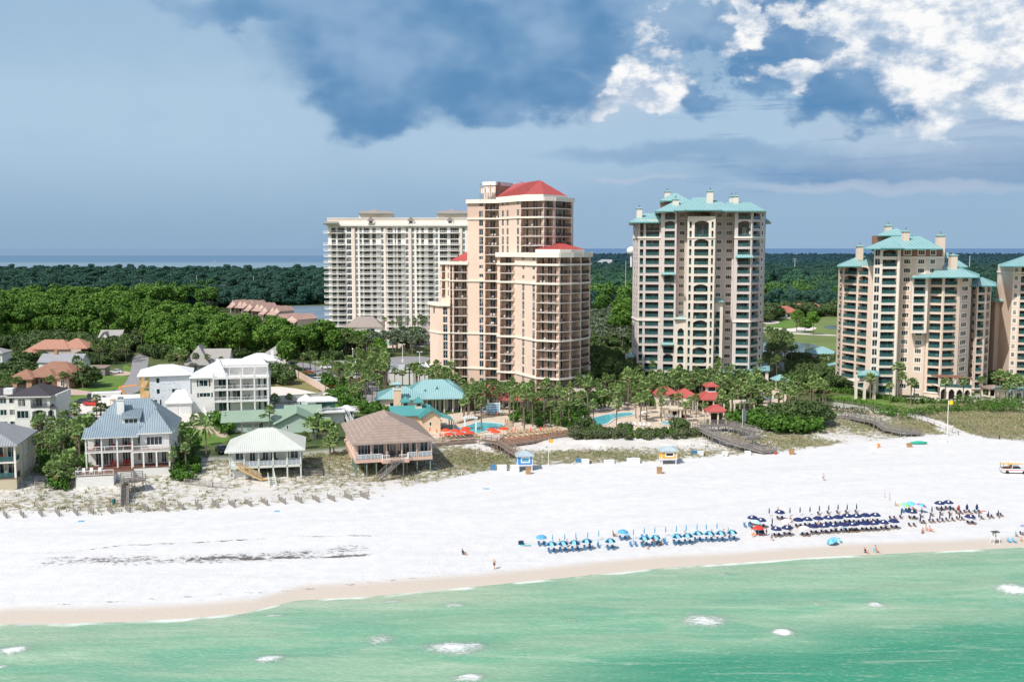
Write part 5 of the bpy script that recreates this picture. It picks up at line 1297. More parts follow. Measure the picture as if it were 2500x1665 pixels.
boardwalk('deck_rail', [(1205,1089,3.3),(1300,1077,3.3),(1392,1060,3.3)], 'brown timber railed walk along the edge of the orange pool terrace', 1.2, MATS['brown_wood'])
# little slanting sand fences on the beach
sf = thing('sand_fence', 'short slanting slat sand fence', 'sand fence', (0,0,0)); q = MB(); po = MB()
for k in range(26): q.bar((k*.115, 0, 0.02), (k*.115, 0, 1.0), 0.05, MATS['sand_fence'])
for hh in (.3, .8): q.bar((0,.03,hh), (2.9,.03,hh), 0.03, MATS['sand_fence'])
for x in (0, 1.45, 2.9): po = MB(); po.bar((x,.06,-.3), (x,.06,1.25), 0.09, MATS['grey_wood']); part('post', po, sf)
part('slats', q, sf); SF = Proto(sf)
fx = [(10,1263),(51,1262),(96,1259),(138,1258),(182,1256),(221,1254),(266,1252),(310,1249),(353,1246),(396,1244),(440,1242),(483,1240),(525,1238),(565,1237),(605,1234),(645,1232),(688,1228),(728,1226),(770,1224),(808,1222),(850,1219),(889,1217)]
for i, (a, b) in enumerate(fx):
 x, y, z = G(a, b)
 SF.put((x-1.0, y+1.6, z-0.05), radians(-52), f'short slanting slat sand fence on the white beach, {ORD[i]} from the left of its row', 'slanting sand fences along the dune foot')
# ---------------------------------------------------------------- houses
mat('siding_white', (0.76,0.76,0.745), 0.7, 0.05, 0.5, courses=0.28); mat('siding_tan', (0.56,0.50,0.37), 0.7, 0.06, 0.5, courses=0.28); mat('siding_plain', (0.78,0.775,0.76), 0.7, 0.06, 0.4, streak=0.05)
mat('blue_metal', (0.29,0.37,0.43), 0.4, 0.10, 0.4, streak=0.15, spec=0.5); mat('blue_metal_dark', (0.20,0.26,0.30), 0.4, 0.10, 0.4, spec=0.5)
mat('grey_metal', (0.33,0.34,0.36), 0.4, 0.08, 0.4, spec=0.5); mat('dark_metal', (0.085,0.075,0.085), 0.5, 0.1, 0.4); mat('white_metal', (0.68,0.70,0.71), 0.4, 0.07, 0.3, streak=0.1, spec=0.5)
mat('sage_roof', (0.25,0.345,0.265), 0.7, 0.08, 0.3, streak=0.1); mat('sage_wall', (0.47,0.60,0.52), 0.8, 0.06, 0.4); mat('brown_shingle', (0.33,0.255,0.215), 0.9, 0.18, 0.9, courses=0.42)
mat('pink_wall', (0.66,0.46,0.375), 0.8, 0.06, 0.4, streak=0.06); mat('tile_brown', (0.36,0.20,0.14), 0.8, 0.2, 1.2); mat('tile_terracotta', (0.47,0.25,0.18), 0.8, 0.15, 1.2); mat('tile_pink', (0.40,0.27,0.235), 0.85, 0.15, 0.3)
mat('green_post', (0.17,0.24,0.19), 0.7, 0.1, 1.0); mat('wrap_white', (0.74,0.78,0.84), 0.6, 0.10, 0.9); mat('membrane', (0.80,0.80,0.80), 0.8, 0.05, 0.3); mat('brick_tan', (0.42,0.26,0.17), 0.9, 0.15, 1.0)
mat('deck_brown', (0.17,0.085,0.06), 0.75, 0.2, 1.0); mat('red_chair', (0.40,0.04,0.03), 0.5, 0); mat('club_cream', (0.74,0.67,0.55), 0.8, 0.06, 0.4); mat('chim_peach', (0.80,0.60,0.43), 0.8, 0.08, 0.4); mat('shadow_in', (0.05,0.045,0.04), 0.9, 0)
mat('grey_shingle', (0.36,0.345,0.33), 0.9, 0.12, 0.8, courses=0.3)
SWH, SPL = MATS['siding_white'], MATS['siding_plain']
ROT = radians(13)
def house(name, label, cat, px, py, z, rot=ROT, group=None):
 x, y = gnd(px, py, z); T = Bldg(name, label, cat, (x, y, z), rot, group); T.local(); return T
def wallbox(T, x0, y0, x1, y1, z0, z1, m, front=None, right=None, left=None, zs=None, top=True, back=True):
 zs = zs or [max(z0, 0), z1]
 F = [((x0,y0),(x1,y0),front), ((x1,y0),(x1,y1),right), ((x1,y1),(x0,y1),None), ((x0,y1),(x0,y0),left)]
 for i, (a, b, c) in enumerate(F):
  if i == 2 and not back: continue
  facade(T, a, b, zs, c or [], m, zbot=z0, ztop=z1)
 if top: T.W.face([(x0,y0,z1),(x1,y0,z1),(x1,y1,z1),(x0,y1,z1)], m)
wn = dict(k='w', a=0.8, b=0.7, m=2, d=0.06, sur=0.09, gl=MATS['glass_dark'])
wf = dict(k='w', a=0.05, b=0.75, m=2, d=0.06, sur=0.09, gl=MATS['glass_dark'])
wt = dict(wn, gl=MATS['glass_teal'])
def col(mb, x, y, z0, z1, w=0.28, m=None): mb.box(x-w/2, y-w/2, z0, x+w/2, y+w/2, z1, m or WP)
def rail_l(mb, x0, y0, x1, y1, z, style='white', h=1.0, rm=None):
 L = hypot(x1-x0, y1-y0); e = ((x1-x0)/L, (y1-y0)/L); railing(mb, (x0,y0), e, (e[1],-e[0]), 0, L, z, style, 0, h, rm)
def stair_l(mb, a, b, w, m, rails=True):
 a, b = np.array(a, float), np.array(b, float); d = b-a; L = hypot(d[0], d[1]); u = np.array((d[0],d[1],0))/L; s = np.array((-u[1],u[0],0)); n = max(2, int(abs(d[2])/0.19))
 for k in range(n): q = a+d*(k+.5)/n; mb.bar(q-s*w/2, q+s*w/2, L/n*0.95, m, 0.06)
 for sg in (-1, 1):
  o = s*w/2*sg; mb.bar(a+o-(0,0,.12), b+o-(0,0,.12), 0.06, m, 0.28)
  if rails:
   mb.bar(a+o+(0,0,.95), b+o+(0,0,.95), 0.07, m, 0.1); mb.bar(a+o+(0,0,.5), b+o+(0,0,.5), 0.04, m, 0.07)
   for k in range(5): q = a+d*k/4+o; mb.bar(q-(0,0,.2), q+(0,0,.95), 0.08, m)
def rocker(name, label, x, y, z, rot, m, group=None, root=None):
 c = thing(name, label, 'chair', (x, y, z), rot, group); s, b, l = MB(), MB(), MB()
 s.box(-.3,-.28,.38,.3,.28,.44,m); b.hexa([(-.3,.24,.4),(.3,.24,.4),(.3,.30,.4),(-.3,.30,.4),(-.3,.40,1.15),(.3,.40,1.15),(.3,.46,1.15),(-.3,.46,1.15)], m)
 part('seat', s, c); part('backrest', b, c)
 for xx in (-.27,.27):
  for yy in (-.24,.24): q = MB(); q.box(xx-.035,yy-.035,0,xx+.035,yy+.035,.62 if yy < 0 else .4,m); part('leg', q, c)
  q = MB(); q.box(xx-.05,-.3,.6,xx+.05,.3,.65,m); part('armrest', q, c)
 return c
def L2W(T, x, y, z): c, s = cos(T.rz), sin(T.rz); return (T.loc[0]+x*c-y*s, T.loc[1]+x*s+y*c, T.loc[2]+z)
# --- blue-grey roofed beach house
T = house('beach_house', 'white three-level beach house with steep blue-grey metal hip roof, dormer and tall chimney', 'house', 211, 1176, 2.0)
wallbox(T, 0, 2.8, 16.3, 17, -1.5, 9.1, SPL, zs=[0, 2.6, 6.0, 9.1], front=[(1.4,2.6,dict(wf, rows=lambda i: i > 0, m=2)),(2.9,3.9,dict(wf, rows=lambda i: i == 1)),(4.0,4.9,dict(wf, rows=lambda i: i > 0)),(6.6,8.2,dict(wf, rows=lambda i: i > 0, m=3)),(9.6,10.2,dict(wn, rows=lambda i: i > 0, m=1)),(11.5,12.5,dict(wf, rows=lambda i: i == 1)),(12.9,13.7,dict(wf, rows=lambda i: i == 1)),(14.2,15.2,dict(wf, rows=lambda i: i == 1))],
  right=[(3.5,4.4,dict(wn, rows=lambda i: i > 0, m=1)),(8,8.9,dict(wn, rows=lambda i: i > 0, m=1)),(12,13,dict(wn, rows=lambda i: i > 0, m=1))])
wallbox(T, 10.4, 0.9, 16.0, 2.79, 6.02, 9.3, SPL, zs=[6.02, 9.3], front=[(1.2,4.3,dict(k='w', a=0.75, b=0.75, m=4, d=.05, sur=.1, gl=MATS['glass_far']))])
wallbox(T, -1.0, -5.0, 6.0, 0.2, -2.5, 2.2, SWH); wallbox(T, 6.01, -2.0, 9.2, 0.2, -2.5, 2.2, SWH); wallbox(T, 9.21, -1.0, 16.3, 2.79, -2.5, 2.5, SWH); wallbox(T, 0.0, 0.21, 9.2, 2.79, -2, 2.5, SWH)
d = MB(); d.box(-1.05,-5.05,2.2,6.05,0.2,2.32,MATS['deck_brown']); d.box(6.05,-2.05,2.2,9.2,0.2,2.33,MATS['deck_brown']); d.box(-.02,.2,2.5,9.2,2.8,2.62,MATS['deck_brown']); d.box(9.2,-1.05,2.5,16.4,2.8,2.63,MATS['deck_brown'])
for k in range(3): d.box(0,0.2-0.3*(k+1),2.32,9.2,0.2-0.3*k,2.62-0.1*(k+1)+.005,MATS['deck_brown'])
T.add('lower_deck', d)
d = MB(); d.box(-.1,0,5.72,10.4,2.8,6.0,WP); d.box(9.0,-1.1,5.70,16.5,2.79,5.98,WP); d.box(-.05,0.05,6.0,9.0,2.8,6.03,MATS['deck_brown']); d.box(9.0,-1.05,5.98,16.45,0.9,6.03,MATS['deck_brown']); T.add('upper_deck', d)
for x in (0.15, 3.1, 6.05, 9.0): c = MB(); col(c, x, 0.15, 2.6, 5.72); col(c, x, 0.15, 6.02, 9.0); T.add('column', c)
for x in (8.95, 11.2, 13.7, 16.2): c = MB(); col(c, x, -0.95, 2.6, 5.7, .3); T.add('column', c)
r = MB(); rail_l(r, .1,.12,9.0,.12,6.03,'cable'); T.add('railing', r); r = MB(); rail_l(r, 9.0,-1.0,16.4,-1.0,6.03,'cable'); T.add('railing', r)
r = MB(); rail_l(r, -1,-4.98,6,-4.98,2.32,'cable'); rail_l(r, -1,-.2,-1,-4.98,2.32,'cable'); T.add('railing', r)
BM, BD = MATS['blue_metal'], MATS['blue_metal_dark']
r = MB(); hip(r, 0, 2.8, 16.3, 17, 9.35, 5.9, BM, over=0.7, ridge=0.36, rib=0.45, fm=WP, axis='x', rm=BD)
roof_face(r, [(-.5,-.35,8.95),(10.3,-.35,8.95),(10.3,3.2,10.5),(-.5,3.2,10.5)], BM, 0.45, rm=BD); r.face([(-.5,-.35,8.8),(10.3,-.35,8.8),(10.3,-.35,8.95),(-.5,-.35,8.95)], WP)
hip(r, 10.6, 1.0, 16.0, 9, 9.42, 4.4, BM, over=0.75, rib=0.45, fm=WP, axis='y', ridge=0.30, rm=BD)
T.add('roof', r, ('chimney', (lambda c: (c.box(5.3,6.2,11,6.7,7.5,15.7,WP), c.box(5.15,6.05,15.5,6.85,7.65,15.7,WP), c.box(5.5,6.4,15.7,6.5,7.3,16.1,MATS['metal_grey']), c)[-1])(MB())))
dm = Bldg.__new__(Bldg); dm.W = MB(); dm.wins = []; dm.doors = []; dm.bals = []; dm.world = False
facade(dm, (6.6,4.2), (10.0,4.2), [9.7, 12.2], [(0.4,3.0,dict(k='w', a=.75, b=.3, m=3, d=.04, gl=MATS['glass_teal'], sur=.06))], WP)
for q in ([(6.6,4.2,9.7),(6.6,4.2,12.2),(6.6,8.2,12.6)], [(10,4.2,9.7),(10,8.2,12.6),(10,4.2,12.2)]): dm.W.face(q, WP)
roof_face(dm.W, [(6.3,3.8,12.0),(10.3,3.8,12.0),(10.3,8.0,13.6),(6.3,8.0,13.6)], BD, 0.45); o = T.add('dormer', dm.W)
for _, g, fr in dm.wins: g.add(fr); part('window', g, o)
T.done()
mx = lambda T, x, y, z, *a, **k: rocker(a[0], a[1], *L2W(T, x, y, z), T.rz+pi*0+random.uniform(-.3,.3), *a[2:], **k)
for i, (x, z) in enumerate(((1.6,6.04),(5.2,6.04),(7.0,6.04),(8.2,6.04))): mx(T, x, 1.4, z, 'rocking_chair', f'red chair on the upper porch of the blue-roofed house, {ORD[i]} from the left', MATS['red_chair'], group='red porch chairs of the blue-roofed house')
for i, x in enumerate((4.7,5.6,7.1,7.9)): mx(T, x, 1.5, 2.64, 'rocking_chair', f'red chair on the ground-floor porch of the blue-roofed house, {ORD[i]} from the left', MATS['red_chair'], group='red porch chairs of the blue-roofed house')
for i, x in enumerate((0.2,1.6,3.2)): mx(T, x, -3.4, 2.34, 'deck_chair', f'white deck chair on the lower brown deck of the blue-roofed house, {ORD[i]} from the left', WP, group='white deck chairs on the lower deck')
# --- tan narrow house at the left edge
T = house('beach_house', 'tan sided three-level house with grey metal roof at the left edge of the picture', 'house', 42, 1197, 2.0)
ST = MATS['siding_tan']
wallbox(T, -12, 0, 0, 15.5, -2, 2.4, ST, right=[(3,3.5,dict(wn, m=1)),(9,9.5,dict(wn, m=1))]);
wallbox(T, -12, 2.6, 0, 15.5, 2.41, 9.0, ST, zs=[2.41, 5.7, 9.0], front=[(5.2,6.8,wf),(7.6,9.2,wf),(9.9,11.4,wf)], right=[(0.9,1.5,dict(wf, m=1)),(3.5,4.2,dict(wf, m=1)),(5.3,6.0,dict(wf, m=1)),(8.0,8.7,dict(wf, m=1)),(10.8,11.5,dict(wf, m=1))])
d = MB(); d.box(-12,-.1,5.45,.1,2.6,5.7,MATS['cream']); d.box(-12,-.1,2.4,.1,2.6,2.5,MATS['deck_brown']); d.box(-12,-.1,8.75,.1,2.6,9.0,MATS['cream']); T.add('upper_deck', d)
for x in (-.15,-4,-8): c = MB(); col(c, x, .1, 2.5, 8.8, .35, MATS['cream']); T.add('column', c)
for z in (2.5, 5.7): r = MB(); rail_l(r, -12,.05,0,.05,z,'glass'); rail_l(r, 0,.05,0,2.6,z,'glass'); T.add('railing', r)
r = MB(); hip(r, -12, 0, 0, 15.5, 9.02, 3.2, MATS['grey_metal'], over=.5, axis='y', rib=.5, ridge=.35); T.add('roof', r); T.done()
for i, x in enumerate((-2.2,-4.4)): mx(T, x, 1.2, 2.52, 'lounge_chair', f'white lounge chair on the lower porch of the tan house, {ORD[i]} from the right', WP, group='white chairs on the tan house porch')
mx(T, -3, 1.2, 5.72, 'lounge_chair', 'red chair on the upper porch of the tan house', MATS['red_chair'])
# --- white mediterranean villa far left
T = house('villa', 'white three-storey stucco villa with dark standing-seam roof, teal windows and arched loggias', 'house', 38, 1056, 3.0, radians(6))
zv = [0, 3.1, 6.1, 9.1]
wallbox(T, 0, 0, 3.9, 13, -1, 9.1, SPL, zs=zv, front=[(0.5,3.4,dict(wt, a=.45, b=.6, m=3, rows=lambda i: i == 1)),(0.9,2.7,dict(wt, a=.45, b=.6, rows=lambda i: i == 2))])
wallbox(T, -9, 3.0, 0, 13, -1, 9.1, SPL, zs=zv, front=[(1,2.9,wt),(3.6,6,dict(wt, m=3)),(6.6,8.6,wt)])
wallbox(T, 3.9, 2.4, 9.4, 13, -1, 9.1, SPL, zs=zv, front=[(0.4,2.0,dict(k='w', a=.05, b=.8, m=2, d=.05, gl=MATS['glass_teal'])), (2.9,4.4,dict(k='w', a=.05, b=.8, m=2, d=.05, gl=MATS['glass_teal'], rows=lambda i: i < 2))])
V = Bldg.__new__(Bldg); V.W = MB(); V.wins = []; V.doors = []; V.bals = []; V.world = False
opn = dict(k='x', a=.02, b=.5, d=.3, arch=.45)
facade(V, (3.9,0), (9.9,0), zv[:3], [(.3,3.7,opn),(4.1,5.6,opn)], SPL, zbot=-1); facade(V, (3.9,0.3), (8.4,0.3), [6.1, 9.1], [(.3,3.9,opn)], SPL)
facade(V, (9.9,0), (9.9,2.4), zv[:3], [(.3,2.1,opn)], SPL, zbot=-1)
for z in (3.0, 6.0): V.W.box(3.9,0.02,z-.2,9.9,2.4,z,SPL)
T.add('loggia', V.W)
for z, x1 in ((3.1, 9.6), (6.1, 8.2)): r = MB(); rail_l(r, 4.2, -.06, x1, -.06, z, 'metal', rm=MATS['dark_iron']); T.add('railing', r)
r = MB(); DM = MATS['dark_metal']; hip(r, -1.2, 0.2, 8.4, 13, 9.12, 2.2, DM, over=.6, rib=.5, fm=WP, axis='y', ridge=.2); roof_face(r, [(8.3,-.3,6.1),(10.4,-.3,6.1),(8.3,2.4,6.9)], DM, .5); T.add('roof', r)
r = MB(); hip(r, -9, 3, -1.2, 13, 9.0, 1.5, DM, over=.5, rib=.5, fm=WP); T.add('roof', r)
c = MB(); c.box(-3.6,3,9.0,-1.4,5,10.7,WP); T.add('chimney', c); T.done()
# --- slice of a white house at the left edge behind
T = house('far_house', 'white two-storey house with grey roof cut by the left edge behind the villa', 'house', -12, 912, 3.0, radians(5))
wallbox(T, -8, 0, 2.8, 8, -1, 7.6, SPL, zs=[0,3.6,7.2], front=[(9.3,10.2,dict(wn, m=1))]); r = MB(); hip(r, -8, 0, 2.8, 8, 7.62, 2.0, MATS['grey_shingle'], rib=0); T.add('roof', r); T.done()
# --- brown tiled one-storey house
T = house('tiled_house', 'low tan house with brown barrel-tile hipped roofs and arched entry on the lawn', 'house', 60, 948, 3.0, radians(-4))
TB, BT = MATS['tile_brown'], MATS['brick_tan']
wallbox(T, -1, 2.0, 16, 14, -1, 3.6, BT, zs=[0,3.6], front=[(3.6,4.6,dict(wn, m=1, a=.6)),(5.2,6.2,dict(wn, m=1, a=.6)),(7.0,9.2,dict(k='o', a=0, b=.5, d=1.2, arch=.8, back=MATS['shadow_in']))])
wallbox(T, 11.2, 0, 15.2, 2.0, -1, 3.5, MATS['peach_wall'], zs=[0,3.5], front=[(1.2,2.6,wn)])
r = MB()
hip(r, -1, 2.0, 16.4, 14, 3.7, 4.4, TB, over=.7, rib=.42, ridge=.25, axis='x'); hip(r, -4.5, -1.0, 3.2, 6.5, 3.3, 2.8, TB, over=.6, rib=.42, axis='y'); hip(r, 3.6, .2, 9.9, 6, 3.9, 2.5, TB, over=.5, rib=.42, ridge=.05); hip(r, 11.0,-.2,15.6,6,3.6,2.2,TB,over=.5,rib=.42, axis='y')
T.add('roof', r); wallbox(T, -4.3, -.8, 3.0, 6.3, -1, 3.2, BT, front=[(2.2,5.4,dict(k='o', a=0, b=.5, d=.4, back=MATS['shadow_in']))])
g = MB();
for x in (11.2, 15.0): g.box(x-.8, -5.2, -.3, x+.8, -4.4, 1.2, BT)
T.add('garden_pier', g); T.done()
# grey house behind it
T = house('grey_roofed_house', 'low house with long pale grey roof and brick chimney behind the brown tiled house', 'house', 95, 905, 3.0, radians(-3))
wallbox(T, 0, 0, 16, 8, -1, 3.4, SPL); r = MB(); gable(r, 0, 0, 16, 8, 3.5, 2.6, MATS['grey_metal'], wall=SPL, rib=.8); T.add('roof', r); c = MB(); c.box(4.5,3.4,4,5.6,4.4,7.4,MATS['brick_tan']); T.add('chimney', c); T.done()
T = house('wooden_shed', 'weathered grey board shed beside the lawn', 'shed', 213, 918, 3.0, radians(-2))
wallbox(T, 0, 0, 6.6, 4, -.5, 2.9, MATS['grey_wood']); r = MB(); r.hexa([(-.2,-.3,2.8),(6.8,-.3,2.8),(6.8,4.3,3.4),(-.2,4.3,3.4),(-.2,-.3,2.95),(6.8,-.3,2.95),(6.8,4.3,3.55),(-.2,4.3,3.55)], MATS['brown_wood']); T.add('roof', r); T.done()
# terracotta roof
T = house('tiled_house', 'house with long terracotta hipped roof half hidden by oaks', 'house', 72, 880, 3.0, radians(2))
TT_ = MATS['tile_terracotta']; wallbox(T, 0, 0, 21, 11, -1, 4.6, MATS['peach_wall']); r = MB(); hip(r, 0, 0, 16, 11, 4.7, 3.4, TT_, rib=.6, ridge=.45); hip(r, 11, 1, 23, 12, 4.9, 3.6, TT_, rib=.6, ridge=.1); hip(r, -2, -3.5, 3.5, 2, 3.4, 1.6, TT_, rib=.6); T.add('roof', r); T.done()
# small grey gabled
T = house('grey_gabled_house', 'cream house with grey gabled roof among the trees at the end of the street', 'house', 243, 850, 3.0, radians(4))
wallbox(T, 0, 0, 10, 9, -1, 5.2, MATS['cream']); r = MB(); gable(r, 0, 0, 9.5, 9, 5.2, 2.9, MATS['grey_shingle'], wall=MATS['cream'], rib=0); gable(r, .6, -2.2, 5.2, 4, 4.7, 3.0, MATS['grey_shingle'], wall=MATS['cream'], rib=0, axis='y'); T.add('roof', r)
wallbox(T, .6, -2.2, 5.2, 0, -1, 4.7, MATS['cream'], front=[(1.6,3.0,wn)]); T.done()
# far left house in the trees
T = house('white_house', 'white two-storey house with brown hipped roof at the left edge of the wood', 'house', -25, 745, 3.0, 0)
wallbox(T, 0, 0, 14, 10, -1, 7.4, SPL, zs=[0,3.6,7.2], front=[(1+2.1*i,2.3+2.1*i,dict(k='b', a=.1, b=.5, d=1, rail='white', doors=[(.1,.9,2)])) for i in range(6)]); r = MB(); hip(r, 0, 0, 14, 10, 7.45, 2.6, MATS['grey_roof'], rib=0, over=1); T.add('roof', r); T.done()
# --- building under construction wrapped in white
T = house('unfinished_house', 'three-storey house under construction in white house wrap with bare timber framing on one side', 'house', 367, 996, 3.0, radians(17))
WR, NW = MATS['wrap_white'], MATS['new_wood']
wallbox(T, 0, 0, 11.2, 15, -1, 9.4, WR, zs=[0,3.1,6.2,9.4], front=[(1.8,2.8,dict(wt, rows=lambda i: i > 0, a=.9, m=1, sur=0)),(6.0,8.9,dict(wt, rows=lambda i: i == 1, a=1.1, b=.8, m=3, sur=0)),(1.0,2.0,dict(wt, rows=lambda i: i == 0, a=.7, m=1, sur=0)),(2.6,3.2,dict(wt, rows=lambda i: i == 0, a=.5, m=1, sur=0))])
f = MB()
for z in (3.0, 6.1, 9.2): f.box(-2.6,0,z-.22,0,15,z,NW)
for k in range(13): f.box(-2.6,.1+k*1.23,0,-2.48,.22+k*1.23,9.2,NW)
for x in (-2.6,-1.3,-.15): f.box(x,0,0,x+.12,.12,9.2,NW)
for z in (3.2, 6.3):
 for k in range(2): f.bar((-2.6,-.02,z+.5+.5*k),(0,-.02,z+.5+.5*k),.08,NW)
T.add('timber_frame', f); lg = MB()
logo = MATS['greige_light']
for k in range(26):
 x, z = .5+(k % 7)*1.5+random.uniform(-.3,.3), 1+1.9*(k//7)+random.uniform(-.2,.2)
 if (1.6 < x < 3.1) or (5.6 < x < 9 and 3.6 < z < 6): continue
 lg.box(x,-.012,z,x+.7,-.004,z+.10,MATS['rail_teal'] if 0 else mat('wrap_print', (0.40,0.50,0.62), .8, 0)); lg.box(x+.1,-.012,z+.15,x+.5,-.004,z+.22,MATS['wrap_print'])
T.add('house_wrap_print', lg)
r = MB(); hip(r, -2.6, 0, 11.4, 15, 9.42, 2.3, MATS['membrane'], over=.7, rib=0, axis='x', ridge=.25); T.add('roof', r)
w_ = MB(); w_.box(-11,1.5,2.6,-2.7,9,2.8,NW); w_.box(-11,1.5,2.8,-2.7,9,2.95,MATS['membrane']);
for x in (-10.8,-8,-5.4,-2.9): w_.box(x,1.6,-.2,x+.15,1.75,2.6,NW)
w_.box(-10.9,3.5,-.2,-2.7,3.6,2.6,WR); T.add('side_wing', w_); T.done()
# --- big white four-level balcony house with garage
T = house('balcony_house', 'large white four-level house with stacked open balconies, roof terrace and pale metal roof', 'house', 523, 1008, 3.0, radians(11))
zb = [0,3.3,6.6,9.9]
wallbox(T, 0, 3.0, 14.9, 14, -1, 9.9, SPL, zs=zb, front=[(1.0,4.2,dict(wt, a=.05, b=.8, m=3, rows=lambda i: True)),(4.8,7.2,dict(wt, a=.05, b=.8, rows=lambda i: i == 1)),(11.9,12.6,dict(wt, a=.05, b=.8, m=1)),(13.4,14.2,dict(wt, a=.05, b=.8, m=1))])
wallbox(T, -6.0, 1.2, 0, 14, -1, 9.9, SWH, zs=zb, front=[(2.0,4.4,dict(wt, rows=lambda i: i == 2, m=2, sur=.14)),(2.0,5.0,dict(wt, rows=lambda i: i == 1, m=3, a=1.1, b=1.0, sur=.14))])
sh_ = MB()
for x, z0, z1 in ((-4.55,7.45,9.25),(-1.35,7.45,9.25),(-4.55,4.4,5.6),(-.75,4.4,5.6)): sh_.box(x,1.13,z0,x+.4,1.19,z1,MATS['furn_dark'])
T.add('shutters', sh_)
d = MB()
for z in (3.3,6.6,9.9): d.box(-.2,-.1,z-.42,15.1,3.0,z,WP)
d.box(-.2,-.1,-.3,15.1,3.0,.02,MATS['concrete']); T.add('balcony_slab', d)
for x in (0,3.7,7.4,11.1,14.8): c = MB(); col(c, x, .15, 0, 9.5, .42); col(c, x, .15, 9.9, 11.2, .42); T.add('column', c)
for x in (14.8,): c = MB(); col(c, x, 2.6, 0, 9.5, .42); T.add('column', c)
for z in (3.3,6.6,9.9): r = MB(); rail_l(r, .2,.1,14.7,.1,z,'cable'); T.add('railing', r)
WM = MATS['white_metal']; r = MB()
hip(r, -6.0, 1.2, 3.0, 14, 9.92, 4.2, WM, over=.6, rib=.5, axis='y', ridge=.1, off=.75);
roof_face(r, [(0,6.2,12.6),(14.7,6.2,12.6),(13.0,9,14.2),(0,9,14.2)], WM, .5); r.box(0,6.4,9.9,14.6,12,12.55,SPL); roof_face(r, [(14.7,12,12.6),(0,12,12.6),(0,9,14.2),(13,9,14.2)], WM, 0)
for k in range(29): r.box(.2+k*.5,4.4,12.35,.55+k*.5,6.4,12.5,WP)
r.box(0,4.3,12.2,14.7,4.5,12.4,WP); T.add('roof', r)
for x in (.2,4,7.6,11,14.5): c = MB(); col(c, x, 4.45, 9.9, 12.2, .2); T.add('column', c)
g = MB(); g.box(-12.5,-1,-1,-6.0,5,3.3,SPL)
for x in (-12.0,-8.9): g.box(x,-1.08,0,x+2.6,-1.01,2.5,mat('garage_door', (.66,.66,.66), .6, .03))
T.add('garage', g); r = MB(); hip(r, -12.8,-1.2,-5.8,6,3.32,3.0,WM,over=.3,rib=.5,axis='x',ridge=.3,off=.8); T.add('roof', r); T.done()
for zi, z in enumerate((3.32, 6.62)):
 for i, x in enumerate((4.4,5.6,8.2,9.4)):
  if zi == 0 and i < 2: continue
  mx(T, x, 1.6, z, 'porch_chair', 'dark wicker armchair on the %s balcony of the large white house, %s from the left' % (('middle','top')[zi], ORD[i-(2 if zi == 0 else 0)]), MATS['furn_dark'], group='dark armchairs on the white house balconies')
# white house behind
T = house('white_house', 'white house with white hipped roof and chimney just behind the large balcony house', 'house', 592, 915, 3.0, radians(8))
wallbox(T, 0, 0, 11.5, 9, -1, 5.2, SPL, front=[(9.3,10.2,wn)]); r = MB(); hip(r, 0, 0, 11.5, 9, 5.22, 2.2, MATS['membrane'], over=.8, rib=0); hip(r, 11.5,-3,15,2,2.9,.8,MATS['membrane'],over=.4,rib=0); T.add('roof', r)
c = MB(); c.box(10,3,5.4,11,4,8.4,WP); T.add('chimney', c); T.done()
T = house('grey_gabled_house', 'house with tall pale grey A-shaped roof behind the palms', 'house', 458, 905, 3.0, radians(5))
wallbox(T, 0, 0, 14, 10, -1, 3.2, SPL); r = MB(); GS = MATS['grey_shingle']; hip(r, 0,-1,7.5,11,2.4,7.0,GS,over=1.2,rib=0,axis='y',ridge=.4); gable(r, 5,0,15,10,3.2,4.6,GS,wall=SPL,rib=0); T.add('roof', r); T.done()
T = house('grey_gabled_house', 'small grey hip-roofed house between the wood and the white house', 'house', 645, 892, 3.0, radians(5))
wallbox(T, 0, 0, 9, 8, -1, 4.4, SPL); r = MB(); hip(r, 0,0,9,8,4.4,2.8,GS,rib=0); T.add('roof', r); T.done()
# --- green ranch house
T = house('ranch_house', 'low pale green ranch house with sage green gabled roofs and a grey pergola', 'house', 568, 1058, 3.0, radians(12))
SG, SW = MATS['sage_roof'], MATS['sage_wall']
wallbox(T, -2.2, 1.2, 12, 9.5, -1, 3.0, SW, front=[(.6,1.1,dict(wn, m=1)),(8.5,9.6,wn)], left=[(2.5+1.3*i,3.2+1.3*i,dict(wn, m=1, a=.5, b=.2)) for i in range(4)])
wallbox(T, 10.6, -2.0, 20.8, 6, -1, 2.6, SW, front=[(2.6,3.1,dict(wn, m=1))]); wallbox(T, 12, 6, 20.5, 11, -1, 2.8, SW, right=[(1,2.2,wn)])
r = MB(); gable(r, -2.2, 1.2, 14, 9.5, 3.02, 1.9, SG, over=.7, rib=0, wall=SW, fm=SG); gable(r, 10.6,-2.0,20.8,7.5,2.62,2.5,SG,over=.7,rib=0,wall=SW,axis='y',fm=SG); gable(r, 13,7.5,21.5,12,3.3,1.9,SG,over=.6,rib=0,wall=SW,fm=SG); roof_face(r,[(20.9,0,2.6),(24.2,0,2.3),(24.2,5.5,2.3),(20.9,5.5,2.6)],SG,0); T.add('roof', r)
p = MB()
for x in (2.4,5.0,6.4): col(p, x, -1.6, -.3, 2.5, .3, MATS['grey_wood'])
for k in range(12): p.bar((2.2+k*.42,-2.0,2.75),(2.2+k*.42,1.1,2.75),.1,MATS['grey_wood'])
p.bar((2.1,-1.6,2.6),(6.8,-1.6,2.6),.16,MATS['grey_wood']); T.add('pergola', p); T.done()
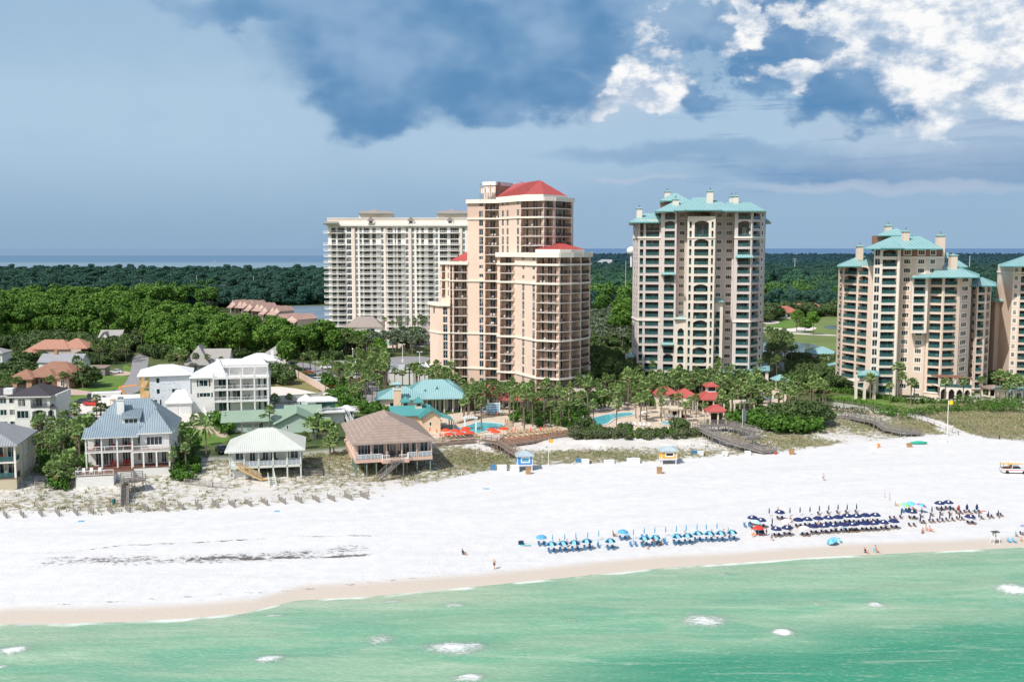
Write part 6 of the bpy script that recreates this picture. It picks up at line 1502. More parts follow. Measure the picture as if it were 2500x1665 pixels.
# --- poolside pavilion, cabana and shed of the white house
T = house('pool_pavilion', 'white open pavilion with white pyramid roof beside the curved swimming pool', 'pavilion', 733, 1001, 3.05, radians(8))
for x, y in ((0,0),(3,0),(0,3),(3,3)): c = MB(); col(c, x, y, 0, 2.7, .2, MATS['furn_dark']); T.add('post', c)
r = MB(); hip(r, 0,0,3,3,2.7,1.6,MATS['white_metal'],over=.8,rib=.5); T.add('roof', r); b = MB(); b.tube((1.5,1.5,0),(1.5,1.5,.25),2.6,2.6,MATS['concrete'],20); T.W = b; T.done()
T = house('outdoor_bar', 'white two-level screened cabana with balcony terrace and outside stair behind the green roof', 'pavilion', 758, 1036, 3.0, radians(12))
wallbox(T, 0, 0, 8.8, 4, -.5, 3.1, SPL, front=[(2.2,3.4,wt)]); d = MB(); d.box(1.6,-1.6,3.1,9.0,4,3.3,WP); rail_l(d, 1.7,-1.5,8.9,-1.5,3.3,'white'); rail_l(d, 8.9,-1.5,8.9,3.5,3.3,'white'); T.add('terrace', d)
c = MB(); c.box(-.6,1,2.5,1.5,4,6.0,WP);
for x in (1.6,4.0,6.4): col(c, x, 1.2, 3.3, 5.9, .16, MATS['furn_dark'])
c.face([(1.6,1.2,3.4),(6.4,1.2,3.4),(6.4,1.2,5.8),(1.6,1.2,5.8)], MATS['rail_glass']); T.add('screen_room', c)
r = MB(); hip(r, -.6,1,6.6,4,6.0,1.0,MATS['white_metal'],over=.5,rib=.5); T.add('roof', r); s = MB(); stair_l(s, (9.0,1,3.3),(10.5,-3.4,-.2),1.2,WP); T.add('stair', s); T.done()
T = house('shed', 'small white shed with pale hipped roof, red door and green shutters beyond the brown roof', 'shed', 828, 1025, 3.0, radians(8))
wallbox(T, 0, 0, 3.9, 3.4, -.5, 2.5, WP); r = MB(); hip(r, 0,0,3.9,3.4,2.52,1.2,MATS['white_metal'],over=.5,rib=.4); T.add('roof', r)
d = MB(); d.box(1.5,-.06,0,2.5,-.005,2.1,MATS['red_chair']); T.add('door', d); d = MB(); d.box(1.0,-.06,.4,1.4,-.005,2.1,MATS['rail_teal']); d.box(2.6,-.06,.4,3.5,-.005,2.1,MATS['rail_teal']); T.add('shutters', d); T.done()
# --- white stilt house
T = house('stilt_house', 'pale stilt house with broad off-white metal hip roof and long railed porch', 'house', 560, 1176, 1.9, radians(11))
PW = mat('pale_green_wall', (0.60,0.63,0.58), .8, .06, .4)
wallbox(T, 0.3, 2.2, 14.2, 12, 3.0, 6.2, PW, zs=[3.05,6.2], front=[(.8,2.6,dict(wn, a=.9)),(3.6,4.8,dict(wf, gl=MATS['glass_far'])),(6.2,7.4,wf),(7.8,9.0,wf),(10.8,11.6,wn),(11.8,13.4,wn)])
d = MB(); d.box(0,0,2.55,14.4,12,3.04,PW); T.add('floor_deck', d)
for x in (.15,3.0,5.85,8.7,11.5,14.2): c = MB(); col(c, x, .15, -1, 6.2, .3, PW); T.add('column', c)
for x in (.15,3.6,7.2,10.8,14.2):
 for y in (4.5, 9): c = MB(); col(c, x, y, -1, 2.6, .32, MATS['green_post']); T.add('pile', c)
for i, x in enumerate((.15,3.0,5.85,8.7,11.5)): r = MB(); rail_l(r, x+.2,.12,x+2.6,.12,3.05,'clear' if i else 'white',1.0); r.bar((x+.2,.12,4.05),(x+2.6,.12,4.05),.08,WP); T.add('railing', r)
r = MB(); hip(r, 0,0,14.4,12,6.22,3.5,mat('offwhite_metal', (0.60,0.62,0.585), .45, .06, .3, streak=.1), over=.75, rib=.4, ridge=.18, axis='x'); T.add('roof', r)
s = MB(); stair_l(s, (1.9,-.6,3.0),(6.3,-.7,.5),1.1,NW); s.box(6.2,-1.3,.35,8.0,-.1,.5,NW); T.add('stair', s); s = MB(); stair_l(s, (8.3,-1.0,.9),(8.9,-5.5,-.6),1.3,PW); T.add('beach_steps', s)
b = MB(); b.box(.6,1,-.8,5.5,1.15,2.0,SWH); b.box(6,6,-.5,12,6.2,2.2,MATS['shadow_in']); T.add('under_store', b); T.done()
for i, x in enumerate((6.5,8.3,9.2)): mx(T, x, 1.1, 3.06, 'porch_chair', f'dark chair on the long porch of the pale stilt house, {ORD[i]} from the left', MATS['furn_dark'], group='porch chairs of the pale stilt house')
# --- pink stilt house with brown roof
T = house('stilt_house', 'pink stilt house with big brown shingle hip roof and glass-railed ocean deck', 'house', 868, 1158, 2.3, radians(15))
PK = MATS['pink_wall']
wallbox(T, 0.3, 2.6, 15.9, 24, 2.9, 6.4, PK, zs=[3.0,6.4], front=[(.5,3.2,dict(k='w', a=.3, b=.6, m=4, d=.05, gl=MATS['glass_far'])),(3.7,6.0,dict(wf, gl=MATS['glass_teal'], b=.5)),(6.5,8.6,dict(wf, m=3, b=.5)),(9.3,11.4,dict(wf, m=3, b=.5)),(11.9,13.4,dict(wf, gl=MATS['glass_teal'], b=.5)),(13.7,15.4,dict(wf, b=.5))], left=[(7,8.6,dict(wn, a=.7)),(12,13,dict(wn, m=1)),(16,17,dict(wn, m=1))])
wallbox(T, .3, 9, 15.9, 24, -1, 2.9, PK); d = MB(); d.box(0,0,2.3,16.2,24,2.98,PK); d.box(5.4,-1.7,2.3,11.0,0,2.9,PK); d.box(.1,.1,2.98,16.1,2.5,3.0,MATS['grey_deck']); T.add('floor_deck', d)
for x in (.15,3.3,6.5,9.7,12.9,16.0): c = MB(); col(c, x, .15, 2.9, 6.4, .26, PK); T.add('column', c)
for x in (.2,2.4,4.4,6.5,8.6,10.8,13.0,15.8):
 for y in (.3, 3.8, 7.5): c = MB(); c.tube((x,y,-1.2),(x,y,2.35),.15,.15,MATS['green_post'],8); T.add('pile', c)
for a, b in ((.2,3.2),(3.4,5.3),(11.1,13.0),(13.2,16.0)): r = MB(); rail_l(r, a,.08,b,.08,3.0,'clear'); r.bar((a,.08,4.05),(b,.08,4.05),.08,WP); T.add('railing', r)
for q in ((5.5,.1,5.5,-1.6),(10.9,-1.6,10.9,.1),(8.9,-1.65,10.9,-1.65),(5.5,-1.65,6.9,-1.65)): r = MB(); rail_l(r, *q, 3.0,'white'); T.add('railing', r)
r = MB(); hip(r, 0,0,16.2,24,6.42,4.3,MATS['brown_shingle'],over=.7,rib=0,axis='y',ridge=.30); T.add('roof', r)
s = MB(); stair_l(s, (8.6,-2.6,2.9),(4.2,-4.4,-.2),1.5,MATS['grey_wood']); s.box(7.0,-3.4,2.75,9.6,-1.7,2.9,MATS['grey_wood']); rail_l(s,7,-3.4,9.6,-3.4,2.9,'cable',rm=MATS['grey_wood'])
for x, y in ((7.1,-3.3),(9.5,-3.3)): col(s, x, y, -1.5, 2.8, .16, MATS['grey_wood'])
T.add('stair', s); T.done()
for i, x in enumerate((6.8,7.9,9.4)): mx(T, x, 1.3, 3.02, 'porch_chair', f'chair on the glass-railed deck of the pink stilt house, {ORD[i]} from the left', MATS['furn_dark'] if i else WP, group='chairs on the pink stilt house deck')
# --- resort clubhouse with teal roofs
T = house('clubhouse', 'cream resort clubhouse with pale teal metal hipped roofs, gablets and a tall peach chimney tower', 'building', 929, 1011, 3.0, radians(8))
CC = MATS['club_cream']; TRf = mat('teal_pale', (0.31,0.50,0.505), .45, .06, .25, streak=.1, spec=.4); TSm = MATS['teal_roof_seam']
wallbox(T, 0, 0, 12, 12, -1, 4.4, CC, front=[(2.6,4.6,dict(k='w', a=.3, b=1.2, m=1, d=.05, gl=MATS['glass_far']))]); wallbox(T, 12, 3, 22.0, 16, -1, 4.4, CC, zs=[0,4.4], front=[(1+2*i,2.4+2*i,dict(wf, gl=MATS['glass_teal'], b=1)) for i in range(5)], right=[(1+2.2*i,2.6+2.2*i,dict(wf, gl=MATS['glass_teal'], b=1)) for i in range(5)])
for i in range(5): c = MB(); col(c, 13+i*2.4, .6, 0, 4.0, .35, CC); T.add('column', c)
for i in range(4): c = MB(); col(c, 23.6, 1+i*3.6, 0, 4.0, .35, CC); T.add('column', c)
r = MB(); hip(r, 0,0,12,12,4.4,2.5,TRf,over=.8,rib=.6,ridge=.2,rm=TSm); T.add('roof', r); r = MB(); hip(r, 6.5,-.4,24,16,4.2,4.0,TRf,over=.8,rib=.6,axis='x',ridge=.30,rm=TSm,off=.6); hip(r, 17,8,23,18,5.0,2.6,TRf,over=.4,rib=.6,axis='y',rm=TSm); T.add('roof', r)
for x, y, z in ((12.6,3.0,5.7),(16.0,4.0,6.2)):
 g = MB(); TD = MATS['teal_roof_dark']; a, b, c = (x-1.2,y,z-1), (x+1.2,y,z-1), (x,y-.2,z+.8); k = (x,y+3,z+.8); g.face([a,b,c],TD); roof_face(g,[b,(x+1.2,y+1.5,z-.2),k,c],TRf,0); roof_face(g,[(x-1.2,y+1.5,z-.2),a,c,k],TRf,0); T.add('gablet', g)
c = MB(); x0 = 3.6; CP = MATS['chim_peach']; c.box(x0,-2.4,-1,x0+2.1,-.4,7.0,CP); c.box(x0-.15,-2.55,7.0,x0+2.25,-.25,7.5,WP)
for x, y in ((x0+.1,-2.3),(x0+1.6,-2.3),(x0+.1,-.9),(x0+1.6,-.9)): c.box(x,y,7.5,x+.45,y+.45,8.7,MATS['brick_tan'])
cc = MB(); hip(cc, x0,-2.4,x0+2.1,-.4,8.7,.5,TRf,over=.25,rib=0,rm=TSm); T.add('chimney', c, ('chimney_cap', cc)); T.done()
T = house('pool_bar', 'small peach pool bar with dark teal gabled roof and two cupolas', 'building', 1031, 1056, 3.0, radians(12)); T2 = mat('teal_mid', (0.10,0.33,0.33), .45, .08, .3, streak=.1)
wallbox(T, 0, 0, 4.6, 9, -1, 4.2, CP, front=[(1.8,2.4,dict(wn, m=1, a=1.6, b=1.6))]);
r = MB(); gable(r, 0, 0, 4.6, 9.5, 4.2, 1.5, T2, over=.7, rib=.5, wall=CP, axis='y'); roof_face(r, [(5.3,-.5,3.7),(8.2,-.5,2.6),(8.2,8,2.6),(5.3,8,3.7)], T2, .5); gable(r, -7, 3.5, 2.3, 10, 4.2, 1.7, T2, over=.6, rib=.5, wall=CP); T.add('roof', r); wallbox(T, -7, 3.5, 0, 10, -1, 4.2, CP)
for y in (-.3, 3.5, 7.5): c = MB(); col(c, 7.9, y, 0, 2.6, .25, MATS['grey_wood']); T.add('post', c)
for x, y in ((-3.4,7.6),(-.2,6.2)):
 c = MB(); c.box(x-.8,y-.8,4.6,x+.8,y+.8,6.9,CC); c.box(x-.5,y-.83,5.9,x+.5,y-.8,6.7,MATS['glass_teal']); k = MB(); hip(k, x-.8,y-.8,x+.8,y+.8,6.9,1.3,T2,over=.45,rib=.3); T.add('cupola', c, ('roof', k))
T.done()
# --- red-roofed pavilions
RRf = mat('red_tin', (0.45,0.11,0.10), .5, .08, .4, streak=.1)
def pavilion(px, py, w, d, h, rh, label, rot=radians(5), open_=True, two=False, z=3.06, rf=RRf, wm=None, ridge=None):
 T = house('pavilion', label, 'pavilion', px, py, z, rot); wm = wm or CC
 if open_:
  n = max(2, int(w/2.4))
  for i in range(n+1):
   for y in (0, d): c = MB(); col(c, w*i/n, y, 0, h, .35, wm); T.add('column', c)
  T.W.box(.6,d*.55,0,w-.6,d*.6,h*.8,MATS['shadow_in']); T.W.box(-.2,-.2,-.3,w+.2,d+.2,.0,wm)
 else: wallbox(T, 0, 0, w, d, -.5, h, wm, front=[(w*(.08+.3*i),w*(.26+.3*i),dict(wf, gl=MATS['glass_teal'], b=.8)) for i in range(3)])
 b = MB(); b.box(-.1,-.1,h-.5,w+.1,.1,h,wm); b.box(w-.1,.1,h-.5,w+.1,d,h,wm); T.add('beam', b)
 r = MB(); hip(r, 0,0,w,d,h,rh,rf,over=.7,rib=.5,ridge=ridge); T.add('roof', r)
 if two:
  c = MB(); q = w*.5; c.box(q-1.2,d/2-1.2,h+rh*.5,q+1.2,d/2+1.2,h+rh+.9,WP); c.box(q-1.0,d/2-1.25,h+rh*.8,q+1.0,d/2-1.2,h+rh+.8,MATS['shadow_in']); k = MB(); hip(k, q-1.2,d/2-1.2,q+1.2,d/2+1.2,h+rh+.9,1.1,rf,over=.7,rib=.5); T.add('lantern', c, ('roof', k))
 T.done(); return T
pavilion(1606, 1000, 5.6, 6, 4.4, 2.2, 'cream pavilion with red hip roof, leftmost of the red roofs by the round pool', open_=False)
pavilion(1650, 1002, 6.4, 6, 3.6, 2.3, 'cream pavilion with low red hip roof, second from the left among the red roofs', open_=False)
pavilion(1716, 1005, 6.0, 6, 3.6, 2.5, 'two-tier red roofed pavilion with a raised lantern', two=True)
pavilion(1733, 1035, 4.3, 4, 3.4, 1.5, 'small open beach bar with red pyramid roof nearest the boardwalk')
pavilion(1180, 985, 5, 5, 2.6, 2.8, 'low red roof half hidden by palms at the foot of the peach tower', open_=False, ridge=.2)
pavilion(1225, 995, 11, 4, 2.2, 1.6, 'long low red lobby roof in front of the peach tower', open_=False)
pavilion(1895, 948, 3.6, 3.6, 2.8, 1.6, 'open gazebo with teal pyramid roof by the small pool', rf=MATS['teal_roof'])
pavilion(1800, 968, 3, 3, 2.6, 1.2, 'small pale teal roofed hut among the palms', rf=MATS['teal_roof'])
pavilion(1990, 885, 9, 8, 3.6, 2.4, 'low pavilion with teal hip roof beside the pond', rf=MATS['teal_roof'], open_=False)
pavilion(2030, 912, 4.5, 4, 2.8, 1.2, 'small teal roofed porch against the left side of the beige tower', rf=MATS['teal_roof'], open_=False)
pavilion(2455, 975, 9, 6, 2.8, 1.3, 'low teal roof between the two beige towers at the right', rf=MATS['teal_roof'], open_=False)
pavilion(2416, 905, 4, 4, 5.5, 1.2, 'teal roofed entrance block between the two beige towers', rf=MATS['teal_roof'], open_=False)
pavilion(2415, 968, 4.5, 4, 2.6, .8, 'brown slatted shelter in the shrubs right of the beige tower', rf=MATS['brown_shingle'])
pavilion(1640, 1020, 3.8, 3, 2.3, .2, 'flat cream cabana behind the round pool', rf=MATS['club_cream'])
def pergola(px, py, w, d, h, label, rot=radians(6), m=None):
 m = m or CC; x, y = gnd(px, py, 3.06); r = thing('pergola', label, 'pergola', (x, y, 3.06), rot); b = MB(); n = max(1, int(w/2.6))
 for i in range(n+1):
  for yy in (0, d): q = MB(); col(q, w*i/n, yy, 0, h, .38, m); part('column', q, r)
 for yy in (0, d): b.box(-.5,yy-.12,h,w+.5,yy+.12,h+.3,m)
 for i in range(int(w/.5)+1): b.box(i*.5-.07,-.8,h+.3,i*.5+.07,d+.8,h+.5,m)
 part('rafters', b, r)
pergola(1395, 985, 8.5, 5, 3.4, 'cream pergola at the right foot of the peach tower')
pergola(1632, 1008, 8.0, 3.5, 3.0, 'long cream pergola before the red-roofed pavilions')
pergola(1622, 1025, 4.4, 3, 2.8, 'short cream pergola above the arched poolside niche')
pergola(1793, 1008, 5.6, 3.4, 2.6, 'cream pergola among the palms right of the red beach bar')
pergola(1135, 1050, 2.8, 1.2, 2.9, 'white arched trellis at the near end of the turquoise pool', m=WP)
# --- townhouse terraces with pink tiled roofs, beyond the wood
def townrow(px, py, n, w, d, h, rot, label, k=0):
 T = house('townhouse_row', label, 'townhouses', px, py, 3.0, rot); TP = MATS['tile_pink']; PWl = MATS['peach_wall']
 for i in range(n):
  x = i*w; o = (i % 2)*1.6; wallbox(T, x, o, x+w-.1, d+o, -1, h, PWl, top=False, front=[(w*.3,w*.7,dict(wn, b=.5))])
  r = MB(); gable(r, x, o, x+w-.1, d+o, h, 2.6, TP, over=.25, rib=.5, wall=PWl, axis='y'); roof_face(r, [(x,o-3.6,h-2.6),(x+w,o-3.6,h-2.6),(x+w,o+.5,h-.3),(x,o+.5,h-.3)], TP, 0); T.add('roof', r)
 T.done()
townrow(668, 806, 2, 8.5, 16, 6.5, radians(-32), 'nearest terrace of townhouses with pinkish tiled gables before the lagoon')
townrow(640, 782, 3, 5.5, 12, 6.5, radians(-35), 'terrace of pink tiled townhouses, second of the chain from the lagoon')
townrow(603, 772, 3, 5.6, 12, 6.5, radians(-32), 'terrace of pink tiled townhouses in the middle of the chain')
townrow(562, 764, 4, 5.6, 12, 6.5, radians(-30), 'terrace of pink tiled townhouses behind the dense wood')
townrow(542, 748, 3, 6, 12, 6.5, radians(-35), 'terrace of darker pink tiled townhouses far down the chain')
townrow(522, 738, 3, 6, 12, 6.5, radians(-40), 'farthest terrace of pink tiled townhouses')
# grey roofed resort pavilions before the ivory block
def hiphouse(px, py, w, d, h, rh, rot, label, rf, wm, name='resort_house', ridge=None, cat='house'):
 T = house(name, label, cat, px, py, 3.0, rot); wallbox(T, 0, 0, w, d, -1, h, wm, front=[(w*.15,w*.3,wn),(w*.6,w*.8,wn)]); r = MB(); hip(r, 0,0,w,d,h,rh,rf,over=.8,rib=0,ridge=ridge); T.add('roof', r); T.done(); return T
GRf = MATS['grey_roof']; hiphouse(812, 858, 16, 11, 5.5, 4.0, radians(6), 'cream pool house with grey-brown hip roof left of the ivory block pool', GRf, MATS['ivory']); hiphouse(845, 830, 18, 10, 6.5, 5.0, radians(2), 'taller grey-brown hip roof right before the ivory block', GRf, MATS['ivory'])
hiphouse(1008, 842, 18, 9, 5, 3.6, 0, 'cream house with grey-brown hip roof against the left edge of the peach tower', GRf, MATS['ivory'])
# white parking deck left of the peach tower
T = house('parking_deck', 'white flat-topped parking deck with ramps left of the peach tower', 'car park', 950, 940, 3.0, radians(10));
wallbox(T, 0, 0, 14, 22, -1, 4.2, WP); d = MB(); d.box(-.2,-.2,4.2,14.2,22.2,4.3,mat('deck_grey', (.42,.44,.47), .8, .15, .3));
for q in ((-.2,-.2,14.2,0),(-.2,0,0,22.2),(14,0,14.2,22.2)): d.box(q[0],q[1],4.3,q[2],q[3],5.2,WP)
T.add('deck', d); T.done()
def lamp(px, py, z, h, label, twin=True):
 x, y = gnd(px, py, z); r = thing('street_lamp', label, 'lamp post', (x, y, z)); p = MB(); p.tube((0,0,0),(0,0,h),.14,.10,WP,8); p.box(-.35,-.35,0,.35,.35,.9,WP); part('pole', p, r); q = MB()
 if twin: q.box(-1.0,-.25,h,-.25,.25,h+.2,WP); q.box(.25,-.25,h,1.0,.25,h+.2,WP); q.bar((-.9,0,h),(.9,0,h),.1,WP)
 else: q.sphere((0,0,h+.25),.35,WP)
 part('lamp_head', q, r)
lamp(983, 884, 7.2, 6.5, 'white twin-headed lamp post at the back of the white parking deck'); lamp(1025, 906, 7.2, 6.5, 'white twin-headed lamp post at the front of the white parking deck')
lamp(862, 898, 3, 7, 'globe lamp post at the back of the hotel car park', False); lamp(869, 920, 3, 5, 'globe lamp post in the middle of the hotel car park', False)
# --- far right golf villas and distant buildings
RT = mat('tile_red', (.36,.13,.095), .8, .15, .2)
for (px, py, w, d, h, rh, lb) in ((1872,778,22,14,4,4,'golf villa with orange-red tiled roof, nearest to the grey tower'),(1935,770,24,12,4,4,'long golf villa with red tiled roof behind the pale green pines'),(2000,760,16,12,4,4,'golf villa with red tiled roof left of the beige tower'),(1935,712,24,12,8,5,'golf villa with deep red roof deeper in the wood'),(2028,716,24,12,8,5,'golf villa with deep red roof beside the beige tower'),(2022,680,14,12,9,4,'small white villa with red tile roof above the trees'),(1880,690,18,10,6,3,'far villa with faded red roof among the trees')):
 hiphouse(px, py, w, d, h, rh, radians(random.uniform(-8,8)), lb, RT, MATS['cream'], 'golf_villa')
hiphouse(1452, 662, 50, 30, 14, 9, 0, 'large white building with pale roof in the far trees left of the grey tower', MATS['grey_metal'], WP, 'white_building', cat='building'); hiphouse(1470, 680, 40, 18, 8, 5, 0, 'low grey building in the far trees left of the grey tower', GRf, MATS['ivory'], 'grey_building', cat='building')
hiphouse(262, 722, 22, 10, 7, 4, 0, 'white building peeping out of the wood at the far left', MATS['membrane'], WP, 'white_building', cat='building')
hiphouse(230, 722, 18, 10, 6, 3, 0, 'low tan roof peeping out of the wood at the far left', MATS['tile_pink'], MATS['cream'], 'tan_building', cat='building')
hiphouse(455, 715, 24, 9, 5, 1, 0, 'flat white building by the road behind the wood', MATS['membrane'], WP, 'white_building', cat='building')
hiphouse(706, 734, 26, 12, 9, 5, 0, 'dim pinkish house on the far shore of the lagoon', MATS['tile_pink'], MATS['peach_wall'], 'lagoon_house')
# water tower
x, y, z = at(1541, 660, 1500); r = thing('water_tower', 'round white water tower peeping out behind the left side of the grey tower', 'water tower', (x, 1500, 3)); zt = at(1541, 613, 1500)[2]-3
q = MB(); q.sphere((0,0,zt),7.2,WP,20,12,(1,1,.9)); part('tank', q, r, smooth=True); q = MB(); q.tube((0,0,0),(0,0,zt-5),1.4,1.8,WP,12); part('column', q, r)
# pylons and masts over the wood
MG = mat('pale_steel', (.50,.54,.56), .6, 0)
def pole(px, pyb, pyt, D, label, w=.5, arms=0, name='utility_pole'):
 x, _, zt = at(px, pyt, D); r = thing(name, label, 'pole', (x, D, 3)); q = MB(); q.tube((0,0,-2),(0,0,zt-3),w,w*.6,MG,6); part('shaft', q, r)
 if arms:
  a = MB()
  for k in range(arms): a.box(-3.5,-.2,zt-5-k*3,3.5,.2,zt-4.7-k*3,MG)
  part('crossarm', a, r)
for i, (px, t_, D) in enumerate(((76,685,900),(209,684,900),(344,682,900),(372,690,880),(480,673,900),(619,675,900),(766,675,920))): pole(px, 700, t_, D, f'pale utility pole above the wood, {ORD[i]} from the left of its line', .35, 0)
pole(125, 660, 640, 1500, 'thin mast rising over the distant trees at the far left', .6); pole(519, 660, 638, 1500, 'left mast of the close pair over the distant trees', .6); pole(525, 660, 634, 1500, 'right mast of the close pair over the distant trees', .6)
pole(2368, 655, 624, 1400, 'pale steel mast right of the beige tower', .7, 0); pole(1941, 655, 630, 1500, 'distant pylon with crossarms between the grey and the beige tower', .5, 2); pole(1528, 700, 636, 700, 'thin pale mast in front of the trees left of the grey tower', .25)
# striped flag on a pole by the road
x, _, zt = at(536.5, 695, 820); r = thing('flagpole', 'flagpole with a red, white and blue flag above the wood', 'flag', (x, 820, 3)); q = MB(); q.tube((0,0,0),(0,0,zt-3),.2,.12,WP,6); part('pole', q, r)
q = MB(); fr_, fb = MATS['red_chair'], mat('flag_blue', (.03,.05,.2), .8, 0)
for k in range(7): q.box(.2,-.05,zt-3.6-k*.4,4.6,.05,zt-3.2-k*.4-.01,fr_ if k % 2 == 0 else WP)
q.box(.2,-.07,zt-3-1.9,2.0,.07,zt-3-.2,fb); part('flag', q, r)
# ---------------------------------------------------------------- things on the beach
for n_, c_ in (('fab_blue',(.10,.36,.58)),('fab_sky',(.20,.52,.68)),('fab_ink',(.012,.04,.10)),('fab_navy',(.016,.028,.105)),('fab_red',(.70,.05,.04)),('fab_pink',(.75,.50,.48)),('fab_aqua',(.10,.55,.58)),('fab_white',(.78,.78,.78)),
              ('fab_lime',(.35,.62,.10)),('fab_purple',(.35,.12,.45)),('fab_orange',(.85,.30,.06)),('fab_paleaqua',(.45,.72,.68)),('fab_wine',(.30,.05,.04)),('fab_umbred',(.72,.075,.03))): mat(n_, c_, .75, .05, 2.0)
mat('chair_wood', (.40,.24,.12), .7, .15, 2.0); mat('chair_blue', (.07,.22,.42), .7, .08, 2.0); mat('skin_a', (.55,.33,.23), .6, .06, 5); mat('skin_b', (.36,.18,.11), .6, .06, 5); mat('hair_dark', (.035,.022,.015), .8, 0); mat('hair_fair', (.35,.25,.14), .8, 0)
def umbrella_open(a, b, mark=None, r=1.05, h=1.95, tilt=0.0, name='beach_umbrella'):
 t_ = thing(name, 'open beach umbrella', 'beach umbrella'); c, p, e = MB(), MB(), MB(); N = 8; st = []
 for (rr, z) in ((0.02,h),(r*.36,h-.065),(r*.70,h-.23),(r,h-.50)): st.append([(rr*cos(2*pi*(i+.5)/N), rr*sin(2*pi*(i+.5)/N), z) for i in range(N)])
 for k in range(3):
  for i in range(N):
   j = (i+1) % N; c.face([st[k+1][i], st[k+1][j], st[k][j], st[k][i]], MATS[a if i % 2 else b])
 for i in range(N):
  j = (i+1) % N; A, B = st[3][i], st[3][j]; c.face([(A[0],A[1],A[2]-.05),(B[0],B[1],B[2]-.05),B,A], MATS[a if i % 2 else b])
 if mark:
  for ang in (-pi/2-.4, -pi/2+1.9):
   f = lambda rr, da: (rr*cos(ang+da), rr*sin(ang+da), h-.50*(rr/r)**1.9+.03); c.face([f(r*.40,-.34), f(r*.72,-.20), f(r*.72,.20), f(r*.40,.34)], MATS[mark])
 p.tube((0,0,-.3),(0,0,h+.06),.025,.022,WP,6)
 for i in range(N): e.bar((0,0,h-.35), tuple(np.array(st[2][i])*np.array((.9,.9,1))-np.array((0,0,.04))), .015, MATS['metal_grey'])
 part('canopy', c, t_); part('pole', p, t_); part('ribs', e, t_)
 if tilt:
  for o in t_.children: o.rotation_euler = (0, tilt, 0)
 return Proto(t_)
def umbrella_shut(a, h=2.0, fat=.15):
 t_ = thing('closed_umbrella', 'closed beach umbrella', 'beach umbrella'); c, p = MB(), MB(); N = 8; st = []
 for (rr, z) in ((.015,h),(fat*.55,h-.25),(fat,h-.8),(fat*.7,h-1.05),(fat*.95,h-1.2)): st.append([((rr*(1 if i % 2 else .6))*cos(2*pi*i/N), (rr*(1 if i % 2 else .6))*sin(2*pi*i/N), z) for i in range(N)])
 for k in range(4):
  for i in range(N): j = (i+1) % N; c.face([st[k+1][i], st[k+1][j], st[k][j], st[k][i]], MATS[a])
 p.tube((0,0,-.3),(0,0,h+.05),.022,.02,WP,6); part('canopy', c, t_); part('pole', p, t_); return Proto(t_)
def lounger(frame, cloth, L=1.25, head=1.0, canopy=None):
 t_ = thing('beach_chair', 'beach chair', 'beach chair'); s, b = MB(), MB(); F_, C_ = MATS[frame], MATS[cloth]
 s.box(-.27,-L+.3,.30,.27,.3,.35,F_); s.box(-.24,-L+.75,.352,.24,.28,.41,C_)
 b.hexa([(-.26,.28,.34),(.26,.28,.34),(.26,.34,.34),(-.26,.34,.34),(-.26,.50,.34+head*.85),(.26,.50,.34+head*.85),(.26,.56,.34+head*.85),(-.26,.56,.34+head*.85)], C_)
 b.bar((-.27,.33,.34),(-.27,.58,.4+head*.85),.05,F_); b.bar((.27,.33,.34),(.27,.58,.4+head*.85),.05,F_)
 if canopy: b.hexa([(-.30,.15,.38+head*.85),(.30,.15,.38+head*.85),(.30,.56,.36+head*.85),(-.30,.56,.36+head*.85),(-.30,.15,.42+head*.85),(.30,.15,.42+head*.85),(.30,.56,.40+head*.85),(-.30,.56,.40+head*.85)], C_)
 part('seat', s, t_); part('backrest', b, t_)
 for x in (-.24,.24):
  for y in (-L+.4,.26): l = MB(); l.box(x-.03,y-.03,-.03,x+.03,y+.03,.31,F_); part('leg', l, t_)
 for x in (-.29,.29): l = MB(); l.box(x-.03,-.35,.52,x+.03,.36,.56,F_); part('armrest', l, t_)
 return Proto(t_)
US = dict(sky=umbrella_open('fab_blue','fab_blue'), strip=umbrella_open('fab_sky','fab_ink','fab_sky'), navy=umbrella_open('fab_navy','fab_navy'), navym=umbrella_open('fab_navy','fab_navy','fab_white'), red=umbrella_open('fab_red','fab_red',r=1.05), pinkst=umbrella_open('fab_pink','fab_white',tilt=-.25),
          paleaqua=umbrella_open('fab_paleaqua','fab_paleaqua',tilt=.2), aqua=umbrella_open('fab_aqua','fab_sky',tilt=-.15), multi=umbrella_open('fab_purple','fab_aqua',tilt=.35), lime=umbrella_open('fab_lime','fab_sky',tilt=.1), blueb=umbrella_open('fab_blue','fab_sky',tilt=-.5,h=1.3), resort=umbrella_open('fab_umbred','fab_umbred',r=1.35,h=2.4,name='pool_umbrella'), cream=umbrella_open('club_cream','club_cream',r=1.9,h=2.6,name='pool_umbrella'))
UC = dict(sky=umbrella_shut('fab_blue'), navy=umbrella_shut('fab_navy',1.85), fat=umbrella_shut('fab_navy',1.75,.30), ink=umbrella_shut('fab_sky',1.5,.16), red=umbrella_shut('fab_umbred',2.4,.22), white=umbrella_shut('fab_white',1.8,.05), wine=umbrella_shut('fab_wine',1.7,.3))
LC = dict(blue=lounger('chair_blue','chair_blue',1.15,.85), sky=lounger('fab_blue','fab_sky',1.15,.8), navy=lounger('chair_wood','fab_navy',1.15,.62), pool=lounger('furn_tan','furn_tan',1.7,.6), poolw=lounger('white_paint','fab_white',1.7,.6), turq=lounger('fab_white','fab_aqua',1.2,.8))
SB = 0.92
def zA(x, y): return 1240+x/5.607, 1240+y/5.607
def zB(x, y): return 1640+x/5.352, 1200+y/5.352
def zC(x, y): return 2060+x/5.352, 1180+y/5.352
def gp(px, py): x, y, z = G(px, py); return (x, y, z)
def canopy_gp(px, py, drop=25.5): return gp(px, py+drop)
CH = []
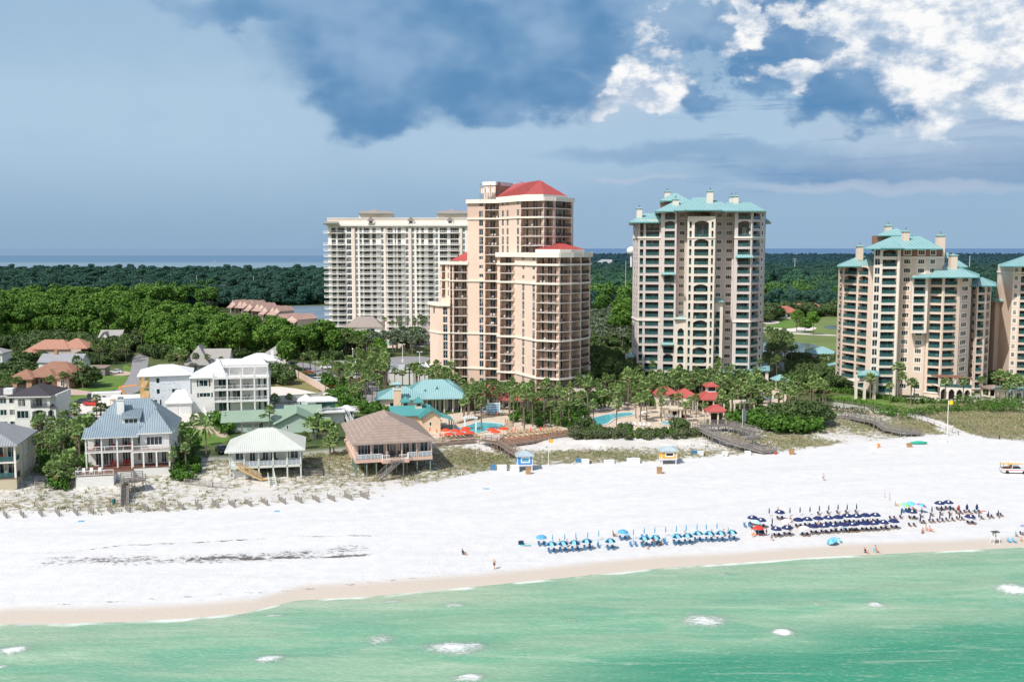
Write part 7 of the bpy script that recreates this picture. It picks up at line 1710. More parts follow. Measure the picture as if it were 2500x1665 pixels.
def chairs_at(px, py, kind, n=2, dx=.42, rz=.18):
 x, y, z = gp(px, py)
 for i in range(n):
  xx = x+(i-(n-1)/2)*2*dx; CH.append((kind, (xx, y-.25+random.uniform(-.1,.1), tz(xx, y)), rz+random.uniform(-.12,.12), px+(i-(n-1)/2)*14))
def row(kind, pts, label, group, chairs=None, drop=25.5, s=SB, n=2):
 pts = sorted(pts)
 for i, (px, py) in enumerate(pts):
  pr = US.get(kind) if isinstance(kind, str) and kind in US else None
  US[kind].put(canopy_gp(px, py, drop), random.uniform(-.3,.3), label % ORD[i] if '%s' in label else label, group if len(pts) > 1 else None, s)
  if chairs: chairs_at(px+1, py+drop-1, chairs, n)
GB, GN = 'striped blue umbrellas of the left cluster', 'open navy umbrellas of the crowded rows'
row('sky', [zA(457,368),zA(1570,292)], 'plain light blue open umbrella, %s from the left of the two plain ones', 'plain light blue umbrellas', 'blue')
row('strip', [zA(*p) for p in ((595,462),(750,452),(915,442),(1080,422),(1395,418),(1865,380),(2010,370),(2305,350))]+[zB(*p) for p in ((60,553),(205,543),(335,513),(485,513),(630,508),(780,497))], 'open umbrella with light and dark blue panels, %s from the left in the blue cluster', GB, 'blue')
nb = [zB(*p) for p in ((1650,332),(1770,322),(1910,312),(2040,302),(2170,297),(2290,280))]+[zC(*p) for p in ((40,383),(160,388),(280,378),(410,373))]
for i, q in enumerate(nb): US['navym' if i % 2 else 'navy'].put(canopy_gp(*q), random.uniform(-.2,.2), f'open navy umbrella in the back row of the crowded block, {ORD[i]} from the left', GN, SB); chairs_at(q[0]+1, q[1]+24, 'navy')
nf = [zB(*p) for p in ((1850,418),(1985,410),(2110,400),(2245,395),(2355,390))]+[zC(*p) for p in ((135,490),(265,485),(385,480),(515,470),(650,456))]
for i, q in enumerate(nf): US['navym' if i % 3 else 'navy'].put(canopy_gp(*q), random.uniform(-.2,.2), f'open navy umbrella in the front row of the crowded block, {ORD[i]} from the left', GN, SB); chairs_at(q[0]+1, q[1]+24, 'navy')
for q, lb in ((zB(1410,230),'open navy umbrella with a white mark standing alone behind the crowded block'),(zB(1055,303),'open navy umbrella left of the pale aqua one, farther left'),(zB(1165,335),'open navy umbrella just right of the pale aqua one'),(zB(1365,453),'open navy umbrella left in the pair beside the red umbrella'),(zB(1500,438),'open navy umbrella right in the pair beside the red umbrella'),
              (zC(885,330),'open navy umbrella just below the bright aqua and lime umbrellas'),(zC(1245,215),'left one of two navy umbrellas standing far back on the right'),(zC(1360,205),'right one of two navy umbrellas standing far back on the right'),(zC(1645,395),'open navy umbrella among the empty chairs at the right')):
 US['navym'].put(canopy_gp(*q), random.uniform(-.2,.2), lb, None, SB); chairs_at(q[0]+1, q[1]+24, 'navy')
row('pinkst', [zB(1510,347),zB(1735,440)], 'pink and white patterned umbrella tilted forward, %s from the left', 'pink and white umbrellas', 'navy')
row('red', [zB(1130,440)], 'bright red open umbrella beside the beach gear', None, None); row('paleaqua', [zB(1078,362)], 'pale aqua umbrella beneath the navy pair', None, 'navy')
row('aqua', [zC(880,222)], 'bright aqua umbrella, middle of the colourful group', None, 'navy'); row('multi', [zC(985,245)], 'aqua and purple umbrella tilted to the right in the colourful group', None, None); row('lime', [zC(785,240)], 'blue and lime umbrella, leftmost of the colourful group', None, 'blue'); row('blueb', [zB(2120,625)], 'low bright blue sunshade near the water', None, None, 12)
row('multi', [(2497,1280)], 'pale pink umbrella cut by the right edge of the picture', None, 'navy')
skc = [zA(*p) for p in ((612,385),(778,378),(930,360),(1092,352),(1242,330),(1718,312),(1865,292),(2010,285),(2158,275),(2305,267))]+[zB(*p) for p in ((60,470),(188,455),(330,445),(452,440),(590,428))]
for i, q in enumerate(skc): UC['sky'].put(gp(q[0], q[1]+20), 0, f'closed light blue umbrella in the row behind the blue cluster, {ORD[i]} from the left', 'closed light blue umbrellas', SB)
for i, q in enumerate((zA(1715,410),zA(1237,430),zA(2158,390))): UC['ink'].put(gp(q[0], q[1]+16), 0, ('closed blue umbrella over the paired blue chairs, middle one of three in the front','closed blue umbrella over a single chair, leftmost of three in the front','closed blue umbrella beside the seated people, rightmost of three in the front')[i], 'closed umbrellas in the front of the blue cluster', SB); chairs_at(q[0], q[1]+18, 'blue', 2 if i == 0 else 1)
chairs_at(zA(1870,335)[0], zA(0,345)[1]+12, 'blue'); chairs_at(zA(2100,450)[0], zA(0,450)[1]+3, 'blue')
nvc = [zB(*p) for p in ((1272,235),(1543,230),(1675,222),(1805,215),(1927,203),(2050,192),(2172,185),(2290,185))]+[zC(*p) for p in ((42,292),(165,285))]
for i, q in enumerate(nvc):
 UC['navy'].put(gp(q[0], q[1]+17), 0, f'closed navy umbrella in the far row behind the crowded block, {ORD[i]} from the left', 'closed navy umbrellas', SB)
 if i > 3: chairs_at(q[0]-2, q[1]+18, 'navy', 1)
nv2 = [zC(*p) for p in ((750,362),(1018,347),(1150,327),(1275,317),(1388,315))]
for i, q in enumerate(nv2): UC['navy'].put(gp(q[0], q[1]+16), 0, f'closed navy umbrella over a folded wooden chair at the right, {ORD[i]} from the left', 'closed navy umbrellas', SB); chairs_at(q[0]-2, q[1]+17, 'navy', 1)
nv3 = [zC(*p) for p in ((1000,450),(1125,440),(1253,430),(1380,420),(1510,415),(1763,405),(1887,395),(2015,382))]
for i, q in enumerate(nv3): UC['navy'].put(gp(q[0], q[1]+15), 0, f'closed navy umbrella above the empty front chairs at the right, {ORD[i]} from the left', 'closed navy umbrellas', SB)
for q, k, lb in ((zB(1312,375),'navy','closed navy umbrella with one chair left of the crowded block'),(zC(633,372),'white','furled white umbrella at the left of the right-hand chairs'),(zC(1500,300),'wine','closed dark brown umbrella beside two folded chairs'),(zC(1608,290),'fat','half closed wide navy umbrella, left of two'),(zC(1737,290),'fat','half closed wide navy umbrella, right of two'),(zC(885,462),'white','furled white and red umbrella between two navy chairs')):
 UC[k].put(gp(q[0], q[1]+16), 0, lb, None, SB); chairs_at(q[0], q[1]+17, 'navy', 1 if k == 'navy' else 2)
for x, y in ((1000,500),(1043,505),(1120,495),(1163,490),(1225,485),(1285,478),(1345,475),(1420,472),(1477,455),(1545,460),(1800,450),(1885,430),(1927,432),(2005,415),(2047,410)): q = zC(x, y); chairs_at(q[0], q[1]+2, 'navy', 1)
chairs_at(*zB(985,455), 'blue', 2); chairs_at(*zB(2190,650), 'sky', 1); chairs_at(2133, 1346, 'turq', 1); chairs_at(2462, 1322, 'sky', 1); chairs_at(2474, 1322, 'sky', 1); chairs_at(zA(1640,385)[0], zA(0,385)[1], 'sky', 1); chairs_at(zC(1460,350)[0], zC(0,350)[1], 'navy', 2)
CH.sort(key=lambda q: q[3])
cnt = {}
LBL = dict(blue='blue reclining beach chair in the blue umbrella cluster', navy='wooden beach chair with navy cushion and hood under the navy umbrellas', sky='light blue low beach chair near the waterline', turq='turquoise lounge chair at the edge of the wet sand')
for (k, loc, rz, px) in CH: LC[k].put(loc, rz, LBL[k], {'blue': 'blue beach chairs', 'navy': 'wooden navy-cushioned beach chairs', 'sky': 'light blue beach chairs'}.get(k), .64)
# ---- people: one skinned body each, hair and clothing as children
def body_mesh(name, J, E, m, sub=1):
 keys = list(J); me = bpy.data.meshes.new(name); me.from_pydata([J[k][0] for k in keys], [(keys.index(a), keys.index(b)) for a, b in E], [])
 o = bpy.data.objects.new('tmp_body', me); COL.objects.link(o); o.modifiers.new('s', 'SKIN'); sm = o.modifiers.new('b', 'SUBSURF'); sm.levels = sub; sm.render_levels = sub
 for i, k in enumerate(keys): me.skin_vertices[0].data[i].radius = (J[k][1],)*2 if not isinstance(J[k][1], tuple) else J[k][1]
 me.skin_vertices[0].data[keys.index('pelvis')].use_root = True
 dg = bpy.context.evaluated_depsgraph_get(); out_ = bpy.data.meshes.new_from_object(o.evaluated_get(dg)); out_.name = name
 bpy.data.objects.remove(o); out_.materials.clear(); out_.materials.append(m); out_.polygons.foreach_set('use_smooth', [True]*len(out_.polygons)); return out_
def pose(kind):
 J, E = {}, []
 def add(k, p, r, to=None):
  J[k] = (p, r)
  if to: E.append((to, k))
 if kind in ('stand', 'walk'):
  add('pelvis', (0,0,.92), (.16,.11)); add('waist', (0,0,1.06), (.135,.095), 'pelvis'); add('chest', (0,0,1.28), (.165,.11), 'waist'); add('neckb', (0,0,1.43), .065, 'chest'); add('neck', (0,-.01,1.50), .052, 'neckb'); add('head', (0,-.015,1.60), (.075,.09), 'neck'); add('top', (0,-.01,1.70), (.055,.07), 'head'); add('nose', (0,-.115,1.60), .014, 'head')
  st = .30 if kind == 'walk' else .05
  for s_, sg in (('l',-1),('r',1)):
   f = st*sg; add('hip'+s_, (.09*sg,0,.86), .095, 'pelvis'); add('knee'+s_, (.10*sg,-f*.5-.02,.48), .062, 'hip'+s_); add('ankle'+s_, (.10*sg,-f*.6+(.10 if f < 0 and kind == 'walk' else 0),.09), .038, 'knee'+s_); add('toe'+s_, (.11*sg,-f*.6-.15,.03), .032, 'ankle'+s_)
   add('sh'+s_, (.18*sg,0,1.38), .06, 'chest'); add('elb'+s_, (.24*sg,f*.35+.02,1.12), .042, 'sh'+s_); add('wr'+s_, (.25*sg,f*.5-.08,.90), .028, 'elb'+s_)
 else:
  zt = .42 if kind == 'recline' else .12
  add('pelvis', (0,0,zt+.06), (.16,.11)); add('waist', (0,.07,zt+.20), (.135,.095), 'pelvis'); add('chest', (0,.16,zt+.42), (.165,.11), 'waist'); add('neckb', (0,.22,zt+.58), .065, 'chest'); add('neck', (0,.23,zt+.65), .052, 'neckb'); add('head', (0,.22,zt+.75), (.075,.09), 'neck'); add('top', (0,.23,zt+.85), (.055,.07), 'head'); add('nose', (0,.12,zt+.75), .014, 'head')
  for s_, sg in (('l',-1),('r',1)):
   up = .0 if kind == 'recline' else .32+.1*sg
   add('hip'+s_, (.10*sg,-.06,zt+.05), .095, 'pelvis'); add('knee'+s_, (.13*sg,-.46,zt+.07+up), .062, 'hip'+s_); add('ankle'+s_, (.12*sg,-.82,zt-.02 if kind == 'recline' else .08), .038, 'knee'+s_); add('toe'+s_, (.14*sg,-.93,zt+.06 if kind == 'recline' else .06), .032, 'ankle'+s_)
   add('sh'+s_, (.18*sg,.19,zt+.52), .06, 'chest'); add('elb'+s_, (.27*sg,.10,zt+.28), .042, 'sh'+s_); add('wr'+s_, (.22*sg,-.14,zt+.22), .028, 'elb'+s_)
 for s_, sg in (('l',-1),('r',1)):
  w_ = np.array(J['wr'+s_][0]); e_ = np.array(J['elb'+s_][0]); d = (w_-e_)/np.linalg.norm(w_-e_); sd = np.array((0,1,0)) if abs(d[2]) > .7 else np.array((1,0,0))
  pm = w_+d*.07; add('palm'+s_, tuple(pm), (.034,.018), 'wr'+s_)
  for i in range(4): a = pm+d*(.045)+sd*(i-1.5)*.018; add(f'f{i}{s_}', tuple(a), .009, 'palm'+s_); add(f'g{i}{s_}', tuple(a+d*(.03+.008*(i in (1,2)))+np.array((0,-.012,0))), .008, f'f{i}{s_}')
  add('th'+s_, tuple(w_+d*.045-sd*.045), .010, 'wr'+s_)
 return J, E
PB = {}
def clothes(kind, m, top=None):
 c = MB(); zt = {'stand': .92, 'walk': .92}.get(kind)
 if zt:
  c.tube((0,0,.80),(0,0,1.02),.185,.165,m,10);
  for sg in (-1,1): c.tube((.09*sg,(-.02 if kind == 'stand' else -.07*sg),.66),(.09*sg,0,.86),.10,.12,m,8)
  if top: c.tube((0,0,1.0),(0,0,1.42),.17,.185,top,10);
 else:
  z = .42 if kind == 'recline' else .12
  c.tube((0,.03,z-.02),(0,.05,z+.17),.20,.17,m,10)
  for sg in (-1,1): c.tube((.11*sg,-.22,z+.05+(0 if kind == 'recline' else .13)),(.10*sg,-.02,z+.05),.10,.12,m,8)
  if top: c.tube((0,.07,z+.15),(0,.19,z+.56),.17,.185,top,10)
 return c.mesh('clothing')
def hairm(kind, m):
 c = MB(); p = {'stand': (0,.02,1.65), 'walk': (0,.02,1.65), 'recline': (0,.255,1.22), 'sit': (0,.255,.92)}[kind]; c.sphere(p, .105, m, 8, 6, (1,1.05,1)); return c.mesh('hair')
def person(kind, loc, rz, label, skin='skin_a', wear='fab_ink', top=None, hair='hair_dark', s=.9):
 if (kind, skin) not in PB: J, E = pose(kind); PB[(kind, skin)] = body_mesh('body', J, E, MATS[skin])
 r = thing('person', label, 'person', loc, rz); r.scale = (s, s, s); link('body', PB[(kind, skin)], r)
 for nm, me in (('clothing', clothes(kind, MATS[wear], MATS[top] if top else None)), ('hair', hairm(kind, MATS[hair]))): link(nm, me, r)
 return r
person('stand', gp(1207,1389), -.9, 'man in dark shorts with bare sunburnt back standing alone on the sand', 'skin_a', 'fab_ink', None, 'fab_white', 1.0)
person('sit', gp(1131,1353), .8, 'person in dark clothes sitting alone on the open sand', 'skin_b', 'fab_ink', 'fab_ink')
person('walk', gp(2010,1173), 2.8, 'person in pink and blue swimwear walking on the empty upper beach', 'skin_a', 'fab_blue', 'fab_pink', 'hair_fair')
person('walk', gp(1884,1320), .6, 'child in dark blue shirt walking below the crowded umbrellas', 'skin_a', 'fab_navy', 'fab_navy', s=.75)
person('stand', gp(1838,1311), .3, 'person in white shirt and red cap beside the beach gear', 'skin_a', 'fab_pink', 'fab_white', 'fab_red')
person('stand', gp(1871,1307), 1.2, 'person in dark swimwear right of the beach gear', 'skin_b', 'fab_ink')
person('sit', gp(2113,1349), .5, 'fair-haired person in black top sitting on the wet sand', 'skin_a', 'fab_ink', 'fab_ink', 'hair_fair')
person('recline', gp(2139,1348), .4, 'person leaning back beside the turquoise lounge chair on the wet sand', 'skin_a', 'fab_red')
for i, (x, y) in enumerate(((1030,645),(1080,615),(1135,625))): q = zC(x, y); person('sit', gp(*q), -.5+.5*i, ('tanned person in brown swimwear, left of three sunbathing together', 'person with raised knees, middle of three sunbathing together', 'person in red swimwear, right of three sunbathing together')[i], 'skin_b' if i == 0 else 'skin_a', ('fab_wine','fab_pink','fab_red')[i])
person('sit', gp(*zC(2255,690)), .2, 'child in blue shirt sitting on the sand near the right edge', 'skin_a', 'fab_ink', 'fab_blue', s=.75)
person('sit', gp(*zC(2320,752)), -.3, 'child in red and green swimwear digging at the right edge', 'skin_a', 'fab_red', None, s=.7)
person('sit', gp(*zC(680,290)), .6, 'person with brown skirt sitting left of the colourful umbrellas', 'skin_a', 'furn_tan', None, 'hair_fair', .8)
person('sit', gp(*zA(2090,510)), -1.0, 'person in a bikini sitting before the blue umbrella cluster', 'skin_a', 'fab_ink'); person('sit', gp(*zA(1912,560)), 0, 'child in pink sitting on the sand before the blue umbrellas', 'skin_a', 'fab_pink', None, s=.65)
person('sit', gp(*zA(1452,385)), .9, 'tanned person sitting left of the plain blue umbrella', 'skin_b', 'fab_ink'); person('stand', gp(1296,1133), .2, 'person in red shirt and white hat beside the blue beach hut', 'skin_a', 'fab_ink', 'fab_red', 'fab_white'); person('stand', gp(1878,1091), .2, 'person in white shirt on the landing of the long ramp', 'skin_a', 'fab_ink', 'fab_white')
person('sit', gp(*zB(2125,668)), .2, 'sunbather under the low bright blue sunshade', 'skin_b', 'fab_red')
ppl = [(zA(715,520),'fab_ink','skin_b'),(zA(805,525),'fab_wine','skin_b'),(zA(935,510),'fab_ink','skin_b'),(zA(1120,530),'fab_ink','skin_a'),(zA(1855,495),'fab_aqua','skin_a'),(zA(1990,470),'fab_red','skin_b'),(zB(180,600),'fab_ink','skin_a'),(zB(530,585),'fab_blue','skin_a'),(zB(680,580),'fab_wine','skin_a'),(zB(745,570),'fab_red','skin_b'),(zB(1395,290),'fab_purple','skin_b'),(zB(1530,510),'fab_red','skin_a'),(zB(1930,470),'fab_orange','skin_a'),(zB(2130,490),'fab_lime','skin_a'),(zB(1550,400),'fab_pink','skin_b'),(zC(350,545),'fab_pink','skin_a'),(zC(535,555),'fab_orange','skin_b'),(zC(900,385),'fab_wine','skin_a'),(zC(1610,450),'fab_red','skin_a'),(zC(1690,470),'fab_aqua','skin_b')]
for (q, w_, sk) in ppl: person('recline', gp(q[0], q[1]), random.uniform(-.3,.4), 'person reclining in the shade among the rows of beach umbrellas', sk, w_)['group'] = 'people reclining under the beach umbrellas'
# beach gear between the clusters
def gear(name, label, cat, px, py, fn, rz=0.0):
 o = MB(); fn(o); x, y, z = gp(px, py); me = o.mesh(name); return tag(link(name, me, None, (x, y, z), rz), label, cat)
gear('beach_wagon', 'dark folding wagon with teal sides between the red umbrella and the pair of navy ones', 'wagon', *zB(1150,545), lambda o: (o.box(-.7,-.25,.2,.7,.25,.6,MATS['fab_ink']), o.box(-.72,-.27,.6,.1,.27,.72,MATS['fab_aqua']), [o.tube((x,-.3,.12),(x,.3,.12),.12,.12,MATS['furn_dark'],8) for x in (-.5,.5)]))
gear('beach_mat', 'orange striped mat beside the folding wagon', 'mat', *zB(1110,560), lambda o: o.box(-.9,-.3,.0,.9,.3,.05,MATS['fab_orange']))
gear('cooler', 'blue cool box among the front navy umbrellas', 'cooler', *zB(2258,485), lambda o: (o.box(-.3,-.2,0,.3,.2,.32,MATS['fab_blue']), o.box(-.31,-.21,.32,.31,.21,.4,WP)))
gear('towel', 'aqua towel between the colourful umbrella group and the half closed umbrellas', 'towel', *zC(1715,362), lambda o: o.box(-.7,-.35,0,.7,.35,.04,MATS['fab_aqua']))
gear('towel', 'red towel at the right of the half closed umbrellas', 'towel', *zC(1815,362), lambda o: o.box(-.6,-.2,0,.6,.2,.04,MATS['fab_red']))
gear('towel', 'aqua towel with red edge left of the blue umbrella cluster', 'towel', *zA(240,510), lambda o: (o.box(-.9,-.3,0,.9,.3,.05,MATS['fab_aqua']), o.box(-.5,-.42,.0,.8,-.32,.04,MATS['fab_red'])))
gear('beach_bag', 'black beach bag left of the blue umbrella cluster', 'bag', *zA(180,495), lambda o: (o.box(-.45,-.2,0,.45,.2,.55,MATS['fab_ink']), o.bar((-.3,0,.55),(.3,0,.75),.04,MATS['fab_ink'])))
gear('towel', 'pale green sheet beside the low bright blue sunshade', 'towel', *zB(2190,655), lambda o: o.hexa([(-.5,-.3,0),(.5,-.3,0),(.5,.3,0),(-.5,.3,0),(-.3,-.2,.5),(.4,-.25,.25),(.4,.25,.3),(-.3,.2,.55)], MATS['fab_paleaqua']))
for i, (x, y) in enumerate(((1358,532),(1435,527))): gear('sandals', f'dark mat on the sand below a striped umbrella, {ORD[i]} of two from the left', 'mat', *zA(x, y), lambda o: o.box(-.35,-.12,0,.35,.12,.04,MATS['furn_dark']))
gear('blue_crate', 'blue sheet lying before the sand fences at the left', 'sheet', 198, 1272, lambda o: o.box(-.5,-.35,0,.5,.35,.06,MATS['fab_blue'])); gear('blue_crate', 'blue sheet lying before the sand fences towards the middle', 'sheet', 676, 1248, lambda o: o.box(-.45,-.3,0,.45,.3,.06,MATS['fab_blue'])); gear('blue_crate', 'small blue sheet on the white sand below the dune boardwalk', 'sheet', 1187, 1193, lambda o: o.box(-.6,-.3,0,.6,.3,.06,MATS['fab_blue']))
gear('buoy', 'small red keg on the sand before the foot of the long ramp', 'buoy', 1893, 1109, lambda o: o.tube((0,0,0),(0,0,.55),.25,.22,MATS['fab_red'],10))
gear('garbage_bin', 'green bin beside the beach stair', 'bin', 278, 1231, lambda o: o.tube((0,0,0),(0,0,1.0),.3,.36,MATS['rail_teal'],10)); gear('fishing_pole', 'thin upright marker near the chairs at the upper beach', 'marker', *zC(535,185), lambda o: o.tube((0,0,0),(0,0,1.5),.04,.03,MATS['chair_wood'],6)); gear('fishing_pole', 'dark thin marker right of the lighter one on the upper beach', 'marker', *zC(600,215), lambda o: o.tube((0,0,0),(0,0,1.6),.04,.03,MATS['furn_dark'],6))
# lifeguard high chair
x, y, z = gp(2429,1326); r = thing('lifeguard_chair', 'white wooden lifeguard chair with dark shade roof on the wet sand', 'lifeguard chair', (x, y, z), .2)
for sx_ in (-.6,.6):
 for sy_ in (-.5,.5): q = MB(); q.bar((sx_,sy_,-.2),(sx_*.55,sy_*.55,1.9),.09,WP); part('leg', q, r)
q = MB(); q.box(-.45,-.4,1.0,.45,.4,1.08,WP); part('seat', q, r); q = MB(); q.box(-.45,.33,1.1,.45,.4,1.8,WP); part('backrest', q, r); q = MB(); q.box(-.6,-.45,1.95,.6,.45,2.02,MATS['furn_dark']); part('canopy', q, r)
# beach huts
def hut(px, py, z0, w, d, h, body, trim, label, rf, plat=True):
 T = house('beach_hut', label, 'hut', px, py, z0, radians(4)); B_ = MATS[body]; b0 = .9 if plat else .2
 wallbox(T, 0, 0, w, d, b0, b0+h, B_, zs=[b0, b0+h], front=[(w*.28,w*.78,dict(k='w', a=.85, b=.5, m=1, d=.05, sur=.16, gl=MATS['fab_blue'] if body == 'hut_blue' else MATS['shadow_in']))])
 t_ = MB()
 for x in (-.04, w-.12): t_.box(x,-.05,b0,x+.16,.05,b0+h,MATS[trim])
 t_.box(-.03,-.045,b0,w+.03,.04,b0+.3,MATS[trim]); t_.box(-.05,-.04,b0,.0,d,b0+.25,MATS[trim]); T.add('trim', t_)
 r = MB(); hip(r, 0,0,w,d,b0+h,.75,rf,over=.35,rib=.35); T.add('roof', r)
 for x in (.15, w-.15):
  for y in (.15, d-.15): c = MB(); c.box(x-.1,y-.1,-.4,x+.1,y+.1,b0,WP); T.add('post', c)
 T.done()
mat('hut_roof', (.42,.50,.55), .5, .08, .5); mat('hut_blue', (.05,.27,.62), .7, .08, .8); mat('hut_yellow', (.80,.42,.05), .7, .08, .8); mat('hut_white', (.70,.72,.74), .7, .08, .8)
hut(1263, 1148, 1.7, 3.3, 2.6, 2.3, 'hut_blue', 'hut_white', 'bright blue and white beach hut with pale metal roof at the foot of the boardwalk', MATS['hut_roof'])
hut(1615, 1133, 1.7, 3.4, 2.6, 2.1, 'hut_yellow', 'hut_white', 'yellow-orange beach hut with pale roof and dark serving window', MATS['hut_roof'])
def crate(px, py, w, d, h, m, label, group=None, lid=None, rz=.06, rows=False):
 x, y, z = gp(px, py); r = thing('storage_box', label, 'storage box', (x, y, z), rz, group); b, l = MB(), MB(); b.box(0,0,-.1,w,d,h,m); part('box', b, r); l.box(-.06,-.06,h,w+.06,d+.06,h+.09,lid or m); part('lid', l, r)
BX = MATS['hut_white']
for i, (px, py, w, h) in enumerate(((1214,1150,2.0,1.1),(1246,1153,1.9,1.3),(1421,1133,1.6,.9),(1476,1133,2.2,.7),(1532,1132,2.8,1.0),(1705,1112,1.2,.8),(1765,1113,1.2,.8),(1821,1112,1.2,.8),(2128,1094,1.4,.8),(2205,1090,1.2,.8),(2302,1080,1.0,1.0))):
 crate(px, py, w, 1.1, h, BX, f'white beach storage box at the foot of the dune, {ORD[i]} from the left', 'white storage boxes along the dune foot', WP)
for i, (px, py) in enumerate(((1284,1158),(1605,1157),(1929,1110),(2217,1092))): crate(px, py, 1.0, .8, 1.3 if i < 3 else .8, MATS['chair_wood'], f'brown wooden stack of folded beach chairs, {ORD[i]} from the left', 'brown stacks of folded chairs')
crate(1199, 1148, .9, .8, 1.0, MATS['chair_blue'], 'blue stack of folded chairs left of the blue hut'); crate(1407, 1129, 1.0, .7, .7, MATS['chair_blue'], 'blue stack of chairs left of the white boxes'); crate(1690, 1108, 1.2, .6, .6, MATS['chair_blue'], 'blue folded chairs before the dune right of the yellow hut'); crate(2140, 1092, .9, .6, .7, MATS['fab_orange'], 'orange kayak end beside a white box at the right dune'); crate(1434, 1132, .5, .5, .8, MATS['chair_wood'], 'small brown box beside the white one near the boardwalk flag')
crate(1185, 1076, 3.4, .5, 1.5, WP, 'white gate screen at the top of the timber boardwalk')
gear('catamaran_cover', 'small boat under a green cover beside white hulls on the upper beach', 'boat', 2242, 1084, lambda o: (o.sphere((0,0,.35),1.0,MATS['fab_aqua'] if 0 else mat('tarp_green',(.03,.36,.26),.6,.1,1.5),14,8,(2.3,.7,.45)), o.sphere((.6,1.5,.3),1.0,WP,12,6,(2.6,.3,.3))), .05)
def flag(px, py, h, label, fm=None, fw=1.2, fh=.9, r0=.06, name='flagpole'):
 x, y, z = gp(px, py); r = thing(name, label, 'flag', (x, y, z)); p = MB(); p.tube((0,0,-.5),(0,0,h),r0*1.4,r0,WP,8); part('pole', p, r)
 if fm:
  f = MB(); n = 6
  for k in range(n): a, b = k/n, (k+1)/n; ya, yb = .12*sin(a*6), .12*sin(b*6); f.face([(r0+fw*a,ya,h-.1-fh),(r0+fw*b,yb,h-.1-fh),(r0+fw*b,yb,h-.1),(r0+fw*a,ya,h-.1)], fm); f.face([(r0+fw*a,ya+.01,h-.1),(r0+fw*b,yb+.01,h-.1),(r0+fw*b,yb+.01,h-.1-fh),(r0+fw*a,ya+.01,h-.1-fh)], fm)
  part('flag', f, r)
YF = mat('flag_yellow', (.80,.52,.02), .7, .05)
flag(2312, 1067, 9.4, 'tall white flagpole with a yellow flag before the beige tower', YF, 1.1, 1.0, .075); flag(1339, 1137, 6.0, 'slim white pole with an orange-yellow flag right of the blue hut', mat('flag_orange',(.85,.40,.03),.7,.05), .9, .8, .05); flag(1641, 1107, 2.6, 'thin white pole behind the yellow hut', None, r0=.04); flag(1845, 1070, 3.0, 'thin pole at the end of the viewing deck', None, r0=.04)
flag(1164, 1116, 1.2, 'small white cross-shaped marker in the dune', WP, .4, .2, .04); flag(2126, 1108, 2.8, 'thin white pole on the sand below the right dune', None, r0=.04)
x, y, _ = gp(1812,1060); r = thing('banner_pole', 'pole with a long dark blue hanging banner above the grey boardwalk', 'banner', (x, y, 3)); p = MB(); p.tube((0,0,-1),(0,0,6.2),.07,.05,WP,8); part('pole', p, r); f = MB(); f.box(.05,-.03,3.0,.85,.03,6.0,mat('banner_slate',(.12,.14,.19),.8,.1)); part('banner', f, r)
# red pool umbrellas and loungers of the resort
zf = lambda x, y: (800+x/3.623, 840+y/3.623)
for i, (x, y) in enumerate(((970,680),(1045,770),(1075,805),(1130,775),(1170,800),(1215,770),(1222,752),(1257,793),(1450,765),(1485,785),(1555,757))):
 q = zf(x, y); X_, Y_ = gnd(q[0], q[1]+16, 3.1); US['resort'].put((X_, Y_, 3.1), random.uniform(-.3,.3), f'open red umbrella on the pool terrace, {ORD[i]} from the left', 'open red umbrellas on the pool terrace', .95)
for i, (x, y) in enumerate(((905,770),(966,785),(995,820),(1237,628),(1305,615),(1500,625),(1571,690),(1631,775),(1664,765),(1795,775),(1883,765),(1912,752))):
 q = zf(x, y); X_, Y_ = gnd(q[0], q[1]+10, 3.1); UC['red'].put((X_, Y_, 3.1), 0, f'furled red umbrella around the turquoise pool, {ORD[i]} from the left', 'furled red umbrellas around the pool', .9)
X_, Y_ = gnd(1674, 1026, 3.1); UC['wine'].put((X_, Y_, 3.1), 0, 'furled dark red umbrella right of the round pool', None, 1.2)
for i, q in enumerate(((1592,984),(1575,1018),(1432,1000))): X_, Y_ = gnd(q[0], q[1]+6, 3.1); US['cream'].put((X_, Y_, 3.1), 0, ('open cream umbrella left of the red roofs','open cream umbrella beside the round pool','open cream umbrella at the far edge of the oval pool')[i], None, .9)
rs = random.Random(3)
def pool_chairs(line, n, kind, label, group, rz):
 a, b = gnd(*line[0], 3.1), gnd(*line[1], 3.1)
 for k in range(n): f = (k+.5)/n; LC[kind].put((a[0]+(b[0]-a[0])*f+rs.uniform(-.2,.2), a[1]+(b[1]-a[1])*f, 3.1), rz+rs.uniform(-.2,.2), label, group, .95)
GP = 'tan loungers around the turquoise pool'
pool_chairs(((1118,1034),(1180,1016)), 14, 'pool', 'tan lounger in the row on the left side of the turquoise pool', GP, -.9)
pool_chairs(((1180,1014),(1240,1014)), 9, 'pool', 'tan lounger in the row behind the turquoise pool', GP, 2.8)
pool_chairs(((1245,1030),(1230,1050)), 5, 'pool', 'tan lounger on the right side of the turquoise pool', GP, 1.2)
pool_chairs(((1235,1058),(1370,1050)), 16, 'pool', 'tan lounger in the front row of the orange timber terrace', GP, .3); pool_chairs(((1220,1068),(1375,1056)), 12, 'pool', 'tan lounger along the railing of the orange timber terrace', GP, .3)
pool_chairs(((1075,1068),(1170,1066)), 10, 'pool', 'tan seat under the red umbrellas of the terrace', 'seats under the red umbrellas', .5)
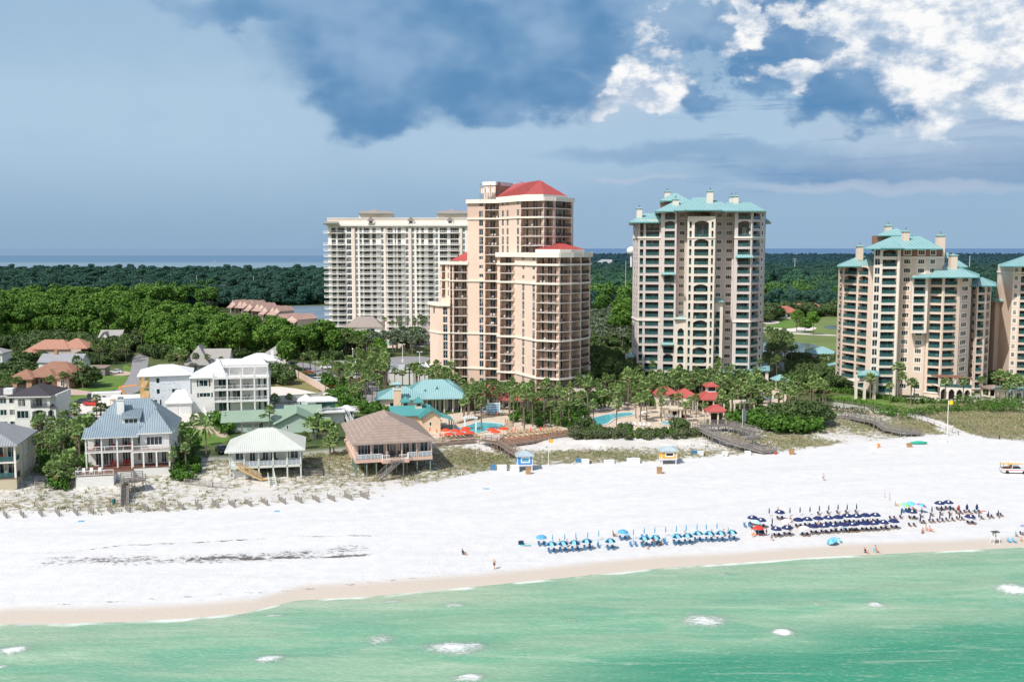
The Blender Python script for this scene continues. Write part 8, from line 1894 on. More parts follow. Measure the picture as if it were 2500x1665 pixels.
pool_chairs(((1440,1006),(1500,1000)), 9, 'poolw', 'pale lounger behind the oval pool', 'pale loungers around the oval pool', 2.9); pool_chairs(((1500,1036),(1590,1040)), 8, 'poolw', 'pale lounger between the oval and the round pool', 'pale loungers around the oval pool', .1); pool_chairs(((1625,1018),(1655,1020)), 4, 'poolw', 'pale lounger in the arched niche behind the round pool', 'pale loungers around the oval pool', .4); pool_chairs(((1400,1000),(1425,1030)), 6, 'poolw', 'pale lounger at the left end of the oval pool', 'pale loungers around the oval pool', -1.2); pool_chairs(((675,985),(730,982)), 5, 'poolw', 'pale lounger by the wall behind the curved pool of the white house', 'loungers by the curved pool', 3.0)
# blue and white play slide by the far end of the pool
x, y = gnd(1204, 1010, 3.1); r = thing('pool_slide', 'blue and white children\'s pool slide behind the turquoise pool', 'slide', (x, y, 3.1), .1); q = MB(); q.box(-2,0,0,2,.4,3.0,WP);
for k in range(4): q.box(-1.6,-.05,.4+k*.65,1.6,-.01,.7+k*.65,MATS['fab_blue'])
part('tower', q, r); q = MB(); q.bar((-3.8,-1.2,.3),(3.8,-1.2,.3),.7,MATS['fab_blue'],.3); q.bar((-2.4,-.5,2.2),(-3.8,-1.2,.3),.6,MATS['fab_blue'],.15); part('chute', q, r)
# ---------------------------------------------------------------- cars
for n_, c_ in (('car_white',(.75,.76,.77)),('car_dark',(.06,.065,.07)),('car_blue',(.10,.14,.19)),('car_red',(.55,.04,.03)),('car_silver',(.42,.44,.46)),('car_black',(.015,.02,.02))): mat(n_, c_, .25, 0, spec=.6)
mat('tyre', (.02,.02,.02), .9, 0); mat('car_glass', (.02,.03,.04), .05, 0, spec=.6)
def car(kind, paint, label, px, py, z, rz, group=None, name='parked_car', s=1.0, cat='car'):
 P_ = MATS[paint]; L, W_ = (4.6,1.8) if kind != 'pickup' else (5.4,1.9)
 if z is None: x, y, z = gp(px, py)
 else: x, y = gnd(px, py, z)
 r = thing(name, label, cat, (x, y, z), rz, group); r.scale = (s,)*3
 prof = {'sedan': [(-2.3,.45),(-2.25,.85),(-1.5,.95),(1.1,.95),(2.2,.80),(2.3,.45)], 'suv': [(-2.3,.5),(-2.3,1.05),(-2.2,1.1),(1.1,1.1),(2.2,.95),(2.3,.5)], 'pickup': [(-2.7,.6),(-2.7,1.05),(-.6,1.05),(1.3,1.1),(2.6,1.0),(2.7,.6)], 'van': [(-2.4,.5),(-2.4,1.1),(1.5,1.1),(2.3,.85),(2.4,.5)]}[kind]
 cab = {'sedan': [(-1.7,.94),(-1.0,1.40),(.4,1.42),(1.15,.94)], 'suv': [(-2.25,1.08),(-2.0,1.70),(.3,1.72),(1.1,1.08)], 'pickup': [(-.75,1.04),(-.6,1.70),(.7,1.72),(1.35,1.08)], 'van': [(-2.4,1.08),(-2.35,2.0),(.9,2.0),(1.6,1.08)]}[kind]
 def loft(pr, w0, w1, m, zlo=None):
  mb = MB(); n = len(pr)
  zmin, zmax = min(p[1] for p in pr), max(p[1] for p in pr); ww = lambda z_: w0+(w1-w0)*(z_-zmin)/max(zmax-zmin,.01)
  Lf = [(p[0], -ww(p[1])/2, p[1]) for p in pr]; Rf = [(p[0], ww(p[1])/2, p[1]) for p in pr]
  mb.face(Lf[::-1], m); mb.face(Rf, m)
  for i in range(n): j = (i+1) % n; mb.face([Lf[i], Lf[j], Rf[j], Rf[i]], m)
  return mb
 b = loft(prof+[(prof[-1][0]-.1,.28),(prof[0][0]+.1,.28)], W_*.97, W_, P_)
 if kind == 'pickup': b.box(-2.6,-.8,1.051,-.8,.8,1.058,MATS['shadow_in'])
 part('body', b, r); c = loft(cab, W_*.95, W_*.78, MATS['car_glass']); part('window', c, r)
 t_ = MB(); xs = [q for q in cab if q[1] > cab[0][1]+.2]; zt = xs[0][1]; t_.box(xs[0][0]-.05,-W_*.40,zt-.03,xs[-1][0]+.05,W_*.40,zt+.04,P_)
 for (a, q_) in ((cab[0],cab[1]),(cab[-1],cab[-2])):
  for sg in (-1,1): t_.bar((a[0],sg*W_*.475,a[1]),(q_[0],sg*W_*.39,q_[1]),.09,P_)
 if kind in ('suv','van'):
  for sg in (-1,1): t_.bar((-1.0,sg*W_*.47,cab[0][1]),(-1.0,sg*W_*.40,zt),.1,P_)
 part('cabin_roof', t_, r)
 for xx in (-1.45 if kind != 'pickup' else -1.7, 1.45 if kind != 'pickup' else 1.75):
  for sg in (-1,1):
   w_ = MB(); w_.tube((xx,sg*W_*.5-.12,.34),(xx,sg*W_*.5+.04,.34),.34,.34,MATS['tyre'],14); o = part('wheel', w_, r); w_ = MB(); w_.tube((xx,sg*(W_*.5+.0)-.01,.34),(xx,sg*W_*.5+sg*.055,.34),.19,.17,MATS['metal_grey'],10); part('rim', w_, o)
 for sg in (-1,1):
  h_ = MB(); x1 = prof[-2][0]; h_.box(x1-.02,sg*.62-.2,.62,x1+.09,sg*.62+.2,.78,WP); part('headlight', h_, r); h_ = MB(); x1 = prof[0][0]; h_.box(x1-.03,sg*.65-.15,.65,x1+.05,sg*.65+.15,.82,MATS['car_red']); part('taillight', h_, r)
 return r
car('sedan', 'car_white', 'white sedan parked on the pink driveway beside the street', 283, 911, 3.05, radians(183)); car('sedan', 'car_dark', 'dark grey sedan at the street bend by the white trailer', 200, 984, 3.06, radians(196)); car('suv', 'car_dark', 'dark car behind the sedan, nose against the white trailer', 221, 974, 3.06, radians(110))
car('suv', 'car_white', 'white car half hidden by palms below the sand lot', 235, 1013, 3.06, radians(185)); car('pickup', 'car_red', 'red and white pickup truck beside the white trailer', 228, 990, 3.06, radians(180), cat='pickup truck'); car('pickup', 'car_black', 'black pickup truck parked on the sand beside the pale stilt house', 541, 1105, 2.9, radians(-62), cat='pickup truck')
car('suv', 'car_blue', 'dark blue SUV parked along the peach wall', 755, 925, 3.06, radians(170)); car('suv', 'car_white', 'white SUV with dark roof parked beside the blue one', 770, 932, 3.06, radians(170)); car('suv', 'car_white', 'white car driving up the car park road', 796, 900, 3.06, radians(175)); car('sedan', 'car_white', 'white sedan nose-out at the lower end of the peach wall row', 786, 938, 3.06, radians(170))
car('sedan', 'car_red', 'red car behind the round hedge by the peach wall', 750, 914, 3.06, radians(170)); car('sedan', 'car_red', 'red car below the white SUVs under the palms', 815, 944, 3.06, radians(165)); car('van', 'car_white', 'white van in the middle of the hotel car park', 872, 924, 3.06, radians(160), cat='van'); car('sedan', 'car_silver', 'silver car at the back of the hotel car park', 860, 916, 3.06, radians(160))
car('van', 'car_red', 'red van parked right of the white van in the hotel car park', 891, 930, 3.06, radians(80), cat='van'); car('suv', 'car_white', 'white golf-type car under the palms beside the clubhouse', 880, 950, 3.06, radians(170)); car('sedan', 'car_dark', 'dark car under the palms beside the clubhouse', 892, 962, 3.06, radians(170)); car('suv', 'car_white', 'white car on the forecourt left of the grey tower', 1490, 908, 3.08, radians(185)); car('sedan', 'car_white', 'white car beyond the hotel lawn at the head of the road', 883, 880, 3.08, radians(180)); car('sedan', 'car_silver', 'silver car on the brick path between the two teal-roofed towers', 1950, 918, 3.08, radians(175))
T_ = car('pickup', 'car_white', 'white beach patrol pickup with orange rescue boards, cut by the right edge', 2475, 1154, None, radians(-6), name='patrol_pickup', cat='pickup truck')
q = MB(); q.bar((-2.7,-.96,.82),(1.6,-.99,.82),.02,MATS['car_red'],.09); part('stripe', q, T_); q = MB()
for sx_ in (-2.5,-.9):
 for sy_ in (-.8,.8): q.bar((sx_,sy_,1.0),(sx_,sy_,2.0),.08,MATS['furn_dark'])
 q.bar((sx_,-.9,2.0),(sx_,.9,2.0),.08,MATS['furn_dark'])
part('rack', q, T_)
x, y, z = gp(2475,1154)
for i, (dy, dz, lb) in enumerate(((-.5,2.12,'long orange kayak on top of the patrol pickup rack'),(.1,1.3,'short orange rescue board in the bed of the patrol pickup'))):
 q = MB(); q.sphere((0,0,0),1.0,MATS['fab_orange'] if i else MATS['hut_yellow'],12,6,(2.7 if i == 0 else 1.3,.28,.13)); o = tag(link('rescue_board', q.mesh('rescue_board'), None, (x-1.0,y+dy,z+dz), radians(-6)), lb, 'kayak')
# trailers and the boom lift by the building site
T = house('site_trailer', 'long white construction trailer with slanting roof behind the blue-roofed house', 'trailer', 224, 986, 3.05, radians(14)); wallbox(T, 0, 0, 8.2, 3, .4, 3.2, WP, zs=[.4,3.2], front=[(3,4,dict(wn, a=1.0, b=.8)),(6.3,7.2,dict(wn, a=1.0, b=.8))])
for xx in (1.5,2.4,6.4): q = MB(); q.tube((xx,-.02,.35),(xx,.25,.35),.35,.35,MATS['tyre'],12); T.add('wheel', q)
T.done()
T = house('box_trailer', 'white box trailer parked in front of the construction trailer', 'trailer', 240, 996, 3.05, radians(8)); wallbox(T, 0, 0, 5.2, 2.3, .5, 2.7, WP)
for xx in (2.2,3.1): q = MB(); q.tube((xx,-.05,.35),(xx,.25,.35),.35,.35,MATS['tyre'],12); T.add('wheel', q)
T.done()
x, y = gnd(322, 985, 3.05); r = thing('boom_lift', 'orange boom lift beside the unfinished house', 'boom lift', (x, y, 3.05)); q = MB(); q.box(-1.2,-.8,.4,1.2,.8,1.3,MATS['fab_red']); part('base', q, r); q = MB(); OR = mat('lift_orange', (.80,.27,.02), .5, .05); q.bar((-.4,0,1.2),(-3.6,0,5.0),.35,OR,.35); q.bar((-3.6,0,5.0),(1.8,0,5.6),.28,OR,.28); part('boom', q, r)
for xx in (-.8,.8): q = MB(); q.tube((xx,-.9,.4),(xx,-.6,.4),.4,.4,MATS['tyre'],12); part('wheel', q, r)
gear('portable_toilet', 'blue portable toilet beside the clubhouse', 'portable toilet', 918, 998, lambda o: (o.box(0,0,0,1.5,1.4,2.6,MATS['fab_blue']), o.box(-.05,-.05,2.6,1.55,1.45,2.75,MATS['fab_blue']), o.box(.3,-.03,.2,1.2,0,2.3,MATS['chair_blue']))); gear('dumpster', 'dark green waste container left of the blue portable toilet', 'dumpster', 903, 1000, lambda o: (o.box(0,0,0,3,1.6,1.2,MATS['rail_teal']), o.box(-.05,-.05,1.2,3.05,1.65,1.32,MATS['furn_dark'])))
# ---------------------------------------------------------------- palms
def palms(poly, n, mind, kind, label, group=None, s=1.0, seed=1, z=3.0, avoid=(), jit=.15):
 for (x, y) in region(poly, n, mind, z, random.Random(seed), avoid): put_palm(kind, (x, y, tz(x, y)), label, group or label.replace('palm', 'palms', 1), s*random.uniform(1-jit, 1+jit))
POOL1 = pxpoly([(1085,1064),(1085,1040),(1170,1024),(1240,1028),(1240,1045),(1165,1064)]); POOL2 = pxpoly([(1425,1045),(1425,1015),(1550,1000),(1555,1020),(1490,1045)]); PAV = pxpoly([(1600,1012),(1600,985),(1780,985),(1785,1040),(1600,1030)])
CLUB = pxpoly([(920,1018),(925,960),(1130,955),(1135,1012),(1095,1062),(1020,1062)])
palms([(1292,986),(1440,984),(1440,1006),(1292,1010)], 34, 2.2, 'tall', 'short sabal palm before the rounded bay of the peach tower', None, .42, 34)
palms([(1085,985),(1150,972),(1290,972),(1290,1004),(1240,1004),(1100,1008)], 90, 1.9, 'tall', 'sabal palm in the dense grove at the foot of the peach tower', 'sabal palms at the foot of the peach tower', .54, 3, avoid=(POOL1, CLUB))
palms([(1090,1000),(1180,1000),(1180,1028),(1100,1040)], 9, 2.6, 'mid', 'sabal palm between the clubhouse and the turquoise pool', None, 1.0, 4, avoid=(POOL1, CLUB))
palms([(1240,1004),(1395,1004),(1390,1050),(1245,1045)], 38, 2.2, 'tall', 'tall sabal palm on the terrace right of the turquoise pool', None, .78, 5)
palms([(1395,1002),(1560,985),(1600,1040),(1430,1055)], 15, 4.0, 'mid', 'sabal palm around the oval pool', None, 1.1, 6, avoid=(POOL2,))
palms([(1390,935),(1560,940),(1600,985),(1400,985)], 34, 3.2, 'mid', 'sabal palm between the peach tower and the oval pool', None, .85, 7)
palms([(1540,955),(1850,950),(1860,985),(1790,990),(1600,985),(1540,985)], 130, 2.0, 'mid', 'sabal palm in the thick belt before the grey tower', None, .9, 8, avoid=(PAV,))
palms([(1780,985),(1960,985),(1990,1005),(1900,1015),(1780,1030)], 26, 2.8, 'mid', 'sabal palm between the red beach bar and the big green bush', None, .9, 9)
palms([(1900,960),(2010,965),(2030,1000),(1920,1005)], 20, 2.6, 'mid', 'sabal palm in the clump right of the big green bush', None, .95, 10)
for i, (px, py, s) in enumerate(((1755,940,1.2),(1800,930,1.3),(1592,950,1.2),(1560,950,1.1),(1650,960,1.2),(1700,960,1.1),(1855,935,1.25),(1862,925,1.3),(1880,925,1.0),(1895,925,1.0))): x, y = gnd(px, py, 3); put_palm('tall', (x, y, 3), 'tall palm standing above the belt before the grey tower', 'tall palms before the grey tower', s*.7)
for i, (px, py, s) in enumerate(((2124,978,.95),(2171,985,.85),(2192,975,1.25),(2200,982,.9),(2224,990,.95),(2232,988,.8),(2306,985,.95),(2351,985,.95),(2394,975,.8))): x, y = gnd(px, py, 3); put_palm('mid' if s < 1.2 else 'tall', (x, y, 3), f'palm planted before the beige tower, {ORD[i]} from the left', 'palms before the beige tower', s*1.15)
palms([(2425,965),(2500,960),(2500,985),(2430,985)], 12, 2.6, 'mid', 'palm in the shrubs between the two beige towers', None, 1.0, 11)
palms([(880,905),(925,900),(1050,905),(1050,948),(940,950),(870,925)], 46, 2.8, 'mid', 'sabal palm beside the white parking deck', 'sabal palms around the parking deck', 1.1, 12, avoid=(pxpoly([(945,945),(950,880),(1060,880),(1060,945)]),))
palms([(1000,945),(1075,950),(1140,968),(1100,985),(1040,960)], 20, 2.6, 'mid', 'sabal palm behind the teal clubhouse', None, 1.15, 13)
palms([(800,930),(870,930),(925,965),(915,1005),(870,1000),(815,950)], 22, 3.4, 'mid', 'sabal palm along the lower end of the hotel car park', None, 1.1, 14)
palms([(740,850),(860,846),(900,862),(890,878),(760,872)], 30, 3.4, 'mid', 'sabal palm behind the car park road', None, 1.25, 15)
palms([(900,850),(1045,852),(1048,868),(900,872)], 30, 3.0, 'silver', 'grey-green palm between the ivory block and the parking deck', None, 1.1, 16)
palms([(925,812),(1045,818),(1045,835),(925,828)], 14, 5, 'tall', 'slim palm before the ivory block', None, .95, 17)
for i, (px, py, s) in enumerate(((741,910,1.0),(757,908,1.05),(769,912,1.0),(789,925,1.1),(800,930,1.1),(813,936,1.1))): x, y = gnd(px, py, 3); put_palm('mid', (x, y, 3), f'young palm on the verge between the peach wall and the road, {ORD[i]} from the left', 'young palms on the verge', s)
for i, (px, py, k, s, lb) in enumerate(((671,996,'low',1.0,'small palm left of the curved swimming pool'),(706,988,'low',.8,'small palm in the middle behind the curved swimming pool'),(752,986,'low',.7,'small palm right behind the white pavilion'),(659,1054,'mid',1.0,'palm with round head before the green ranch house'),(643,1050,'low',1.2,'shaggy palm left of the round-headed palm at the green ranch house'),
 (503,1116,'date',.95,'feathery date palm left of the pale stilt house'),(775,1055,'low',1.1,'bushy palm at the right end of the green ranch house'),(800,1075,'low',1.35,'low bushy palm clump in the garden before the brown roof'),(765,1070,'low',1.5,'wide low palm clump behind the dune between the stilt houses'),(815,1105,'mid',.85,'palm beside the left wall of the pink stilt house'),(808,1112,'low',1.2,'low palm beside the left wall of the pink stilt house'),(745,1095,'low',1.0,'drooping palm right of the pale roof'),
 (125,972,'mid',1.1,'palm on the lawn above the white villa roof'),(157,1018,'mid',.95,'palm by the street right of the white villa'),(163,1020,'mid',1.0,'leaning palm by the street right of the white villa'),(140,1015,'low',1.3,'low palm against the white villa'),(237,1022,'mid',.9,'palm above the blue roof beside the white car'),(247,1020,'low',1.3,'low palm above the blue roof'),(190,944,'mid',1.2,'palm on the lawn right of the brown tiled house'),(203,948,'mid',1.1,'palm beside the dark tree at the lawn'),(155,950,'mid',1.1,'palm in front of the arched entry of the brown tiled house'),(334,858,'tall',1.15,'left one of two tall palms at the head of the street'),(347,860,'tall',1.1,'right one of two tall palms at the head of the street'),(478,905,'mid',.9,'palm before the grey A-shaped roof'),(507,905,'mid',.9,'palm right of the grey A-shaped roof'),(475,900,'low',1.0,'palm left of the grey A-shaped roof'),(540,905,'mid',.8,'palm between grey roof and white house'),
 (1176,1052,'mid',1.15,'palm between the trellis and the pool'),(1280,1052,'mid',1.3,'shaggy tall palm on the pool terrace'))): x, y, z = G(px, py); put_palm(k, (x, y, z), lb, None, s)
palms([(410,905),(450,900),(455,925),(410,925)], 9, 2.6, 'mid', 'palm in the clump behind the unfinished house', None, 1.1, 18)
palms([(82,1090),(200,1075),(205,1150),(90,1165)], 26, 2.1, 'mid', 'sabal palm in the thicket between the tan house and the blue-roofed house', None, .95, 19)
palms([(128,1165),(180,1160),(182,1185),(135,1188)], 6, 1.6, 'low', 'low palm on the dune left of the blue-roofed house', None, 1.15, 20, z=2.6)
palms([(410,1135),(465,1130),(470,1165),(420,1170)], 8, 1.7, 'mid', 'shaggy palm in the clump right of the blue-roofed house', None, .72, 21, z=2.6)
palms([(425,1070),(480,1075),(470,1120),(425,1130)], 9, 2.2, 'mid', 'sabal palm in the dark thicket right of the blue-roofed house', None, .8, 22)
palms([(170,1045),(225,1050),(215,1080),(175,1075)], 7, 2.0, 'low', 'low palm behind the iron fence', None, 1.3, 23)
palms([(1441,785),(1545,775),(1545,850),(1441,850)], 70, 4.5, 'silver', 'pale silvery palm in the grove between the two tall towers', None, 1.1, 24)
palms([(1445,870),(1545,895),(1550,945),(1445,940)], 26, 3.5, 'mid', 'palm in the shaded garden left of the grey tower', None, 1.0, 25)
palms([(1870,830),(1935,840),(1950,895),(1890,890)], 34, 3.0, 'mid', 'palm in the clump by the pond between the teal-roofed towers', None, 1.0, 26)
palms([(1868,870),(1895,875),(1905,925),(1868,930)], 16, 2.8, 'mid', 'dark palm against the right foot of the grey tower', None, 1.0, 27)
palms([(2000,880),(2045,880),(2045,905),(2000,905)], 7, 3.0, 'low', 'small palm before the teal pavilion by the pond', None, 1.1, 28)
palms([(1880,770),(1950,765),(1960,800),(1880,805)], 6, 9, 'low', 'small palm on the golf green', None, 1.5, 29)
palms([(20,960),(60,960),(40,985),(0,985)], 6, 3.0, 'mid', 'palm left of the brown tiled house', None, 1.0, 30); palms([(215,880),(320,860),(320,892),(260,895)], 20, 3.6, 'mid', 'palm among the oaks beside the street', None, 1.0, 31)
palms([(1590,1006),(1720,1012),(1790,1016),(1780,1036),(1600,1030)], 12, 3.2, 'mid', 'sabal palm on the seaward side of the red-roofed pavilions', None, .95, 32)
palms([(1405,990),(1440,985),(1560,985),(1600,1000),(1420,1012)], 14, 3, 'mid', 'sabal palm behind the oval pool', None, .95, 33, avoid=(POOL2,))
# ---------------------------------------------------------------- broadleaf trees and pines
def trees(poly, n, mind, kind, label, group=None, s=1.0, seed=1, z=3.0, avoid=(), cat='tree', jit=.2, sz=None):
 pts = region(poly, n, mind, z, random.Random(seed), avoid)
 for (x, y) in pts: put_tree(kind, (x, y, tz(x, y)), s*random.uniform(1-jit, 1+jit), label, cat, group or label, None, None)
 return len(pts)
TOWN = pxpoly([(500,775),(600,740),(800,790),(800,840),(700,835),(600,800),(500,790)])
STREET = pxpoly([(305,842),(360,842),(360,940),(305,940)]); HS = pxpoly([(440,915),(448,880),(560,880),(690,880),(690,915)])
trees([(300,846),(360,852),(450,876),(700,884),(760,880),(820,874),(800,868),(700,868),(600,848),(500,818),(400,797),(330,790)], 130, 7.0, 'pine', 'bright green pine in the dense wood behind the white houses', 'pines of the dense wood behind the white houses', .98, 41, avoid=(TOWN, STREET, HS), jit=.16)
trees([(352,868),(460,880),(690,874),(820,880),(830,866),(690,862),(440,858),(352,850)], 46, 6.0, 'round', 'rounded evergreen at the near edge of the dense wood', 'evergreens at the near edge of the dense wood', .95, 42, avoid=(STREET,), jit=.2)
trees([(-30,836),(130,822),(310,838),(320,790),(200,780),(-30,795)], 110, 7.4, 'pine', 'tall pine in the wood at the left behind the tiled roofs', 'pines of the left wood', 1.12, 43, avoid=(pxpoly([(230,860),(240,835),(310,832),(310,860)]),), jit=.15)
trees([(-30,838),(130,826),(310,838),(310,828),(130,814),(-30,826)], 40, 5.5, 'round', 'evergreen at the near edge of the left wood', None, .8, 71); trees([(-30,795),(300,785),(520,765),(520,745),(300,760),(-30,768)], 120, 11, 'pine', 'pine farther back in the left wood', 'pines farther back in the left wood', 1.2, 44, jit=.15)
trees([(0,900),(60,870),(75,895),(20,950),(-20,950)], 12, 4.2, 'oak', 'live oak at the left behind the white villa', None, .9, 45); trees([(90,900),(210,880),(230,905),(205,925),(180,905),(110,905)], 0, 5, 'oak', 'live oak', None, 1.1, 46)
trees([(85,880),(220,872),(310,868),(305,885),(220,896),(150,884),(90,884)], 24, 4.6, 'oak', 'dark live oak between the terracotta roof and the brown tiled house', None, .65, 47)
trees([(150,850),(235,845),(240,862),(160,866)], 16, 5.5, 'oak', 'greyish oak above the terracotta roof', None, .95, 48); trees([(300,846),(345,842),(345,856),(300,862)], 8, 5, 'oak', 'small oak at the head of the street', None, 1.1, 49)
for (px, py, k, s, lb) in ((207,945,'oak',1.15,'dark round tree on the lawn right of the brown tiled house'),(700,905,'round',.95,'leafy tree at the top end of the peach wall'),(675,935,'oak',1.2,'grey-green bushy thicket beside the empty sand lot'),(665,930,'oak',1.1,'olive bush beside the empty sand lot'),(690,938,'oak',1.0,'round bush at the right of the thicket by the sand lot'),(537,1050,'bush',2.4,'round green bush at the left corner of the ranch house'),(552,1060,'bush',1.6,'pointed green bush before the ranch house gable'),(1020,842,'oak',1.6,'dark tree before the ivory block'),(992,848,'oak',1.1,'dark tree right of the small pool by the ivory block'),(960,842,'cone',.8,'narrow cypress by the small pool'),(1460,1000,'bush',3.0,'round bright green bush at the left of the oval pool'),(930,872,'round',.7,'leafy tree left of the parking deck'),(1945,810,'pine',.8,'pale pine on the golf course, left one'),(1985,818,'pine',.8,'pale pine on the golf course, right one'),(1905,835,'oak',1.1,'small pine by the pond'),(1965,812,'round',.7,'round pine between the two pale ones')): x, y, z = G(px, py); put_tree(k, (x, y, z), s, lb)
trees([(1436,840),(1548,850),(1548,720),(1436,720)], 46, 9, 'pine', 'pine in the belt between the peach and the grey tower', None, .95, 50, avoid=(pxpoly([(1436,845),(1500,850),(1500,770),(1436,770)]),)); trees([(1436,770),(1548,770),(1548,700),(1436,700)], 60, 13, 'round', 'rounded evergreen far between the peach and the grey tower', None, 1.5, 51)
trees([(1440,880),(1545,900),(1548,940),(1440,940)], 26, 4.5, 'oak', 'dark shaded tree in the garden left of the grey tower', None, 1.15, 52, avoid=(pxpoly([(1470,935),(1478,900),(1535,860),(1548,905)]),))
trees([(1864,765),(2060,755),(2060,690),(1864,700)], 90, 15, 'round', 'rounded tree around the golf villas', None, 1.5, 53, avoid=(pxpoly([(1866,740),(1866,695),(1912,695),(1912,740)]),)); trees([(1864,790),(1905,776),(2050,774),(2050,762),(1864,762)], 40, 7, 'oak', 'small tree before the golf villas', None, 1.5, 54)
trees([(1930,870),(2050,870),(2050,960),(1975,962),(1960,930),(1925,925)], 26, 4.0, 'oak', 'bushy green tree left of the beige tower', None, .72, 55, avoid=(pxpoly([(1980,895),(1985,865),(2050,865),(2050,890)]),)); trees([(2420,850),(2440,850),(2440,960),(2415,960)], 10, 5, 'oak', 'dark tree in the gap between the beige towers', None, 1.2, 56)
trees([(830,850),(860,850),(900,862),(860,866)], 12, 5, 'round', 'evergreen right of the dense wood', None, .75, 57); trees([(900,800),(960,800),(1045,808),(1045,814),(900,812)], 0, 5, 'oak', 'tree', None, 1, 58)
trees([(1240,1000),(1430,990),(1425,1040),(1390,1046),(1280,1040),(1250,1030)], 46, 2.6, 'bush', 'green shrub in the planting between the two pools', None, 1.2, 73, cat='shrub')
trees([(1560,985),(1850,978),(1850,1000),(1790,1000),(1600,996)], 40, 3, 'bush', 'green shrub under the palms behind the red roofs', None, 1.4, 74, avoid=(PAV,), cat='shrub')
trees([(1100,970),(1285,962),(1290,974),(1120,985)], 14, 4.0, 'oak', 'dark tree in the shade under the grove of the peach tower', None, .55, 59); trees([(1560,950),(1860,945),(1860,965),(1560,975)], 24, 4.0, 'oak', 'dark tree under the palm belt before the grey tower', None, .6, 60)
trees([(760,1000),(810,965),(860,985),(900,1010),(870,1012),(820,985)], 22, 2.0, 'bush', 'green bush along the hotel car park hedge', None, 1.4, 61, cat='shrub'); trees([(790,925),(830,940),(880,975),(870,985),(800,945)], 22, 3, 'bush', 'green shrub beneath the car park palms', None, 1.5, 62, cat='shrub')
trees([(905,1000),(960,1010),(960,1022),(900,1018)], 10, 2, 'bush', 'shrub beside the white shed', None, 1.7, 63, cat='shrub'); trees([(90,1080),(210,1070),(215,1165),(90,1175)], 44, 1.7, 'bush', 'green shrub in the thicket between the tan and the blue-roofed house', None, 1.2, 64, cat='shrub'); trees([(118,1180),(160,1178),(165,1192),(120,1194)], 5, 1.2, 'bush', 'bright green shrub on the dune', None, 1.2, 65, z=2.4, cat='shrub')
trees([(425,1065),(475,1060),(480,1165),(425,1168)], 34, 1.7, 'bush', 'dark green shrub right of the blue-roofed house', None, 1.15, 66, cat='shrub')
# beach-side shrubs
BS = 'green shrub in the belt between the pools and the dune'
trees([(1395,1050),(1440,1058),(1560,1060),(1700,1054),(1700,1066),(1560,1070),(1400,1068)], 80, 1.9, 'bush', BS, 'shrubs of the belt between the pools and the dune', .72, 67, z=3, cat='shrub'); trees([(1395,1052),(1560,1062),(1700,1058),(1700,1072),(1400,1074)], 50, 1.6, 'sage', 'grey-green dune shrub below the pools', None, .9, 72, cat='shrub'); trees([(1400,1035),(1450,1048),(1590,1050),(1700,1050),(1700,1060),(1400,1062)], 7, 8, 'oak', 'leafy low tree before the oval pool', None, .5, 68)
trees([(1780,1035),(1900,1028),(1990,1028),(1990,1050),(1900,1056),(1840,1050)], 70, 2.0, 'bush', 'green shrub around the big bush', None, 1.8, 69, cat='shrub')
for (px, py, s) in ((1900,1036,1.25),(1925,1038,1.45),(1955,1038,1.5),(1985,1036,1.35),(2005,1034,1.1),(1940,1028,1.3),(1970,1026,1.3)): x, y, z = G(px, py); put_tree('oak', (x, y, z), s*.72, 'broad bright green bush mass above the grey boardwalk', 'tree', 'broad bright green bushes above the boardwalk')
def hedge(pts, w, h, label, m='leaf_shrub', z=3.0, seed=1, dens=30, name='hedge'):
 P = [np.array(gnd(a, b, z)) for a, b in pts]; rs_ = np.random.RandomState(seed); lob = []
 for i in range(len(P)-1):
  L = np.linalg.norm(P[i+1]-P[i]); n = max(2, int(L/(w*.55)))
  for k in range(n): q = P[i]+(P[i+1]-P[i])*(k/n)+rs_.normal(size=2)*w*.12; lob.append(((q[0],q[1],z+h*.5+rs_.rand()*.1*h), w*.55*(.85+.3*rs_.rand()), h/w*1.0))
 V = leafcloud(lob, dens, .20, rs_, 1.0); c = P[0]; V = V-np.array((c[0],c[1],z)); me = cloudmesh(name, V, MATS[m]); return tag(link(name, me, None, (c[0],c[1],z)), label, 'hedge')
hedge([(445,1040),(480,1037),(505,1034)], 1.6, 1.2, 'clipped green hedge left of the ranch house drive', seed=2); hedge([(705,902),(735,902)], 3.0, 2.0, 'round clipped hedge at the top of the car park road', seed=3); hedge([(735,918),(772,920)], 2.6, 1.6, 'round clipped hedge beside the verge palms', seed=4); hedge([(860,886),(905,884)], 3.2, 2.0, 'long clipped hedge before the car park lamp', seed=5); hedge([(800,895),(822,895)], 3, 2.0, 'short hedge at the edge of the car park lawn', seed=15)
hedge([(2020,955),(2100,965),(2180,978),(2210,985)], 3.0, 1.4, 'upper long dark green hedge below the beige tower', seed=6); hedge([(2000,975),(2080,985),(2150,1000),(2230,1012)], 3.2, 1.5, 'lower long dark green hedge sloping down to the path', seed=7); hedge([(2225,985),(2290,984),(2340,988)], 3.4, 1.4, 'dark green hedge before the arcaded terrace', seed=8); hedge([(2235,1012),(2290,1008),(2350,1006),(2400,1004)], 4.2, 1.8, 'dark hedge row on the seaward side of the lawn', seed=9); hedge([(2345,985),(2420,995),(2500,990)], 5.0, 2.6, 'dense dark green shrub mass at the right edge', seed=10); hedge([(2400,1004),(2500,1002)], 5.0, 2.2, 'dense shrub row above the grassy dune at the right edge', seed=11)
